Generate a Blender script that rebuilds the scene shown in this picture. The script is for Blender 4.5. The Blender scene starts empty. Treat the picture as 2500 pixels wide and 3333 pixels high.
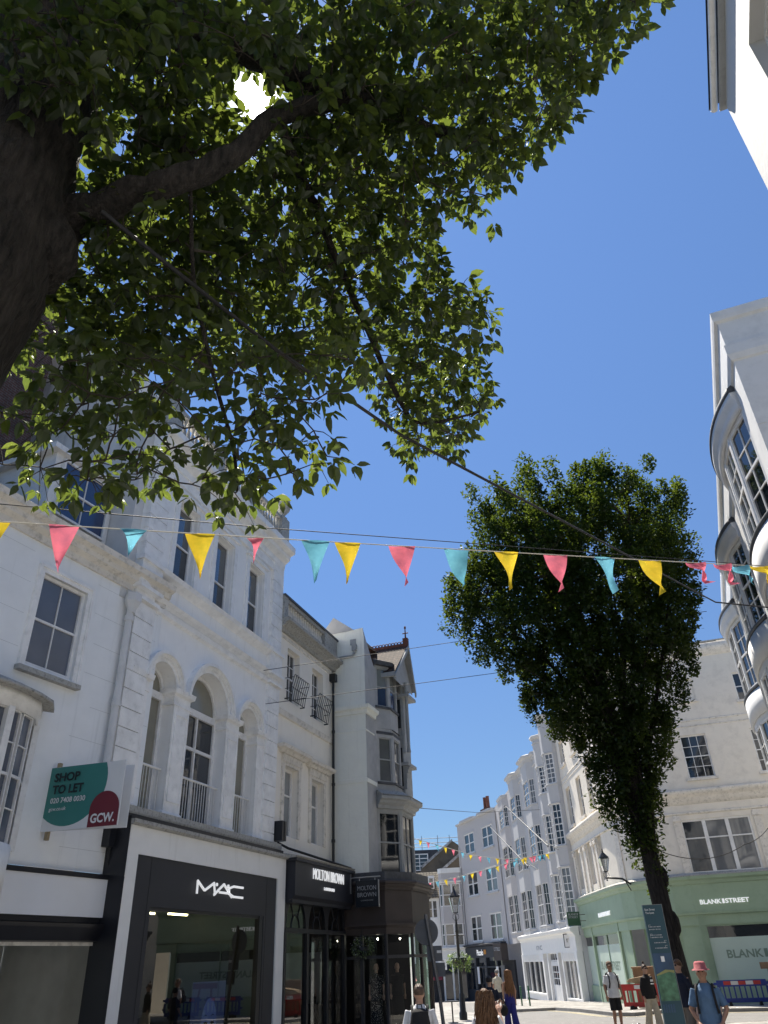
import bpy, bmesh, math, random
from math import sin, cos, pi, radians, hypot, atan2, sqrt
from mathutils import Vector, Matrix
random.seed(7)
sc = bpy.context.scene
C = bpy.data.collections.new('scene'); sc.collection.children.link(C)

# ---------------------------------------------------------------- camera
EYE = 1.7
pitch, roll = radians(31.5), radians(2.45)
fw = Vector((0, cos(pitch), sin(pitch)))
r0 = Vector((1, 0, 0)); u0 = Vector((0, -sin(pitch), cos(pitch)))
rt = cos(roll)*r0 - sin(roll)*u0
up = sin(roll)*r0 + cos(roll)*u0
cd = bpy.data.cameras.new('camera'); cam = bpy.data.objects.new('camera', cd); C.objects.link(cam)
cam.matrix_world = Matrix(((rt.x, up.x, -fw.x, 0), (rt.y, up.y, -fw.y, 0), (rt.z, up.z, -fw.z, EYE), (0, 0, 0, 1)))
cd.sensor_fit = 'HORIZONTAL'; cd.sensor_width = 36; cd.lens = 34.56
cd.clip_start = .05; cd.clip_end = 2000
sc.camera = cam

# ---------------------------------------------------------------- light
SUN_AZ, SUN_EL = -15.2, 60.3
sd = Vector((sin(radians(SUN_AZ))*cos(radians(SUN_EL)), cos(radians(SUN_AZ))*cos(radians(SUN_EL)), sin(radians(SUN_EL))))
w = bpy.data.worlds.new('World'); sc.world = w; w.use_nodes = True
nt = w.node_tree; nt.nodes.clear()
N = nt.nodes.new; Lk = nt.links.new
out = N('ShaderNodeOutputWorld'); bg = N('ShaderNodeBackground'); sky = N('ShaderNodeTexSky')
sky.sky_type = 'NISHITA'; sky.sun_disc = False
sky.sun_elevation = radians(SUN_EL); sky.sun_rotation = radians(SUN_AZ)
sky.air_density = 1.15; sky.dust_density = .1; sky.ozone_density = 2.6; sky.altitude = 1500
tc = N('ShaderNodeTexCoord'); dt = N('ShaderNodeVectorMath'); dt.operation = 'DOT_PRODUCT'
nm = N('ShaderNodeVectorMath'); nm.operation = 'NORMALIZE'
Lk(tc.outputs['Generated'], nm.inputs[0]); Lk(nm.outputs[0], dt.inputs[0]); dt.inputs[1].default_value = sd
def mth(op, a, b=None):
    m = N('ShaderNodeMath'); m.operation = op
    for i, v in enumerate((a, b)):
        if v is None: continue
        if isinstance(v, (int, float)): m.inputs[i].default_value = v
        else: Lk(v, m.inputs[i])
    return m.outputs[0]
d_ = mth('MAXIMUM', dt.outputs['Value'], 0.0)
disc = mth('MULTIPLY', mth('GREATER_THAN', d_, cos(radians(.6))), 1500.)
aur = mth('ADD', mth('MULTIPLY', mth('POWER', d_, 9000.), 300.), mth('MULTIPLY', mth('POWER', d_, 260.), 3.5))
tot = mth('ADD', disc, aur)
cmb = N('ShaderNodeCombineColor')
for i in range(3): Lk(mth('MULTIPLY', tot, (1, .98, .95)[i]), cmb.inputs[i])
addn = N('ShaderNodeVectorMath'); addn.operation = 'ADD'
gn = N('ShaderNodeVectorMath'); gn.operation = 'MULTIPLY'; gn.inputs[1].default_value = (.68, .79, .92)
sz = N('ShaderNodeSeparateXYZ'); Lk(nm.outputs[0], sz.inputs[0]); mr_ = N('ShaderNodeMapRange'); Lk(sz.outputs[2], mr_.inputs[0]); mr_.inputs[1].default_value = .1; mr_.inputs[2].default_value = .85; mr_.inputs[3].default_value = .68; mr_.inputs[4].default_value = 1.32
sg = N('ShaderNodeVectorMath'); sg.operation = 'SCALE'; Lk(sky.outputs[0], sg.inputs[0]); Lk(mr_.outputs[0], sg.inputs['Scale'])
Lk(sg.outputs[0], gn.inputs[0]); Lk(gn.outputs[0], addn.inputs[0]); Lk(cmb.outputs[0], addn.inputs[1]); Lk(addn.outputs[0], bg.inputs[0])
bg.inputs[1].default_value = .079
Lk(bg.outputs[0], out.inputs[0])
sl = bpy.data.lights.new('sun', 'SUN'); sl.energy = 5.0; sl.angle = radians(.53); sl.color = (1, .93, .81)
so = bpy.data.objects.new('sun', sl); C.objects.link(so)
so.rotation_euler = (-sd).to_track_quat('-Z', 'Y').to_euler()
so.location = (0, 0, 40)
sc.view_settings.view_transform = 'Standard'; sc.view_settings.look = 'None'
sc.view_settings.exposure = .97
sc.cycles.max_bounces = 14; sc.cycles.diffuse_bounces = 8; sc.cycles.transparent_max_bounces = 16; sc.view_settings.gamma = 1
sc.render.film_transparent = False

# ---------------------------------------------------------------- materials
MATS = {}
def mat(name, col, rough=.6, spec=.4, var=.08, scale=3., streak=0., dirt=None, dscale=2., damt=.5, bump=0., bscale=40., metal=0., emit=None, estr=1., kind=None, col2=None, cell=(.6, .3), mortar=.01):
    if name in MATS: return MATS[name]
    m = bpy.data.materials.new(name); m.use_nodes = True
    t = m.node_tree; n = t.nodes; l = t.links
    b = n['Principled BSDF']
    b.inputs['Roughness'].default_value = rough; b.inputs['Metallic'].default_value = metal
    b.inputs['Specular IOR Level'].default_value = spec
    co = n.new('ShaderNodeTexCoord')
    nz = n.new('ShaderNodeTexNoise'); nz.inputs['Scale'].default_value = scale; nz.inputs['Detail'].default_value = 6
    mk_ = n.new('ShaderNodeMapping'); mk_.inputs['Scale'].default_value = (1, 1, .16 if name == 'bark' else 1); l.new(co.outputs['Object'], mk_.inputs[0]); l.new(mk_.outputs[0], nz.inputs['Vector'])
    mx = n.new('ShaderNodeMix'); mx.data_type = 'RGBA'
    c = Vector(col[:3])
    mx.inputs[6].default_value = (*(c*(1-var)), 1); mx.inputs[7].default_value = (*(c*(1+var)), 1)
    rp = n.new('ShaderNodeMapRange'); rp.inputs[1].default_value = .3; rp.inputs[2].default_value = .7
    l.new(nz.outputs[0], rp.inputs[0]); l.new(rp.outputs[0], mx.inputs[0])
    cur = mx.outputs[2]
    if kind in ('brick', 'tile', 'tilez'):
        bk = n.new('ShaderNodeTexBrick'); bk.inputs['Scale'].default_value = 1
        bk.inputs['Brick Width'].default_value = cell[0]; bk.inputs['Row Height'].default_value = cell[1]
        bk.inputs['Mortar Size'].default_value = mortar; bk.inputs['Mortar Smooth'].default_value = .2
        sp = n.new('ShaderNodeSeparateXYZ'); l.new(co.outputs['Object'], sp.inputs[0])
        ad = n.new('ShaderNodeMath'); ad.operation = 'ADD'; l.new(sp.outputs[0], ad.inputs[0])
        if kind != 'tile': l.new(sp.outputs[1], ad.inputs[1])
        cb = n.new('ShaderNodeCombineXYZ'); l.new(ad.outputs[0], cb.inputs[0]); l.new(sp.outputs[1] if kind == 'tile' else sp.outputs[2], cb.inputs[1])
        l.new(cb.outputs[0], bk.inputs['Vector'])
        bk.inputs['Mortar'].default_value = (*(col2 or (.2, .2, .2)), 1)
        bk.inputs['Color1'].default_value = (*(c*.8), 1); bk.inputs['Color2'].default_value = (*(c*1.2), 1)
        m2 = n.new('ShaderNodeMix'); m2.data_type = 'RGBA'; m2.blend_type = 'MULTIPLY'; m2.inputs[0].default_value = .6
        l.new(bk.outputs[0], m2.inputs[6])
        l.new(rp.outputs[0], m2.inputs[7]); cur = m2.outputs[2]
    if dirt is not None:
        mp = n.new('ShaderNodeMapping'); mp.inputs['Scale'].default_value = (dscale*3.5, dscale*3.5, dscale*.22) if streak else (dscale, dscale, dscale)
        l.new(co.outputs['Object'], mp.inputs[0])
        n2 = n.new('ShaderNodeTexNoise'); n2.inputs['Scale'].default_value = 1.6; n2.inputs['Detail'].default_value = 9; n2.inputs['Roughness'].default_value = .68
        l.new(mp.outputs[0], n2.inputs['Vector'])
        r2 = n.new('ShaderNodeMapRange'); r2.inputs[1].default_value = .56 if streak else .5; r2.inputs[2].default_value = .8 if streak else .74; r2.inputs[4].default_value = damt
        l.new(n2.outputs[0], r2.inputs[0])
        m3 = n.new('ShaderNodeMix'); m3.data_type = 'RGBA'; m3.inputs[7].default_value = (*dirt, 1)
        l.new(r2.outputs[0], m3.inputs[0]); l.new(cur, m3.inputs[6]); cur = m3.outputs[2]
    l.new(cur, b.inputs['Base Color'])
    if bump:
        n4 = n.new('ShaderNodeTexNoise'); n4.inputs['Scale'].default_value = bscale; n4.inputs['Detail'].default_value = 4
        mq = n.new('ShaderNodeMapping'); mq.inputs['Scale'].default_value = (1, 1, .18 if name == 'bark' else 1); l.new(co.outputs['Object'], mq.inputs[0]); l.new(mq.outputs[0], n4.inputs['Vector'])
        bp = n.new('ShaderNodeBump'); bp.inputs['Strength'].default_value = bump; bp.inputs['Distance'].default_value = .03
        l.new(n4.outputs[0], bp.inputs['Height']); l.new(bp.outputs[0], b.inputs['Normal'])
    if emit:
        b.inputs['Emission Color'].default_value = (*emit, 1); b.inputs['Emission Strength'].default_value = estr
    MATS[name] = m
    return m
def leafmat(name, a, tr, sc_=3., tf=.5, gloss=.12):
    m = bpy.data.materials.new(name); m.use_nodes = True
    t = m.node_tree; n = t.nodes; l = t.links; n.clear()
    o = n.new('ShaderNodeOutputMaterial'); df = n.new('ShaderNodeBsdfDiffuse'); tl = n.new('ShaderNodeBsdfTranslucent')
    gl = n.new('ShaderNodeBsdfGlossy'); gl.inputs['Roughness'].default_value = .38; gl.inputs[0].default_value = (.7, .75, .7, 1)
    m1 = n.new('ShaderNodeMixShader'); m2 = n.new('ShaderNodeMixShader')
    co = n.new('ShaderNodeTexCoord'); nz = n.new('ShaderNodeTexNoise'); nz.inputs['Scale'].default_value = sc_; nz.inputs['Detail'].default_value = 5
    l.new(co.outputs['Object'], nz.inputs['Vector'])
    r = n.new('ShaderNodeMapRange'); r.inputs[1].default_value = .3; r.inputs[2].default_value = .7; l.new(nz.outputs[0], r.inputs[0])
    for sh, c in ((df, a), (tl, tr)):
        mx = n.new('ShaderNodeMix'); mx.data_type = 'RGBA'
        mx.inputs[6].default_value = (c[0]*.72, c[1]*.78, c[2]*.8, 1); mx.inputs[7].default_value = (c[0]*1.3, c[1]*1.2, c[2]*1.1, 1)
        l.new(r.outputs[0], mx.inputs[0]); l.new(mx.outputs[2], sh.inputs[0])
    m1.inputs[0].default_value = tf; l.new(df.outputs[0], m1.inputs[1]); l.new(tl.outputs[0], m1.inputs[2])
    m2.inputs[0].default_value = gloss; l.new(m1.outputs[0], m2.inputs[1]); l.new(gl.outputs[0], m2.inputs[2])
    l.new(m2.outputs[0], o.inputs[0]); MATS[name] = m
    return m
def glassmat(name, tint=(.9, .95, .93), ior=1.7, boost=.04):
    m = bpy.data.materials.new(name); m.use_nodes = True
    t = m.node_tree; n = t.nodes; l = t.links; n.clear()
    o = n.new('ShaderNodeOutputMaterial'); tr = n.new('ShaderNodeBsdfTransparent'); tr.inputs[0].default_value = (*tint, 1)
    gl = n.new('ShaderNodeBsdfGlossy'); gl.inputs['Roughness'].default_value = .01
    fr = n.new('ShaderNodeFresnel'); fr.inputs[0].default_value = ior
    ad = n.new('ShaderNodeMath'); ad.operation = 'ADD'; ad.inputs[1].default_value = boost; l.new(fr.outputs[0], ad.inputs[0])
    mx = n.new('ShaderNodeMixShader'); l.new(ad.outputs[0], mx.inputs[0]); l.new(tr.outputs[0], mx.inputs[1]); l.new(gl.outputs[0], mx.inputs[2])
    l.new(mx.outputs[0], o.inputs[0]); MATS[name] = m
    return m
def panemat(name, col, rough=.03, ior=1.75):
    m = mat(name, col, rough=rough, spec=.5, var=.15, scale=1.2, bump=.02, bscale=2.5)
    m.node_tree.nodes['Principled BSDF'].inputs['IOR'].default_value = ior
    return m
GR = (.16, .15, .13)
mat('white_stucco', (.90, .895, .88), .75, dirt=GR, dscale=1.3, damt=.3, streak=1, bump=.12, bscale=14, var=.025)
mat('white_stucco_clean', (.86, .87, .87), .7, dirt=(.35, .36, .36), dscale=.8, damt=.3, streak=1, bump=.12, bscale=9, var=.025)
mat('white_stucco_grimy', (.66, .65, .63), .8, dirt=(.13, .13, .14), dscale=.6, damt=.6, streak=1, bump=.2, bscale=10)
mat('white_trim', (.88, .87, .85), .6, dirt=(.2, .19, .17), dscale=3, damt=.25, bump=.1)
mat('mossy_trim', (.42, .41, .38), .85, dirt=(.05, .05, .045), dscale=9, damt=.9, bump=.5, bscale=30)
mat('joint_line', (.55, .56, .56), .8)
mat('paint_white', (.80, .79, .77), .45, dirt=(.2, .19, .17), dscale=6, damt=.25)
mat('shop_white', (.86, .85, .82), .6, dirt=(.3, .28, .24), dscale=1.2, damt=.3, streak=1, var=.025)
mat('board_white', (.78, .78, .79), .5, var=.04, scale=1)
mat('cream_stucco', (.88, .83, .74), .75, dirt=(.25, .21, .16), dscale=1.2, damt=.3, streak=1, bump=.12, bscale=12, var=.025)
mat('cream_trim', (.76, .71, .63), .75, dirt=(.14, .12, .09), dscale=4, damt=.6, bump=.2)
mat('blank_cream', (.80, .74, .64), .75, dirt=(.34, .30, .25), dscale=1.1, damt=.3, bump=.08, bscale=12, var=.025)
mat('pale_green_stucco', (.86, .87, .80), .8, dirt=(.22, .23, .19), dscale=1.0, damt=.3, streak=1, bump=.2, bscale=9, var=.025)
mat('grey_stucco', (.42, .425, .43), .8, dirt=(.22, .23, .24), dscale=1.5, damt=.3, bump=.1)
mat('grey_timber', (.36, .37, .37), .6, dirt=(.15, .15, .14), dscale=3, damt=.4)
mat('terrace_white', (.52, .52, .525), .75, dirt=(.36, .38, .42), dscale=.9, damt=.3, streak=1, bump=.1, var=.025)
mat('terrace_mauve', (.52, .50, .495), .75, dirt=(.38, .37, .38), dscale=.9, damt=.3, streak=1, var=.025)
mat('bay_white', (.66, .66, .66), .6, dirt=(.28, .29, .30), dscale=1.2, damt=.3, bump=.15, bscale=6, var=.025)
mat('black_paint', (.009, .010, .015), .38, spec=.5, var=.2, scale=2)
mat('charcoal_panel', (.02, .022, .03), .45, spec=.4, var=.1, scale=1.2)
mat('dark_grey_paint', (.05, .05, .055), .5, var=.12, scale=2, dirt=(.09, .09, .09), dscale=2, damt=.3)
mat('brown_paint', (.06, .047, .043), .55, var=.12, scale=2, dirt=(.08, .075, .07), dscale=1.5, damt=.3)
mat('navy_paint', (.022, .026, .036), .5, var=.1)
mat('mint_paint', (.30, .40, .28), .5, var=.05, scale=1.2, dirt=(.15, .22, .14), dscale=1.4, damt=.3)
mat('mint_dark', (.15, .22, .14), .5, var=.05)
mat('window_film', (.50, .60, .52), .35, var=.06, scale=.8)
mat('green_sign', (.035, .09, .05), .45)
mat('lead', (.07, .075, .085), .55, spec=.5, var=.3, scale=4, dirt=(.02, .02, .02), dscale=4, damt=.7, bump=.3)
mat('slate', (.055, .062, .08), .5, kind='tilez', cell=(.3, .2), col2=(.02, .02, .025), dirt=(.12, .12, .13), dscale=2, damt=.4)
mat('slate_pale', (.42, .43, .44), .45, kind='tilez', cell=(.4, .25), col2=(.2, .2, .2))
mat('clay_tile', (.15, .085, .06), .8, kind='tilez', cell=(.2, .12), mortar=.022, col2=(.03, .02, .015), dirt=(.06, .05, .04), dscale=2, damt=.6)
mat('stone_tile', (.36, .31, .23), .85, kind='tilez', cell=(.35, .22), mortar=.035, col2=(.04, .035, .03), dirt=(.1, .09, .07), dscale=2, damt=.6)
mat('red_brick', (.13, .055, .042), .85, kind='brick', cell=(.23, .078), mortar=.012, col2=(.16, .15, .14), bump=.2, dirt=(.04, .03, .03), dscale=2, damt=.5)
mat('brown_render', (.13, .11, .085), .9, dirt=(.05, .045, .035), dscale=.5, damt=.8, var=.2, scale=1)
mat('terracotta', (.13, .05, .035), .8, var=.2)
mat('cast_iron', (.012, .013, .014), .4, spec=.5)
mat('galvanised', (.20, .20, .21), .45, metal=.7, dirt=(.08, .07, .07), dscale=8, damt=.6)
mat('sign_back', (.13, .135, .145), .6, var=.1)
mat('asphalt', (.185, .18, .172), .85, var=.12, scale=6, dirt=(.10, .10, .10), dscale=.6, damt=.6, bump=.3, bscale=120)
mat('paving', (.41, .39, .36), .8, kind='tile', cell=(.9, .6), mortar=.012, col2=(.16, .15, .14), dirt=(.2, .19, .17), dscale=.8, damt=.6)
mat('kerb_stone', (.26, .25, .235), .8, var=.15, scale=4)
mat('yellow_line', (.5, .43, .25), .7, var=.25, scale=8)
mat('bark', (.026, .022, .02), .95, var=.75, scale=26, bump=1., bscale=34, dirt=(.009, .009, .009), dscale=6, damt=.8)
MATS['bark'].node_tree.nodes['Bump'].inputs['Distance'].default_value = .09
mat('eaves_render', (.50, .50, .49), .75, var=.025, dirt=(.3, .3, .3), dscale=1.2, damt=.3, streak=1, bump=.15, bscale=8)
mat('twig_bark', (.04, .032, .026), .9, var=.4, scale=12)
panemat('pane_dark', (.012, .016, .022)); panemat('pane_dim', (.03, .036, .045)); panemat('pane_blind', (.24, .26, .27), .05)
panemat('pane_curtain', (.14, .145, .15), .05); panemat('pane_frosted', (.10, .115, .15), .25); panemat('pane_beige', (.23, .22, .17), .2)
panemat('pane_blue', (.025, .05, .13), .1); panemat('pane_sky', (.012, .02, .03), .03, 2.7)
glassmat('shop_glass'); glassmat('lamp_glass', (.8, .83, .85), 1.5, .12)
leafmat('leaf', (.012, .021, .010), (.19, .26, .04), 3., .42, .05)
leafmat('leaf_far', (.013, .028, .008), (.14, .20, .022), .8, .34, .025)
leafmat('leaf_basket', (.05, .10, .03), (.2, .3, .05), 5.)
mat('room_grey', (.7, .68, .65), .8); mat('room_white', (.7, .7, .7), .8); mat('room_dark', (.018, .018, .022), .7); mat('room_brown', (.11, .085, .07), .8)
mat('timber_pale', (.33, .26, .16), .7, var=.2, scale=2); mat('plywood', (.27, .17, .10), .8, var=.2, scale=2); mat('cardboard', (.36, .26, .16), .85)
mat('strip_light', (.9, .8, .5), emit=(1, .86, .45), estr=7); mat('spot_light', (.9, .9, .8), emit=(1, .93, .75), estr=14); mat('screen_face', (.02, .03, .06), .3, emit=(.03, .04, .10), estr=.15)
mat('screen_dark', (.008, .008, .012), .25); mat('white_letter', (.78, .79, .8), .4, emit=(1, 1, 1), estr=.25); mat('white_plain', (.72, .73, .74), .5, var=.02); mat('grey_letter', (.35, .36, .38), .5)
mat('dark_letter', (.012, .02, .024), .5); mat('film_letter', (.20, .27, .21), .5); mat('steel', (.55, .55, .56), .3, metal=.9)
mat('teal_sign', (.045, .21, .19), .45, var=.03); mat('maroon_sign', (.16, .022, .035), .45, var=.03); mat('navy_sign', (.008, .013, .02), .35)
mat('mono_navy', (.016, .06, .085), .35, var=.05); mat('map_sea', (.03, .07, .14), .35, var=.3, scale=3); mat('map_sand', (.26, .26, .10), .4); mat('map_land', (.07, .17, .10), .4, var=.45, scale=12)
leafmat('bunting_pink', (.74, .17, .26), (.85, .22, .32), 6., .45, .02); leafmat('bunting_yellow', (.72, .52, .03), (.8, .6, .05), 6., .45, .02); leafmat('bunting_teal', (.13, .38, .54), (.17, .5, .68), 6., .45, .02); mat('cord', (.5, .48, .42), .8); mat('cable', (.012, .012, .014), .6)
mat('plastic_blue', (.012, .035, .22), .4, var=.1, dirt=(.03, .03, .05), dscale=3, damt=.5); mat('plastic_red', (.42, .035, .03), .45, dirt=(.2, .03, .03), dscale=4, damt=.4); mat('reflect_white', (.6, .6, .58), .4); mat('rubber', (.012, .012, .013), .8)
mat('bollard_green', (.035, .12, .055), .45); mat('awning_red', (.35, .05, .06), .7); mat('orange', (.6, .25, .03), .5)

# ---------------------------------------------------------------- helpers
def g(y):
    return -.2 - .006*y if y < 40 else -.44 - .028*(y - 40)
def cross2(a, b): return a[0]*b[1]-a[1]*b[0]
class MB:
    def __init__(s): s.v = []; s.f = []; s.sm = []
    def add(s, v, f, smooth=False):
        o = len(s.v); s.v += [tuple(p) for p in v]; s.f += [tuple(i+o for i in q) for q in f]; s.sm += [smooth]*len(f)
    def box(s, x0, x1, y0, y1, z0, z1, F=None):
        P = [(x, y, z) for z in (z0, z1) for y in (y0, y1) for x in (x0, x1)]
        if F: P = [F(*p) for p in P]
        s.add(P, [(0, 2, 3, 1), (4, 5, 7, 6), (0, 1, 5, 4), (2, 6, 7, 3), (0, 4, 6, 2), (1, 3, 7, 5)])
    def quad(s, a, b, c, d): s.add([a, b, c, d], [(0, 1, 2, 3)])
    def prism(s, poly, y0, y1, F=None):           # polygon in (x,z), extruded in y
        n = len(poly); P = [(x, y0, z) for x, z in poly] + [(x, y1, z) for x, z in poly]
        if F: P = [F(*p) for p in P]
        s.add(P, [tuple(range(n)), tuple(range(2*n-1, n-1, -1))] + [(i, i+n, (i+1) % n+n, (i+1) % n) for i in range(n)])
    def slab(s, poly, z0, z1):                     # polygon in (x,y), extruded in z
        n = len(poly); zf = z0 if callable(z0) else (lambda x, y: z0); zg = z1 if callable(z1) else (lambda x, y: z1)
        P = [(x, y, zf(x, y)) for x, y in poly] + [(x, y, zg(x, y)) for x, y in poly]
        s.add(P, [tuple(range(n-1, -1, -1)), tuple(range(n, 2*n))] + [(i, (i+1) % n, (i+1) % n+n, i+n) for i in range(n)])
    def sweep(s, path, prof, smooth=False, caps=True):  # path (x,y), outward = right side; prof (out,z) closed loop
        n = len(path); m = len(prof); V = []
        for i in range(n):
            a = Vector(path[max(i-1, 0)]); b = Vector(path[i]); c = Vector(path[min(i+1, n-1)])
            d1 = (b-a).normalized() if i > 0 else (c-b).normalized(); d2 = (c-b).normalized() if i < n-1 else d1
            n1 = Vector((d1.y, -d1.x)); n2 = Vector((d2.y, -d2.x)); mm = (n1+n2).normalized(); k = 1/max(.35, mm.dot(n1))
            for o, z in prof: V.append((b.x+mm.x*o*k, b.y+mm.y*o*k, z))
        F_ = [(i*m+j, i*m+(j+1) % m, (i+1)*m+(j+1) % m, (i+1)*m+j) for i in range(n-1) for j in range(m)]
        s.add(V, F_, smooth)
        if caps: s.add(V[:m], [tuple(range(m-1, -1, -1))]); s.add(V[-m:], [tuple(range(m))])
    def tube(s, pts, rad, n=8, smooth=True, caps=True):
        pts = [Vector(p) for p in pts]
        if isinstance(rad, (int, float)): rad = [rad]*len(pts)
        V = []; pu = None
        for i, p in enumerate(pts):
            d = (pts[min(i+1, len(pts)-1)] - pts[max(i-1, 0)])
            d = d.normalized() if d.length > 1e-9 else Vector((0, 0, 1))
            if pu is None: pu = d.orthogonal().normalized()
            pu = (pu - d*pu.dot(d)); pu = pu.normalized() if pu.length > 1e-6 else d.orthogonal().normalized()
            pv = d.cross(pu)
            for j in range(n):
                a = 2*pi*j/n; V.append(p + (pu*cos(a)+pv*sin(a))*rad[i])
        F_ = [(i*n+j, i*n+(j+1) % n, (i+1)*n+(j+1) % n, (i+1)*n+j) for i in range(len(pts)-1) for j in range(n)]
        s.add(V, F_, smooth)
        if caps: s.add(V[:n], [tuple(range(n-1, -1, -1))]); s.add(V[-n:], [tuple(range(n))])
    def lathe(s, prof, c=(0, 0, 0), n=12, smooth=True, sx=1, sy=1, rot=0):
        V = [(c[0]+r*cos(2*pi*j/n+rot)*sx, c[1]+r*sin(2*pi*j/n+rot)*sy, c[2]+z) for r, z in prof for j in range(n)]
        m = len(prof)
        s.add(V, [(i*n+j, i*n+(j+1) % n, (i+1)*n+(j+1) % n, (i+1)*n+j) for i in range(m-1) for j in range(n)], smooth)
        s.add(V[:n], [tuple(range(n-1, -1, -1))]); s.add(V[-n:], [tuple(range(n))])
    def ell(s, c, r, n=12, m=8):
        V = []; 
        for i in range(m+1):
            t = pi*i/m
            for j in range(n): V.append((c[0]+r[0]*sin(t)*cos(2*pi*j/n), c[1]+r[1]*sin(t)*sin(2*pi*j/n), c[2]+r[2]*cos(t)))
        s.add(V, [(i*n+j, (i+1)*n+j, (i+1)*n+(j+1) % n, i*n+(j+1) % n) for i in range(m) for j in range(n)], True)
    def mesh(s, name):
        me = bpy.data.meshes.new(name); me.from_pydata([tuple(p) for p in s.v], [], s.f); me.update()
        if any(s.sm): me.polygons.foreach_set('use_smooth', s.sm)
        return me
    def build(s, name, m, parent=None, fix=True):
        me = s.mesh(name)
        if fix and len(s.f) < 60000:
            bm = bmesh.new(); bm.from_mesh(me); bmesh.ops.recalc_face_normals(bm, faces=bm.faces); bm.to_mesh(me); bm.free()
        o = bpy.data.objects.new(name, me); C.objects.link(o)
        me.materials.append(MATS[m] if isinstance(m, str) else m)
        if parent: o.parent = parent
        return o
def tag(o, label=None, cat=None, group=None, kind=None):
    if label: o['label'] = label
    if cat: o['category'] = cat
    if group: o['group'] = group
    if kind: o['kind'] = kind
    return o
def root(name, label, cat, x, y, az=90, z=0, group=None):
    o = bpy.data.objects.new(name, None); C.objects.link(o); o.location = (x, y, z); o.rotation_euler = (0, 0, radians(90-az)); o.empty_display_size = .2
    return tag(o, label, cat, group)
def segF(p0, p1):
    p0 = Vector(p0); p1 = Vector(p1); e = (p1-p0).normalized(); n = Vector((-e.y, e.x))
    return (lambda s, d, z: (p0.x+e.x*s+n.x*d, p0.y+e.y*s+n.y*d, z)), (p1-p0).length
def wall(mb, x0, x1, z0, z1, holes=(), y=0., rev=.25, F=None):
    F = F or (lambda s, d, z: (s, d, z))
    xs = sorted({x0, x1, *[h[0] for h in holes], *[h[1] for h in holes]}); zs = sorted({z0, z1, *[h[2] for h in holes], *[h[3] for h in holes]})
    for i in range(len(xs)-1):
        for j in range(len(zs)-1):
            cx, cz = (xs[i]+xs[i+1])/2, (zs[j]+zs[j+1])/2
            if any(h[0] < cx < h[1] and h[2] < cz < h[3] for h in holes): continue
            mb.quad(F(xs[i], y, zs[j]), F(xs[i+1], y, zs[j]), F(xs[i+1], y, zs[j+1]), F(xs[i], y, zs[j+1]))
    for h in holes:
        a, b, c, d = h[:4]; r = h[5] if len(h) > 5 else rev
        if len(h) > 4 and h[4]:
            R = (b-a)/2; cx = (a+b)/2; sp = d-R; K = 10
            arc = [(cx-R*cos(pi*k/(2*K)*1), sp+R*sin(pi*k/(2*K))) for k in range(K+1)]
            mb.add([F(a, y, d)]+[F(x, y, z) for x, z in arc], [(0, k+2, k+1) for k in range(K)])
            mb.add([F(b, y, d)]+[F(2*cx-x, y, z) for x, z in arc], [(0, k+1, k+2) for k in range(K)])
            full = arc + [(2*cx-x, z) for x, z in arc[::-1][1:]]
            for k in range(len(full)-1):
                p, q = full[k], full[k+1]; mb.quad(F(p[0], y, p[1]), F(q[0], y, q[1]), F(q[0], y+r, q[1]), F(p[0], y+r, p[1]))
            top = sp
        else:
            top = d; mb.quad(F(a, y, d), F(b, y, d), F(b, y+r, d), F(a, y+r, d))
        mb.quad(F(a, y, c), F(a, y, top), F(a, y+r, top), F(a, y+r, c)); mb.quad(F(b, y, c), F(b, y+r, c), F(b, y+r, top), F(b, y, top))
        mb.quad(F(a, y, c), F(a, y+r, c), F(b, y+r, c), F(b, y, c))
def window(par, a, b, c, d, y=.12, nx=2, nt=1, nb=1, fwd=.06, pm='pane_dark', sill=None, F=None, name='window', fm='paint_white', mr=.5, th=.05, bar=.022, open_=0.):
    F = F or (lambda s, dd, z: (s, dd, z)); m = MB()
    m.box(a, a+fwd, y, y+.1, c, d, F); m.box(b-fwd, b, y, y+.1, c, d, F); m.box(a+fwd, b-fwd, y, y+.1, d-fwd, d, F); m.box(a+fwd, b-fwd, y, y+.1, c, c+fwd, F)
    a1, b1, c1, d1 = a+fwd, b-fwd, c+fwd, d-fwd; zm = c1+(d1-c1)*mr
    if mr: m.box(a1, b1, y+.01, y+.09, zm-th/2, zm+th/2, F)
    for i in range(1, nx):
        x = a1+(b1-a1)*i/nx; m.box(x-bar/2, x+bar/2, y+.02, y+.07, c1, d1, F)
    for k, (zz0, zz1, n_) in enumerate(((c1, zm, nb), (zm, d1, nt)) if mr else ((c1, d1, nt),)):
        for i in range(1, n_):
            z = zz0+(zz1-zz0)*i/n_; m.box(a1, b1, y+.022, y+.068, z-bar/2, z+bar/2, F)
    fr = m.build(name, fm, par)
    p = MB(); 
    pms = pm if isinstance(pm, (list, tuple)) else (pm,)
    if len(pms) == 2 and mr:
        p.quad(F(a1, y+.05, zm), F(b1, y+.05, zm), F(b1, y+.05, d1), F(a1, y+.05, d1)); p.build('pane', pms[0], fr)
        p = MB(); p.quad(F(a1, y+.05, c1), F(b1, y+.05, c1), F(b1, y+.05, zm), F(a1, y+.05, zm)); p.build('pane', pms[1], fr)
    else:
        p.quad(F(a1, y+.05, c1), F(b1, y+.05, c1), F(b1, y+.05, d1), F(a1, y+.05, d1)); p.build('pane', pms[0], fr)
    if sill:
        s_ = MB(); s_.box(a-.08, b+.08, -sill, y, c-.09, c+.005, F); s_.build('sill', 'white_trim', fr)
    return fr
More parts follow.
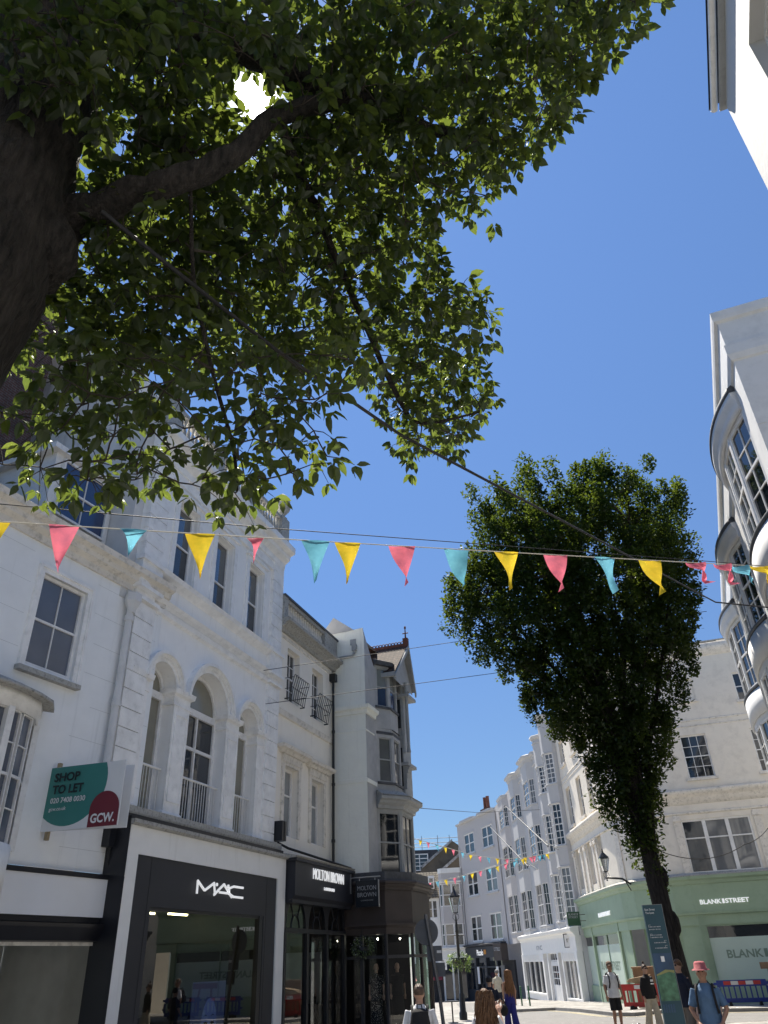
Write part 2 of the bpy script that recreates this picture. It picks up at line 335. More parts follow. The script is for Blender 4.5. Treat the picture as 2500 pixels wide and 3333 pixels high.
def ring_cornice(o, z0, z1):   # simple moulded cornice profile
    h = z1-z0
    return [(0, z0), (o*.25, z0), (o*.3, z0+h*.25), (o*.62, z0+h*.42), (o*.66, z0+h*.6), (o*.95, z0+h*.68), (o, z0+h*.72), (o, z1-.02), (o*.9, z1), (0, z1+.03)]
def text(par, s, F, x, z, wdt, hgt, d=-.012, m='white_letter', name='lettering', ext=.008, bold=0., mirror=False, sp=1.):
    cu = bpy.data.curves.new('t', 'FONT'); cu.body = s; cu.extrude = 0.; cu.offset = bold; cu.space_character = sp; cu.resolution_u = 3
    ob = bpy.data.objects.new('t', cu); C.objects.link(ob); bpy.context.view_layer.update()
    me = bpy.data.meshes.new_from_object(ob.evaluated_get(bpy.context.evaluated_depsgraph_get())); bpy.data.objects.remove(ob)
    xs = [v.co.x for v in me.vertices]; ys = [v.co.y for v in me.vertices]
    if not xs: return None
    ax, bx_, ay, by = min(xs), max(xs), min(ys), max(ys); mb = MB()
    V = [((v.co.x-ax)/(bx_-ax)*wdt, (v.co.y-ay)/(by-ay)*hgt) for v in me.vertices]
    if mirror: V = [(wdt-a, b) for a, b in V]
    n = len(V); fs = [tuple(p.vertices) for p in me.polygons]
    P = [F(x+a, d-ext, z+b) for a, b in V] + [F(x+a, d, z+b) for a, b in V]
    ec = {}
    for f in fs:
        for i in range(len(f)):
            e = (f[i], f[(i+1) % len(f)]); k = tuple(sorted(e)); ec.setdefault(k, []).append(e)
    mb.add(P, fs + [tuple(i+n for i in f[::-1]) for f in fs] + [(e[0][1], e[0][0], e[0][0]+n, e[0][1]+n) for e in ec.values() if len(e) == 1])
    return mb.build(name, m, par)
I3 = lambda s, d, z: (s, d, z)
def split_parts(names, lim=60):
    for o in [o for o in C.objects if o.type == 'MESH' and o.name.split('.')[0] in names and not o.children and o.data.users == 1]:
        me = o.data; nv = len(me.vertices); par = list(range(nv))
        def fd(a):
            while par[a] != a: par[a] = par[par[a]]; a = par[a]
            return a
        for p in me.polygons:
            vs = p.vertices
            for q in vs[1:]: par[fd(q)] = fd(vs[0])
        comp = {}
        for i in range(nv): comp.setdefault(fd(i), []).append(i)
        bb = []
        for k, vs in comp.items():
            cs = [me.vertices[i].co for i in vs]; bb.append([k, [min(c[a] for c in cs)-.012 for a in range(3)], [max(c[a] for c in cs)+.012 for a in range(3)]])
        if len(bb) < 2 or len(bb) > 600: continue
        gp = list(range(len(bb)))
        def fg(a):
            while gp[a] != a: a = gp[a]
            return a
        for i in range(len(bb)):
            for j in range(i):
                if all(bb[i][1][a] < bb[j][2][a] and bb[j][1][a] < bb[i][2][a] for a in range(3)): gp[fg(i)] = fg(j)
        G = {}
        for i in range(len(bb)): G.setdefault(fg(i), set()).add(bb[i][0])
        if len(G) < 2 or len(G) > lim: continue
        gid = {k: n for n, ks in enumerate(G.values()) for k in ks}; parts = [([], [], {}) for _ in G]
        for p in me.polygons:
            V_, F_, mp = parts[gid[fd(p.vertices[0])]]; f = []
            for i in p.vertices:
                if i not in mp: mp[i] = len(V_); V_.append(tuple(me.vertices[i].co))
                f.append(mp[i])
            F_.append((f, p.use_smooth))
        for n, (V_, F_, mp) in enumerate(parts):
            m2 = bpy.data.meshes.new(o.name.split('.')[0]); m2.from_pydata(V_, [], [f for f, s_ in F_]); m2.polygons.foreach_set('use_smooth', [s_ for f, s_ in F_]); m2.materials.append(me.materials[0])
            if n == 0: o.data = m2
            else:
                c = bpy.data.objects.new(o.name.split('.')[0], m2); C.objects.link(c); c.parent = o.parent; c.matrix_local = o.matrix_local
                for kk in o.keys():
                    if kk in ('label', 'kind'): c[kk] = o[kk]
# ---------------------------------------------------------------- ground
m = MB(); xs = [-160, -60, -30, -15, -8, -4, 0, 4, 8, 12, 18, 30, 60, 160]; ys = [-60, -20, 0, 10, 20, 30, 40, 50, 60, 75, 90, 110, 150, 250, 600, 1500]
gg = lambda y: g(min(y, 150))
V = [(x, y, gg(y)) for y in ys for x in xs]; nx_ = len(xs)
m.add(V, [(j*nx_+i, j*nx_+i+1, (j+1)*nx_+i+1, (j+1)*nx_+i) for j in range(len(ys)-1) for i in range(nx_-1)])
tag(m.build('ground', 'paving'), kind='structure')
def strip(name, poly, h0, h1, mt, sub=40):
    m = MB()
    if h1 <= .02:
        m.slab(poly, lambda x, y: g(y)-.3, lambda x, y: g(y)+h1)
    else: m.slab(poly, lambda x, y: g(y)-.3, lambda x, y: g(y)+h1)
    return tag(m.build(name, mt), kind='structure')
strip('road', [(1.0, 8), (8.6, 8), (9.3, 20), (10.6, 30), (16, 31), (24, 29), (25, 31.5), (16, 34), (10.6, 36.4), (8.9, 35.3), (8.3, 36), (7.6, 40), (4.6, 40), (2.6, 34), (1.6, 22)], 0, .006, 'asphalt')
strip('road', [(4.6, 40), (7.6, 40), (7.4, 43.9), (5.4, 43.6), (5.3, 46.2), (5.5, 53.2), (6.3, 62), (7, 80), (4.6, 80), (3.8, 62), (3.2, 50)], 0, .006, 'asphalt')
pv = [(24.5, 31.5), (24.5, 60), (14, 60), (14, 90), (7.3, 90), (6.6, 62), (5.6, 53.2), (5.4, 46.2), (5.55, 43.7), (7.5, 44.0), (7.9, 40), (8.5, 36.1), (9.0, 35.5), (10.6, 36.6), (16, 34.2)]
strip('pavement', pv[::-1] if 0 else pv, 0, .12, 'paving')
kp = pv[4:][::1]
m = MB(); P = [(7.3, 90), (6.6, 62), (5.6, 53.2), (5.4, 46.2), (5.55, 43.7), (7.5, 44.0), (7.9, 40), (8.5, 36.1), (9.0, 35.5), (10.6, 36.6), (16, 34.2), (24.5, 31.5)]
def flat_line(P, off, w_, h, zb=None):
    L_, R_ = [], []
    for i, p in enumerate(P):
        a = Vector(P[max(i-1, 0)]); c = Vector(P[min(i+1, len(P)-1)]); d = (c-a).normalized(); n = Vector((d.y, -d.x)); p = Vector(p)
        L_.append(p+n*off); R_.append(p+n*(off+w_))
    V = []; n = len(P)
    for q in L_+R_: V.append((q.x, q.y, g(q.y)+h))
    F_ = [(i, i+1, n+i+1, n+i) for i in range(n-1)]
    if zb is not None:
        for q in L_+R_: V.append((q.x, q.y, g(q.y)+zb))
        F_ += [(i, i+1, 2*n+i+1, 2*n+i) for i in range(n-1)] + [(n+i, n+i+1, 3*n+i+1, 3*n+i) for i in range(n-1)]
    return V, F_
m.add(*flat_line(P, -.02, .17, .125, -.1)); tag(m.build('kerb', 'kerb_stone'), kind='structure')
m = MB(); m.add(*flat_line(P[4:], .42, .09, .010)); m.add(*flat_line(P[4:], .62, .09, .010)); tag(m.build('road_marking', 'yellow_line'), kind='structure')

# ---------------------------------------------------------------- left row, origin of the street line
a1 = radians(18.1); T1 = Vector((sin(a1), cos(a1))); N1 = Vector((cos(a1), -sin(a1))); P1 = -11*N1
def S1(u, o=0.): q = P1+T1*u+N1*o; return q.x, q.y

# ---- A: plain white house with vacant shop
A = root('white_house', 'plain white rendered house with bow window and slate roof above the vacant shop', 'house', *S1(14.5), 24)
m = MB(); wall(m, -14, .3, 3.5, 9.9, [(-3.47, -2.22, 7.12, 9.14), (-9.6, -8.3, 7.12, 9.14)], rev=.12)
m.quad((-14, .01, -.6), (-14, 8, -.6), (-14, 8, 9.9), (-14, .01, 9.9)); m.build('wall', 'white_stucco_clean', A)
m = MB()
for k in range(9):
    z = 3.9+k*.7
    for a_, b_ in ((-14, -9.75), (-8.1, -3.65), (-2.05, .28)):
        if 3.6 < z < 6.6 and b_ == -3.65: continue
        m.box(a_+random.random()*.5, b_-random.random()*.2, -.002, .001, z, z+.007)
m.build('ashlar_joint', 'joint_line', A)
for a in (-3.47, -9.6):
    w_ = window(A, a, a+1.25, 7.12, 9.14, .05, 2, 1, 1, pm='pane_frosted', fwd=.07)
    m = MB(); x0, x1 = a-.13, a+1.38
    m.box(x0, a, -.05, .02, 7.03, 9.27); m.box(a+1.25, x1, -.05, .02, 7.03, 9.27); m.box(a, a+1.25, -.05, .02, 9.14, 9.27)
    m.box(x0-.03, x0+.03, -.08, .0, 7.0, 9.3); m.box(x1-.03, x1+.03, -.08, .0, 7.0, 9.3); m.box(x0+.03, x1-.03, -.08, 0, 9.24, 9.3)
    m.build('window_surround', 'white_trim', w_); m = MB(); m.box(x0-.06, x1+.06, -.14, .05, 6.93, 7.03); m.build('sill', 'mossy_trim', w_)
m = MB(); m.sweep([(-14, 0), (.32, 0)], [(0, 9.75), (.06, 9.75), (.08, 9.9), (.2, 9.98), (.22, 10.1), (.34, 10.16), (.36, 10.3), (0, 10.32)]); m.build('cornice', 'cream_trim', A)
m = MB(); m.add([(-14, -.3, 10.33), (.34, -.3, 10.33), (.34, 5.5, 14.2), (-14, 5.5, 14.2), (.34, 5.5, 9), (-14, 5.5, 9), (.34, -.3, 10.2), (-14, -.3, 10.2)], [(0, 1, 2, 3), (0, 7, 6, 1), (1, 6, 4, 2), (3, 2, 4, 5)])
rf = m.build('roof', 'slate', A)
m = MB(); m.box(-3.3, -1.2, .7, 3.5, 10.9, 12.7); m.box(-3.5, -1.0, .55, 3.6, 12.7, 12.85); m.build('dormer', 'paint_white', rf)
window(A, -3.1, -1.5, 11.05, 12.6, .6, 2, 1, 1, pm='pane_blue', name='dormer_window')
m = MB(); m.box(-4.9, -2.2, 3.4, 5.4, 10, 20.2); m.box(-5.0, -2.1, 3.3, 5.5, 19.6, 19.9); ch = m.build('chimney', 'red_brick', A)
# bow
bc, bw, bp = -4.38, 1.5, .62
arc = [(bc+bw*cos(t), -bp*sin(t)) for t in [pi-pi*k/8*.94-.03*pi for k in range(9)]]
arc = [(bc+bw*1.0*(-1+2*k/8), -bp*(1-(-1+2*k/8)**2)**.6) for k in range(9)]
m = MB(); m.sweep(arc, [(0, 5.98), (.05, 5.98), (.05, 6.12), (.09, 6.14), (.09, 6.3), (0, 6.3)], True); m.sweep(arc, [(-.03, 2.9), (.04, 2.9), (.04, 3.75), (-.03, 3.75)], True); bo = m.build('bow', 'white_trim', A)
m = MB(); m.sweep(arc, [(-.3, 6.62), (.1, 6.44), (.30, 6.34), (.30, 6.27), (.0, 6.3), (-.3, 6.3)], True); m.build('bow_roof', 'mossy_trim', A)
for k in range(8):
    F, L = segF(arc[k], arc[k+1]); e0 = .09 if k in (0, 2, 3, 5, 6) else .01; e1 = .09 if k in (1, 2, 4, 5, 7) else .01
    window(A, e0*.4, L-e1*.4, 3.75, 5.98, .0, 1, 2, 2, fwd=.022, F=F, pm='pane_frosted', name='bow_window')
m = MB()
for k in (0, 3, 5, 8): x, y = arc[k]; m.box(x-.07, x+.07, y-.07, y+.06, 3.7, 6.0)
m.build('bow_mullion', 'paint_white', A)
# shopfront
m = MB(); m.box(-9, -.09, -.16, 0, 2.70, 3.38); m.build('fascia_board', 'board_white', A)
m = MB(); m.box(-9, .1, -.18, 0, 3.38, 3.47); m.box(-9, -.09, -.1, 0, 2.6, 2.70); m.box(-.09, .1, -.18, 0, 2.58, 3.38); m.sweep([(-9, -.02), (.12, -.02)], [(0, 2.28), (.1, 2.3), (.2, 2.52), (.22, 2.58), (0, 2.6)]); m.box(-.05, .32, -.06, 0, -.5, 2.3); m.build('shopfront_moulding', 'black_paint', A)
m = MB(); m.box(-9, -.25, -.02, .06, 2.22, 2.28); m.box(-.25, -.05, -.05, .08, -.3, 2.28); m.box(-9, -.25, -.02, .06, -.2, .3); fr_ = m.build('shop_window', 'cream_trim', A)
m = MB(); m.quad((-9, .03, .3), (-.25, .03, .3), (-.25, .03, 2.22), (-9, .03, 2.22)); m.build('pane', 'shop_glass', fr_)
m = MB(); m.quad((-9, 2.9, -.5), (-.05, 2.9, -.5), (-.05, 2.9, 3.0), (-9, 2.9, 3.0)); m.quad((-9, .1, 2.8), (-.05, .1, 2.8), (-.05, 3.4, 2.8), (-9, 3.4, 2.8)); m.quad((-9, .1, -.2), (-.05, .1, -.2), (-.05, 3.4, -.2), (-9, 3.4, -.2)); m.quad((-.04, .1, -.2), (-.04, 3.4, -.2), (-.04, 3.4, 2.8), (-.04, .1, 2.8)); m.build('shop_interior', 'room_grey', A)
m = MB(); m.box(-2.1, -1.2, 2.2, 3.38, -.2, 2.79); m.build('interior_column', 'room_white', A)
m = MB(); m.box(-3.9, -2.55, 2.6, 2.7, 1.55, 1.68); m.box(-2.68, -2.55, 2.6, 2.7, -.2, 1.55); m.box(-3.2, -3.1, 2.6, 2.7, -.2, 1.55); m.build('interior_door_frame', 'timber_pale', A)
m = MB(); m.tube([(-.98, -.16, 9.15), (-.98, -.16, 6.8), (-.98, -.16, 4.6)], .085, 10); 
for z in (6.85, 8.9, 4.9): m.tube([(-.98, -.16, z), (-.98, -.16, z+.12)], .11, 10)
m.lathe([(.09, 0), (.12, .12), (.2, .28), (.2, .48), (.16, .5)], (-.98, -.2, 9.1), 6, False); m.tube([(-.98, -.16, 9.6), (-.98, .1, 9.8)], .06, 8); m.build('downpipe', 'bay_white', A)

m = MB(); m.box(-.62, -.42, -.2, 0, 4.0, 4.75)
for k in range(5): m.tube([(-.52+.03*k, -.12, 4.02), (-.5+.05*k, -.1, 3.8), (-.4+.035*k, -.12, 3.5)], .012, 5)
ab = tag(m.build('alarm_box', 'black_paint'), 'black box with dangling cables on the white wall beside the tall black shopfront', 'alarm box'); ab.location = (*S1(14.5), 0); ab.rotation_euler = (0, 0, radians(66))

# ---- B: arcaded white building
B = root('arcaded_building', 'tall white stucco building with three arched balconies and balustraded parapet over a black shopfront', 'building', *S1(0), 18.1)
x0, x1 = 13.6, 21.4
OP = [(15.0, 15.98), (17.05, 18.05), (19.1, 20.08)]
m = MB(); wall(m, 14.4, 20.65, 9.6, 14.1, [(a, b, 10.72, 13.2) for a, b in OP], rev=.28)
ARC = [(14.6, 15.75), (16.45, 18.36), (19.05, 20.2)]
wall(m, 14.4, 20.65, 4.6, 9.6, [(a, b, 4.62, 7.85+(b-a)/2, True) for a, b in ARC], rev=.46)
m.quad((x0, 0, 4.6), (x0, 9, 4.6), (x0, 9, 16.1), (x0, 0, 16.1)); m.quad((x1, 0, 4.6), (x1, 0, 15.9), (x1, 9, 15.9), (x1, 9, 4.6)); m.quad((x0, 9, 16), (x1, 9, 16), (x1, 0, 14.4), (x0, 0, 14.4))
m.build('wall', 'white_stucco', B)
m = MB()
for q0, q1 in ((13.62, 14.4), (20.65, 21.4)):
    for k in range(11):
        z = 4.7+k*.44
        if z+.4 < 9.6: m.box(q0, q1, -.12, 0.02, z, z+.415)
    for k in range(8):
        z = 10.75+k*.42; m.box(q0, q1, -.12, .02, z, z+.395)
    m.box(q0+.02, q1-.02, -.06, .02, 4.6, 14.0)
    m.box(q0-.05, q1+.05, -.2, .02, 9.56, 9.66); m.box(q0-.08, q1+.08, -.24, .02, 9.86, 9.96)
    m.box(q0-.04, q1+.04, -.16, .02, 9.96, 10.62); m.box(q0-.09, q1+.09, -.22, .02, 10.62, 10.74)
m.build('quoin_pier', 'white_trim', B)
m = MB()
m.sweep([(14.4, 0), (20.65, 0)], [(0, 9.54), (.10, 9.58), (.12, 9.68), (0, 9.71)]); m.sweep([(14.4, 0), (20.65, 0)], [(0, 9.8), (.12, 9.86), (.18, 9.94), (0, 9.98)]); m.sweep([(14.4, 0), (20.65, 0)], [(0, 10.46), (.07, 10.5), (.2, 10.6), (.24, 10.72), (0, 10.74)])
m.build('string_course', 'white_trim', B)
m = MB()
for a, b in OP:
    m.box(a-.2, a-.02, -.06, 0.01, 10.74, 13.4); m.box(b+.02, b+.2, -.06, .01, 10.74, 13.4); m.box(a-.02, b+.02, -.06, .01, 13.22, 13.4); m.box(a-.26, b+.26, -.12, .01, 13.4, 13.5)
m.build('architrave', 'white_trim', B)
for i, (a, b) in enumerate(OP): window(B, a, b, 10.74, 13.2, .16, 1, 1, 1, pm=('pane_sky', 'pane_dim'), fwd=.07, mr=(.5, .42, .5)[i])
m = MB(); dp = .75
for cxa, cxb in ARC:
    R = (cxb-cxa)/2; cx = (cxa+cxb)/2
    for r_, w2, o_ in ((R+.0, .1, .06), (R+.1, .08, .11), (R+.18, .08, .18)):
        K = 18; pts = [(cx-(r_)*cos(pi*k/K), 7.85+(r_)*sin(pi*k/K)) for k in range(K+1)]; pts2 = [(cx-(r_+w2)*cos(pi*k/K), 7.85+(r_+w2)*sin(pi*k/K)) for k in range(K+1)]
        for k in range(K):
            p, q, p2, q2 = pts[k], pts[k+1], pts2[k], pts2[k+1]
            m.quad((p[0], -o_, p[1]), (q[0], -o_, q[1]), (q2[0], -o_, q2[1]), (p2[0], -o_, p2[1])); m.quad((p2[0], -o_, p2[1]), (q2[0], -o_, q2[1]), (q2[0], 0, q2[1]), (p2[0], 0, p2[1])); m.quad((p[0], -o_, p[1]), (q[0], -o_, q[1]), (q[0], 0, q[1]), (p[0], 0, p[1]))
m.build('archivolt', 'white_trim', B, fix=False)
m = MB()
for a, b in ((13.98, 14.6), (15.75, 16.45), (18.36, 19.05), (20.2, 20.66)):
    m.box(a-.0, b+.0, -.05, .0, 4.62, 7.5); m.sweep([(a, .4), (a, -.02), (b, -.02), (b, .4)], [(0, 7.5), (.05, 7.5), (.05, 7.56), (.02, 7.58), (.02, 7.75), (.1, 7.8), (.12, 7.92), (0, 7.94)])
    m.sweep([(a, .4), (a, -.02), (b, -.02), (b, .4)], [(0, 4.6), (.05, 4.6), (.05, 4.95), (.0, 5.0)])
m.build('pier', 'white_trim', B)
m = MB()
for a, b in ((15.83, 16.37), (18.44, 18.97)): 
    m.box(a, a+.03, -.075, -.05, 5.2, 7.3); m.box(b-.03, b, -.075, -.05, 5.2, 7.3); m.box(a+.03, b-.03, -.075, -.05, 7.27, 7.3); m.box(a+.03, b-.03, -.075, -.05, 5.2, 5.23)
m.build('pier_panel', 'white_trim', B)
for i, (a, b) in enumerate(ARC):
    R = (b-a)/2; cx = (a+b)/2; y = .30
    f = MB(); K = 14; r1, r2 = R-.02, R-.12
    for k in range(K):
        t0, t1 = pi*k/K, pi*(k+1)/K
        P_ = [(cx-r*cos(t), yy, 7.85+r*sin(t)) for yy in (y, y+.1) for r in (r1, r2) for t in (t0, t1)]
        f.add(P_, [(0, 1, 3, 2), (2, 3, 7, 6), (4, 6, 7, 5)])
    f.box(a, a+.1, y, y+.1, 4.7, 7.85); f.box(b-.1, b, y, y+.1, 4.7, 7.85); f.box(a+.1, b-.1, y-.02, y+.1, 7.62, 7.80)
    if i == 1:
        f.box(a+.1, b-.1, y, y+.09, 6.72, 6.80); f.box(cx-.03, cx+.03, y, y+.09, 4.9, 7.62); f.box(a+.1, b-.1, y, y+.09, 4.7, 4.92)
    else: f.box(a+.1, b-.1, y, y+.09, 4.7, 4.85)
    fo = f.build('arched_window', 'paint_white', B)
    p = MB(); arcp = [(cx-r2*cos(pi*k/K), y+.06, 7.85+r2*sin(pi*k/K)) for k in range(K+1)]; p.add([(cx, y+.06, 7.8)]+arcp, [(0, k+1, k+2) for k in range(K)]); p.build('fanlight', 'pane_beige', fo)
    if i == 1:
        p = MB(); p.quad((a+.1, y+.06, 6.8), (b-.1, y+.06, 6.8), (b-.1, y+.06, 7.62), (a+.1, y+.06, 7.62)); p.build('pane', 'pane_dark', fo)
        p = MB(); p.quad((a+.1, y+.06, 4.92), (b-.1, y+.06, 4.92), (b-.1, y+.06, 6.72), (a+.1, y+.06, 6.72)); p.build('pane', 'pane_dim', fo)
    else:
        p = MB(); p.quad((a+.1, y+.06, 4.85), (b-.1, y+.06, 4.85), (b-.1, y+.06, 7.62), (a+.1, y+.06, 7.62)); p.build('pane', 'pane_beige', fo)
    rl = MB(); rl.tube([(a+.02, .12, 5.92), (b-.02, .12, 5.92)], .03, 8); nb_ = int((b-a)/.115)
    for k in range(1, nb_): x = a+(b-a)*k/nb_; rl.tube([(x, .12, 4.62), (x, .12, 5.9)], .011, 5)
    rl.box(a, b, .1, .14, 4.66, 4.69); rl.build('railing', 'paint_white', B)
m = MB(); m.sweep([(x0-.05, 0), (x1+.0, 0)], ring_cornice(.55, 13.95, 14.75)); m.sweep([(x1, 0), (x1, 1.5)], ring_cornice(.45, 14.0, 14.75))
m.box(x0, x1, -.1, 0.02, 13.62, 14.0); m.build('cornice', 'white_trim', B)
def balustrade(par, x0, x1, z0, z1, y, mt, peds, n, mt2=None):
    m = MB(); m.box(x0, x1, y-.12, y+.12, z0, z0+.14); m.box(x0, x1, y-.14, y+.14, z1-.13, z1)
    for a, b in peds: m.box(a, b, y-.17, y+.17, z0, z1+.04)
    m.build('parapet', mt, par); m = MB(); h = z1-z0-.27
    segs = []; e = x0
    for a, b in sorted(peds): 
        if a-e > .3: segs.append((e, a))
        e = b
    if x1-e > .3: segs.append((e, x1))
    tot = sum(b-a for a, b in segs)
    for a, b in segs:
        k_ = max(1, round((b-a)/tot*n))
        for k in range(k_):
            x = a+(b-a)*(k+.5)/k_; m.lathe([(.06, 0), (.06, .05*h), (.035, .1*h), (.075, .35*h), (.07, .45*h), (.03, .8*h), (.045, .86*h), (.06, .94*h), (.06, h)], (x, y, z0+.14), 8)
    m.build('baluster', mt2 or mt, par)
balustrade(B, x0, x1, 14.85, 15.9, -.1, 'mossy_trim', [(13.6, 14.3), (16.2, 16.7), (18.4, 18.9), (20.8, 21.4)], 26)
for ux in (13.95, 21.1):
    m = MB(); m.lathe([(.2, 0), (.1, .08), (.12, .16), (.3, .4), (.32, .52), (.22, .56), (.3, .7), (.2, .95), (.06, 1.08)], (ux, -.1, 15.95), 10); m.build('urn', 'mossy_trim', B)
# party wall with big chimney breast
m = MB(); pw = [(.1, 9.5), (.1, 15.9), (.6, 15.95), (.75, 16.8), (1.05, 17.7), (1.5, 18.1), (4.6, 19.8), (5.5, 19.8), (5.5, 9.5)]
n = len(pw); V = [(13.25, y, z) for y, z in pw] + [(13.85, y, z) for y, z in pw]
m.add(V, [tuple(range(n)), tuple(range(2*n-1, n-1, -1))] + [(i, i+n, (i+1) % n+n, (i+1) % n) for i in range(n)]); m.box(13.1, 13.26, 1.9, 2.9, 9.6, 18.3); m.build('party_wall', 'white_stucco_grimy', B)
# shopfront B (projects .5)
sx0, sx1 = 14.05, 21.5
m = MB(); F0 = lambda s, d, z: (s, -.5+d, z)
wall(m, sx0, sx1, -.6, 4.42, [(14.42, 21.0, -.6, 3.88)], rev=.06, F=F0); m.quad((sx0, -.5, 4.42), (sx1, -.5, 4.42), (sx1, 0, 4.42), (sx0, 0, 4.42)); m.quad((sx1, -.5, -.6), (sx1, -.5, 4.42), (sx1, 0, 4.42), (sx1, 0, -.6))
m.build('shopfront_surround', 'shop_white', B)
m = MB(); m.sweep([(sx0-.02, -.5), (sx1+.02, -.5)], [(0, 4.42), (.05, 4.42), (.1, 4.46), (.1, 4.53), (0, 4.53)]); m.build('shopfront_coping', 'mossy_trim', B)
m = MB(); m.sweep([(sx0, -.36), (sx1, -.36)], [(0, 4.53), (.04, 4.53), (.04, 4.66), (-.1, 4.66)]); m.box(sx0-.012, sx0, -.49, .1, -.6, 4.6); m.build('lead_flashing', 'black_paint', B)
m = MB(); m.sweep([(x0-.1, .02), (x1+.1, .02)], [(0, 4.6), (.34, 4.66), (.36, 4.72), (.36, 4.84), (0, 4.88)]); m.build('balcony_ledge', 'mossy_trim', B)
m = MB(); wall(m, 14.42, 21.0, -.6, 3.88, [(15.12, 20.3, -.3, 2.92)], rev=.12, F=lambda s, d, z: (s, -.46+d, z)); m.build('black_fascia', 'charcoal_panel', B)
m = MB(); 
for xx in (14.98, 20.42): m.box(xx-.004, xx+.004, -.465, -.46, -.3, 3.86)
m.build('panel_joint', 'black_paint', B)
# MAC logotype from strokes
Fm = lambda s, d, z: (s, -.50+d, z)
def strokes(par, L, th, F, mt, x, z, sx, sz, name='lettering'):
    m = MB()
    for pts in L:
        if len(pts) == 1:
            cx, cz = x+pts[0][0]*sx, z+pts[0][1]*sz; m.prism([(cx+th*.75*cos(2*pi*k/10), cz+th*.75*sin(2*pi*k/10)) for k in range(10)], -.03, 0, F); continue
        for i in range(len(pts)-1):
            p = Vector((x+pts[i][0]*sx, z+pts[i][1]*sz)); q = Vector((x+pts[i+1][0]*sx, z+pts[i+1][1]*sz)); e = (q-p).normalized(); nn = Vector((-e.y, e.x))*th/2; ee = e*th*.35; o = -.001*i
            m.prism([tuple(p-nn-ee), tuple(q-nn+ee), tuple(q+nn+ee), tuple(p+nn-ee)], -.03+o, 0+o, F)
    return m.build(name, mt, par)
strokes(B, [[(0, 0), (0, 1), (.14, .32), (.16, .32), (.335, 1), (.37, .05)], [(.355, .02), (.55, 1), (.56, 1), (.74, .0)], [(.47, .28), (.66, .28)], [(1.0, .95), (.78, .95), (.68, .75), (.68, .25), (.78, .03), (1.0, .03)], [(.40, .92)], [(.655, .92)]], .05, Fm, 'white_letter', 16.8, 3.28, 2.18, .25)
# glazing and room behind
m = MB(); m.box(15.12, 15.18, -.42, -.34, -.3, 2.92); m.box(20.1, 20.3, -.45, -.3, -.3, 2.92); m.box(15.18, 20.1, -.42, -.34, 2.86, 2.92); fo = m.build('shop_window', 'black_paint', B)
m = MB(); m.quad((15.18, -.38, -.3), (20.1, -.38, -.3), (20.1, -.38, 2.86), (15.18, -.38, 2.86)); m.build('pane', 'shop_glass', fo)
m = MB(); m.quad((14.8, 5, -.3), (20.6, 5, -.3), (20.6, 5, 3.6), (14.8, 5, 3.6)); m.quad((14.8, -.3, -.22), (20.6, -.3, -.22), (20.6, 5, -.22), (14.8, 5, -.22)); m.quad((14.8, -.3, 3.3), (20.6, -.3, 3.3), (20.6, 5, 3.3), (14.8, 5, 3.3)); m.quad((20.6, -.3, -.2), (20.6, 5, -.2), (20.6, 5, 3.3), (20.6, -.3, 3.3)); m.quad((14.8, -.3, -.2), (14.8, 5, -.2), (14.8, 5, 3.3), (14.8, -.3, 3.3)); m.build('shop_interior', 'room_dark', B)
for a, b, y, z in ((17.0, 18.3, 1.6, 3.0), (17.2, 19.0, 2.6, 3.1), (19.4, 20.3, 1.9, 3.05)):
    m = MB(); m.box(a, b, y, y+.05, z, z+.04); m.build('strip_light', 'strip_light', B)
for x, y, z0, z1 in ((16.6, .9, .9, 1.5), (17.4, 1.2, .9, 1.5)):
    m = MB(); m.box(x, x+.05, y, y+.05, z0, z1); m.build('strip_light', 'strip_light', B)
m = MB(); m.box(17.0, 19.2, -.1, .02, -.3, 2.28); sc_ = m.build('display_screen', 'screen_dark', B)
m = MB(); m.box(17.62, 19.1, -.125, -.1, -.2, 1.5); m.build('poster', 'screen_face', sc_)
Fp = lambda s, d, z: (s, -.127+d, z)
m = MB(); m.prism([(18.4+.36*cos(t), .55+.62*sin(t)) for t in [2*pi*k/20 for k in range(20)]], -.004, 0, Fp); MATS['face_blue'] = mat('face_blue', (.03, .04, .09), .4, emit=(.03, .045, .11), estr=.35); m.build('portrait', 'face_blue', sc_)
m = MB()
for sx_ in (-1, 1): m.prism([(18.4+sx_*.15+.09*cos(t), .68+.03*sin(t)) for t in [2*pi*k/12 for k in range(12)]], -.008, -.005, Fp); m.prism([(18.4+sx_*.06, .80), (18.4+sx_*.16, .835), (18.4+sx_*.26, .80), (18.4+sx_*.16, .85)], -.008, -.005, Fp)
m.prism([(18.4-.1, .22), (18.4+.1, .22), (18.4+.03, .17), (18.4-.03, .17)], -.008, -.005, Fp); m.build('portrait_features', 'screen_dark', sc_)

# ---- C: shop with pointed arches
Cc = root('narrow_building', 'narrow cream stucco building with black iron balconettes beside the pale green gable wall', 'building', *S1(0), 18.1)
c0, c1 = 21.4, 26.1
WL = [(22.15, 23.2, 5.2, 7.3), (24.25, 25.3, 5.2, 7.25)]; WU = [(22.15, 23.15, 9.45, 11.3), (24.25, 25.25, 9.4, 11.25)]
m = MB(); wall(m, c0+.01, c1, 4.4, 12.9, WL+WU, rev=.3); m.quad((c1, 0, 4.4), (c1, 0, 13.2), (c1, 9, 13.2), (c1, 9, 4.4)); m.quad((c0, 9, 13.3), (c1, 9, 13.3), (c1, .1, 12), (c0, .1, 12)); m.build('wall', 'cream_stucco', Cc)
for a, b, c, d in WL: window(Cc, a, b, c, d, .2, 1, 1, 1, pm='pane_blind', fwd=.09, mr=.62)
for a, b, c, d in WU: window(Cc, a, b, c, d, .2, 3, 2, 2, pm='pane_dim', fwd=.06)
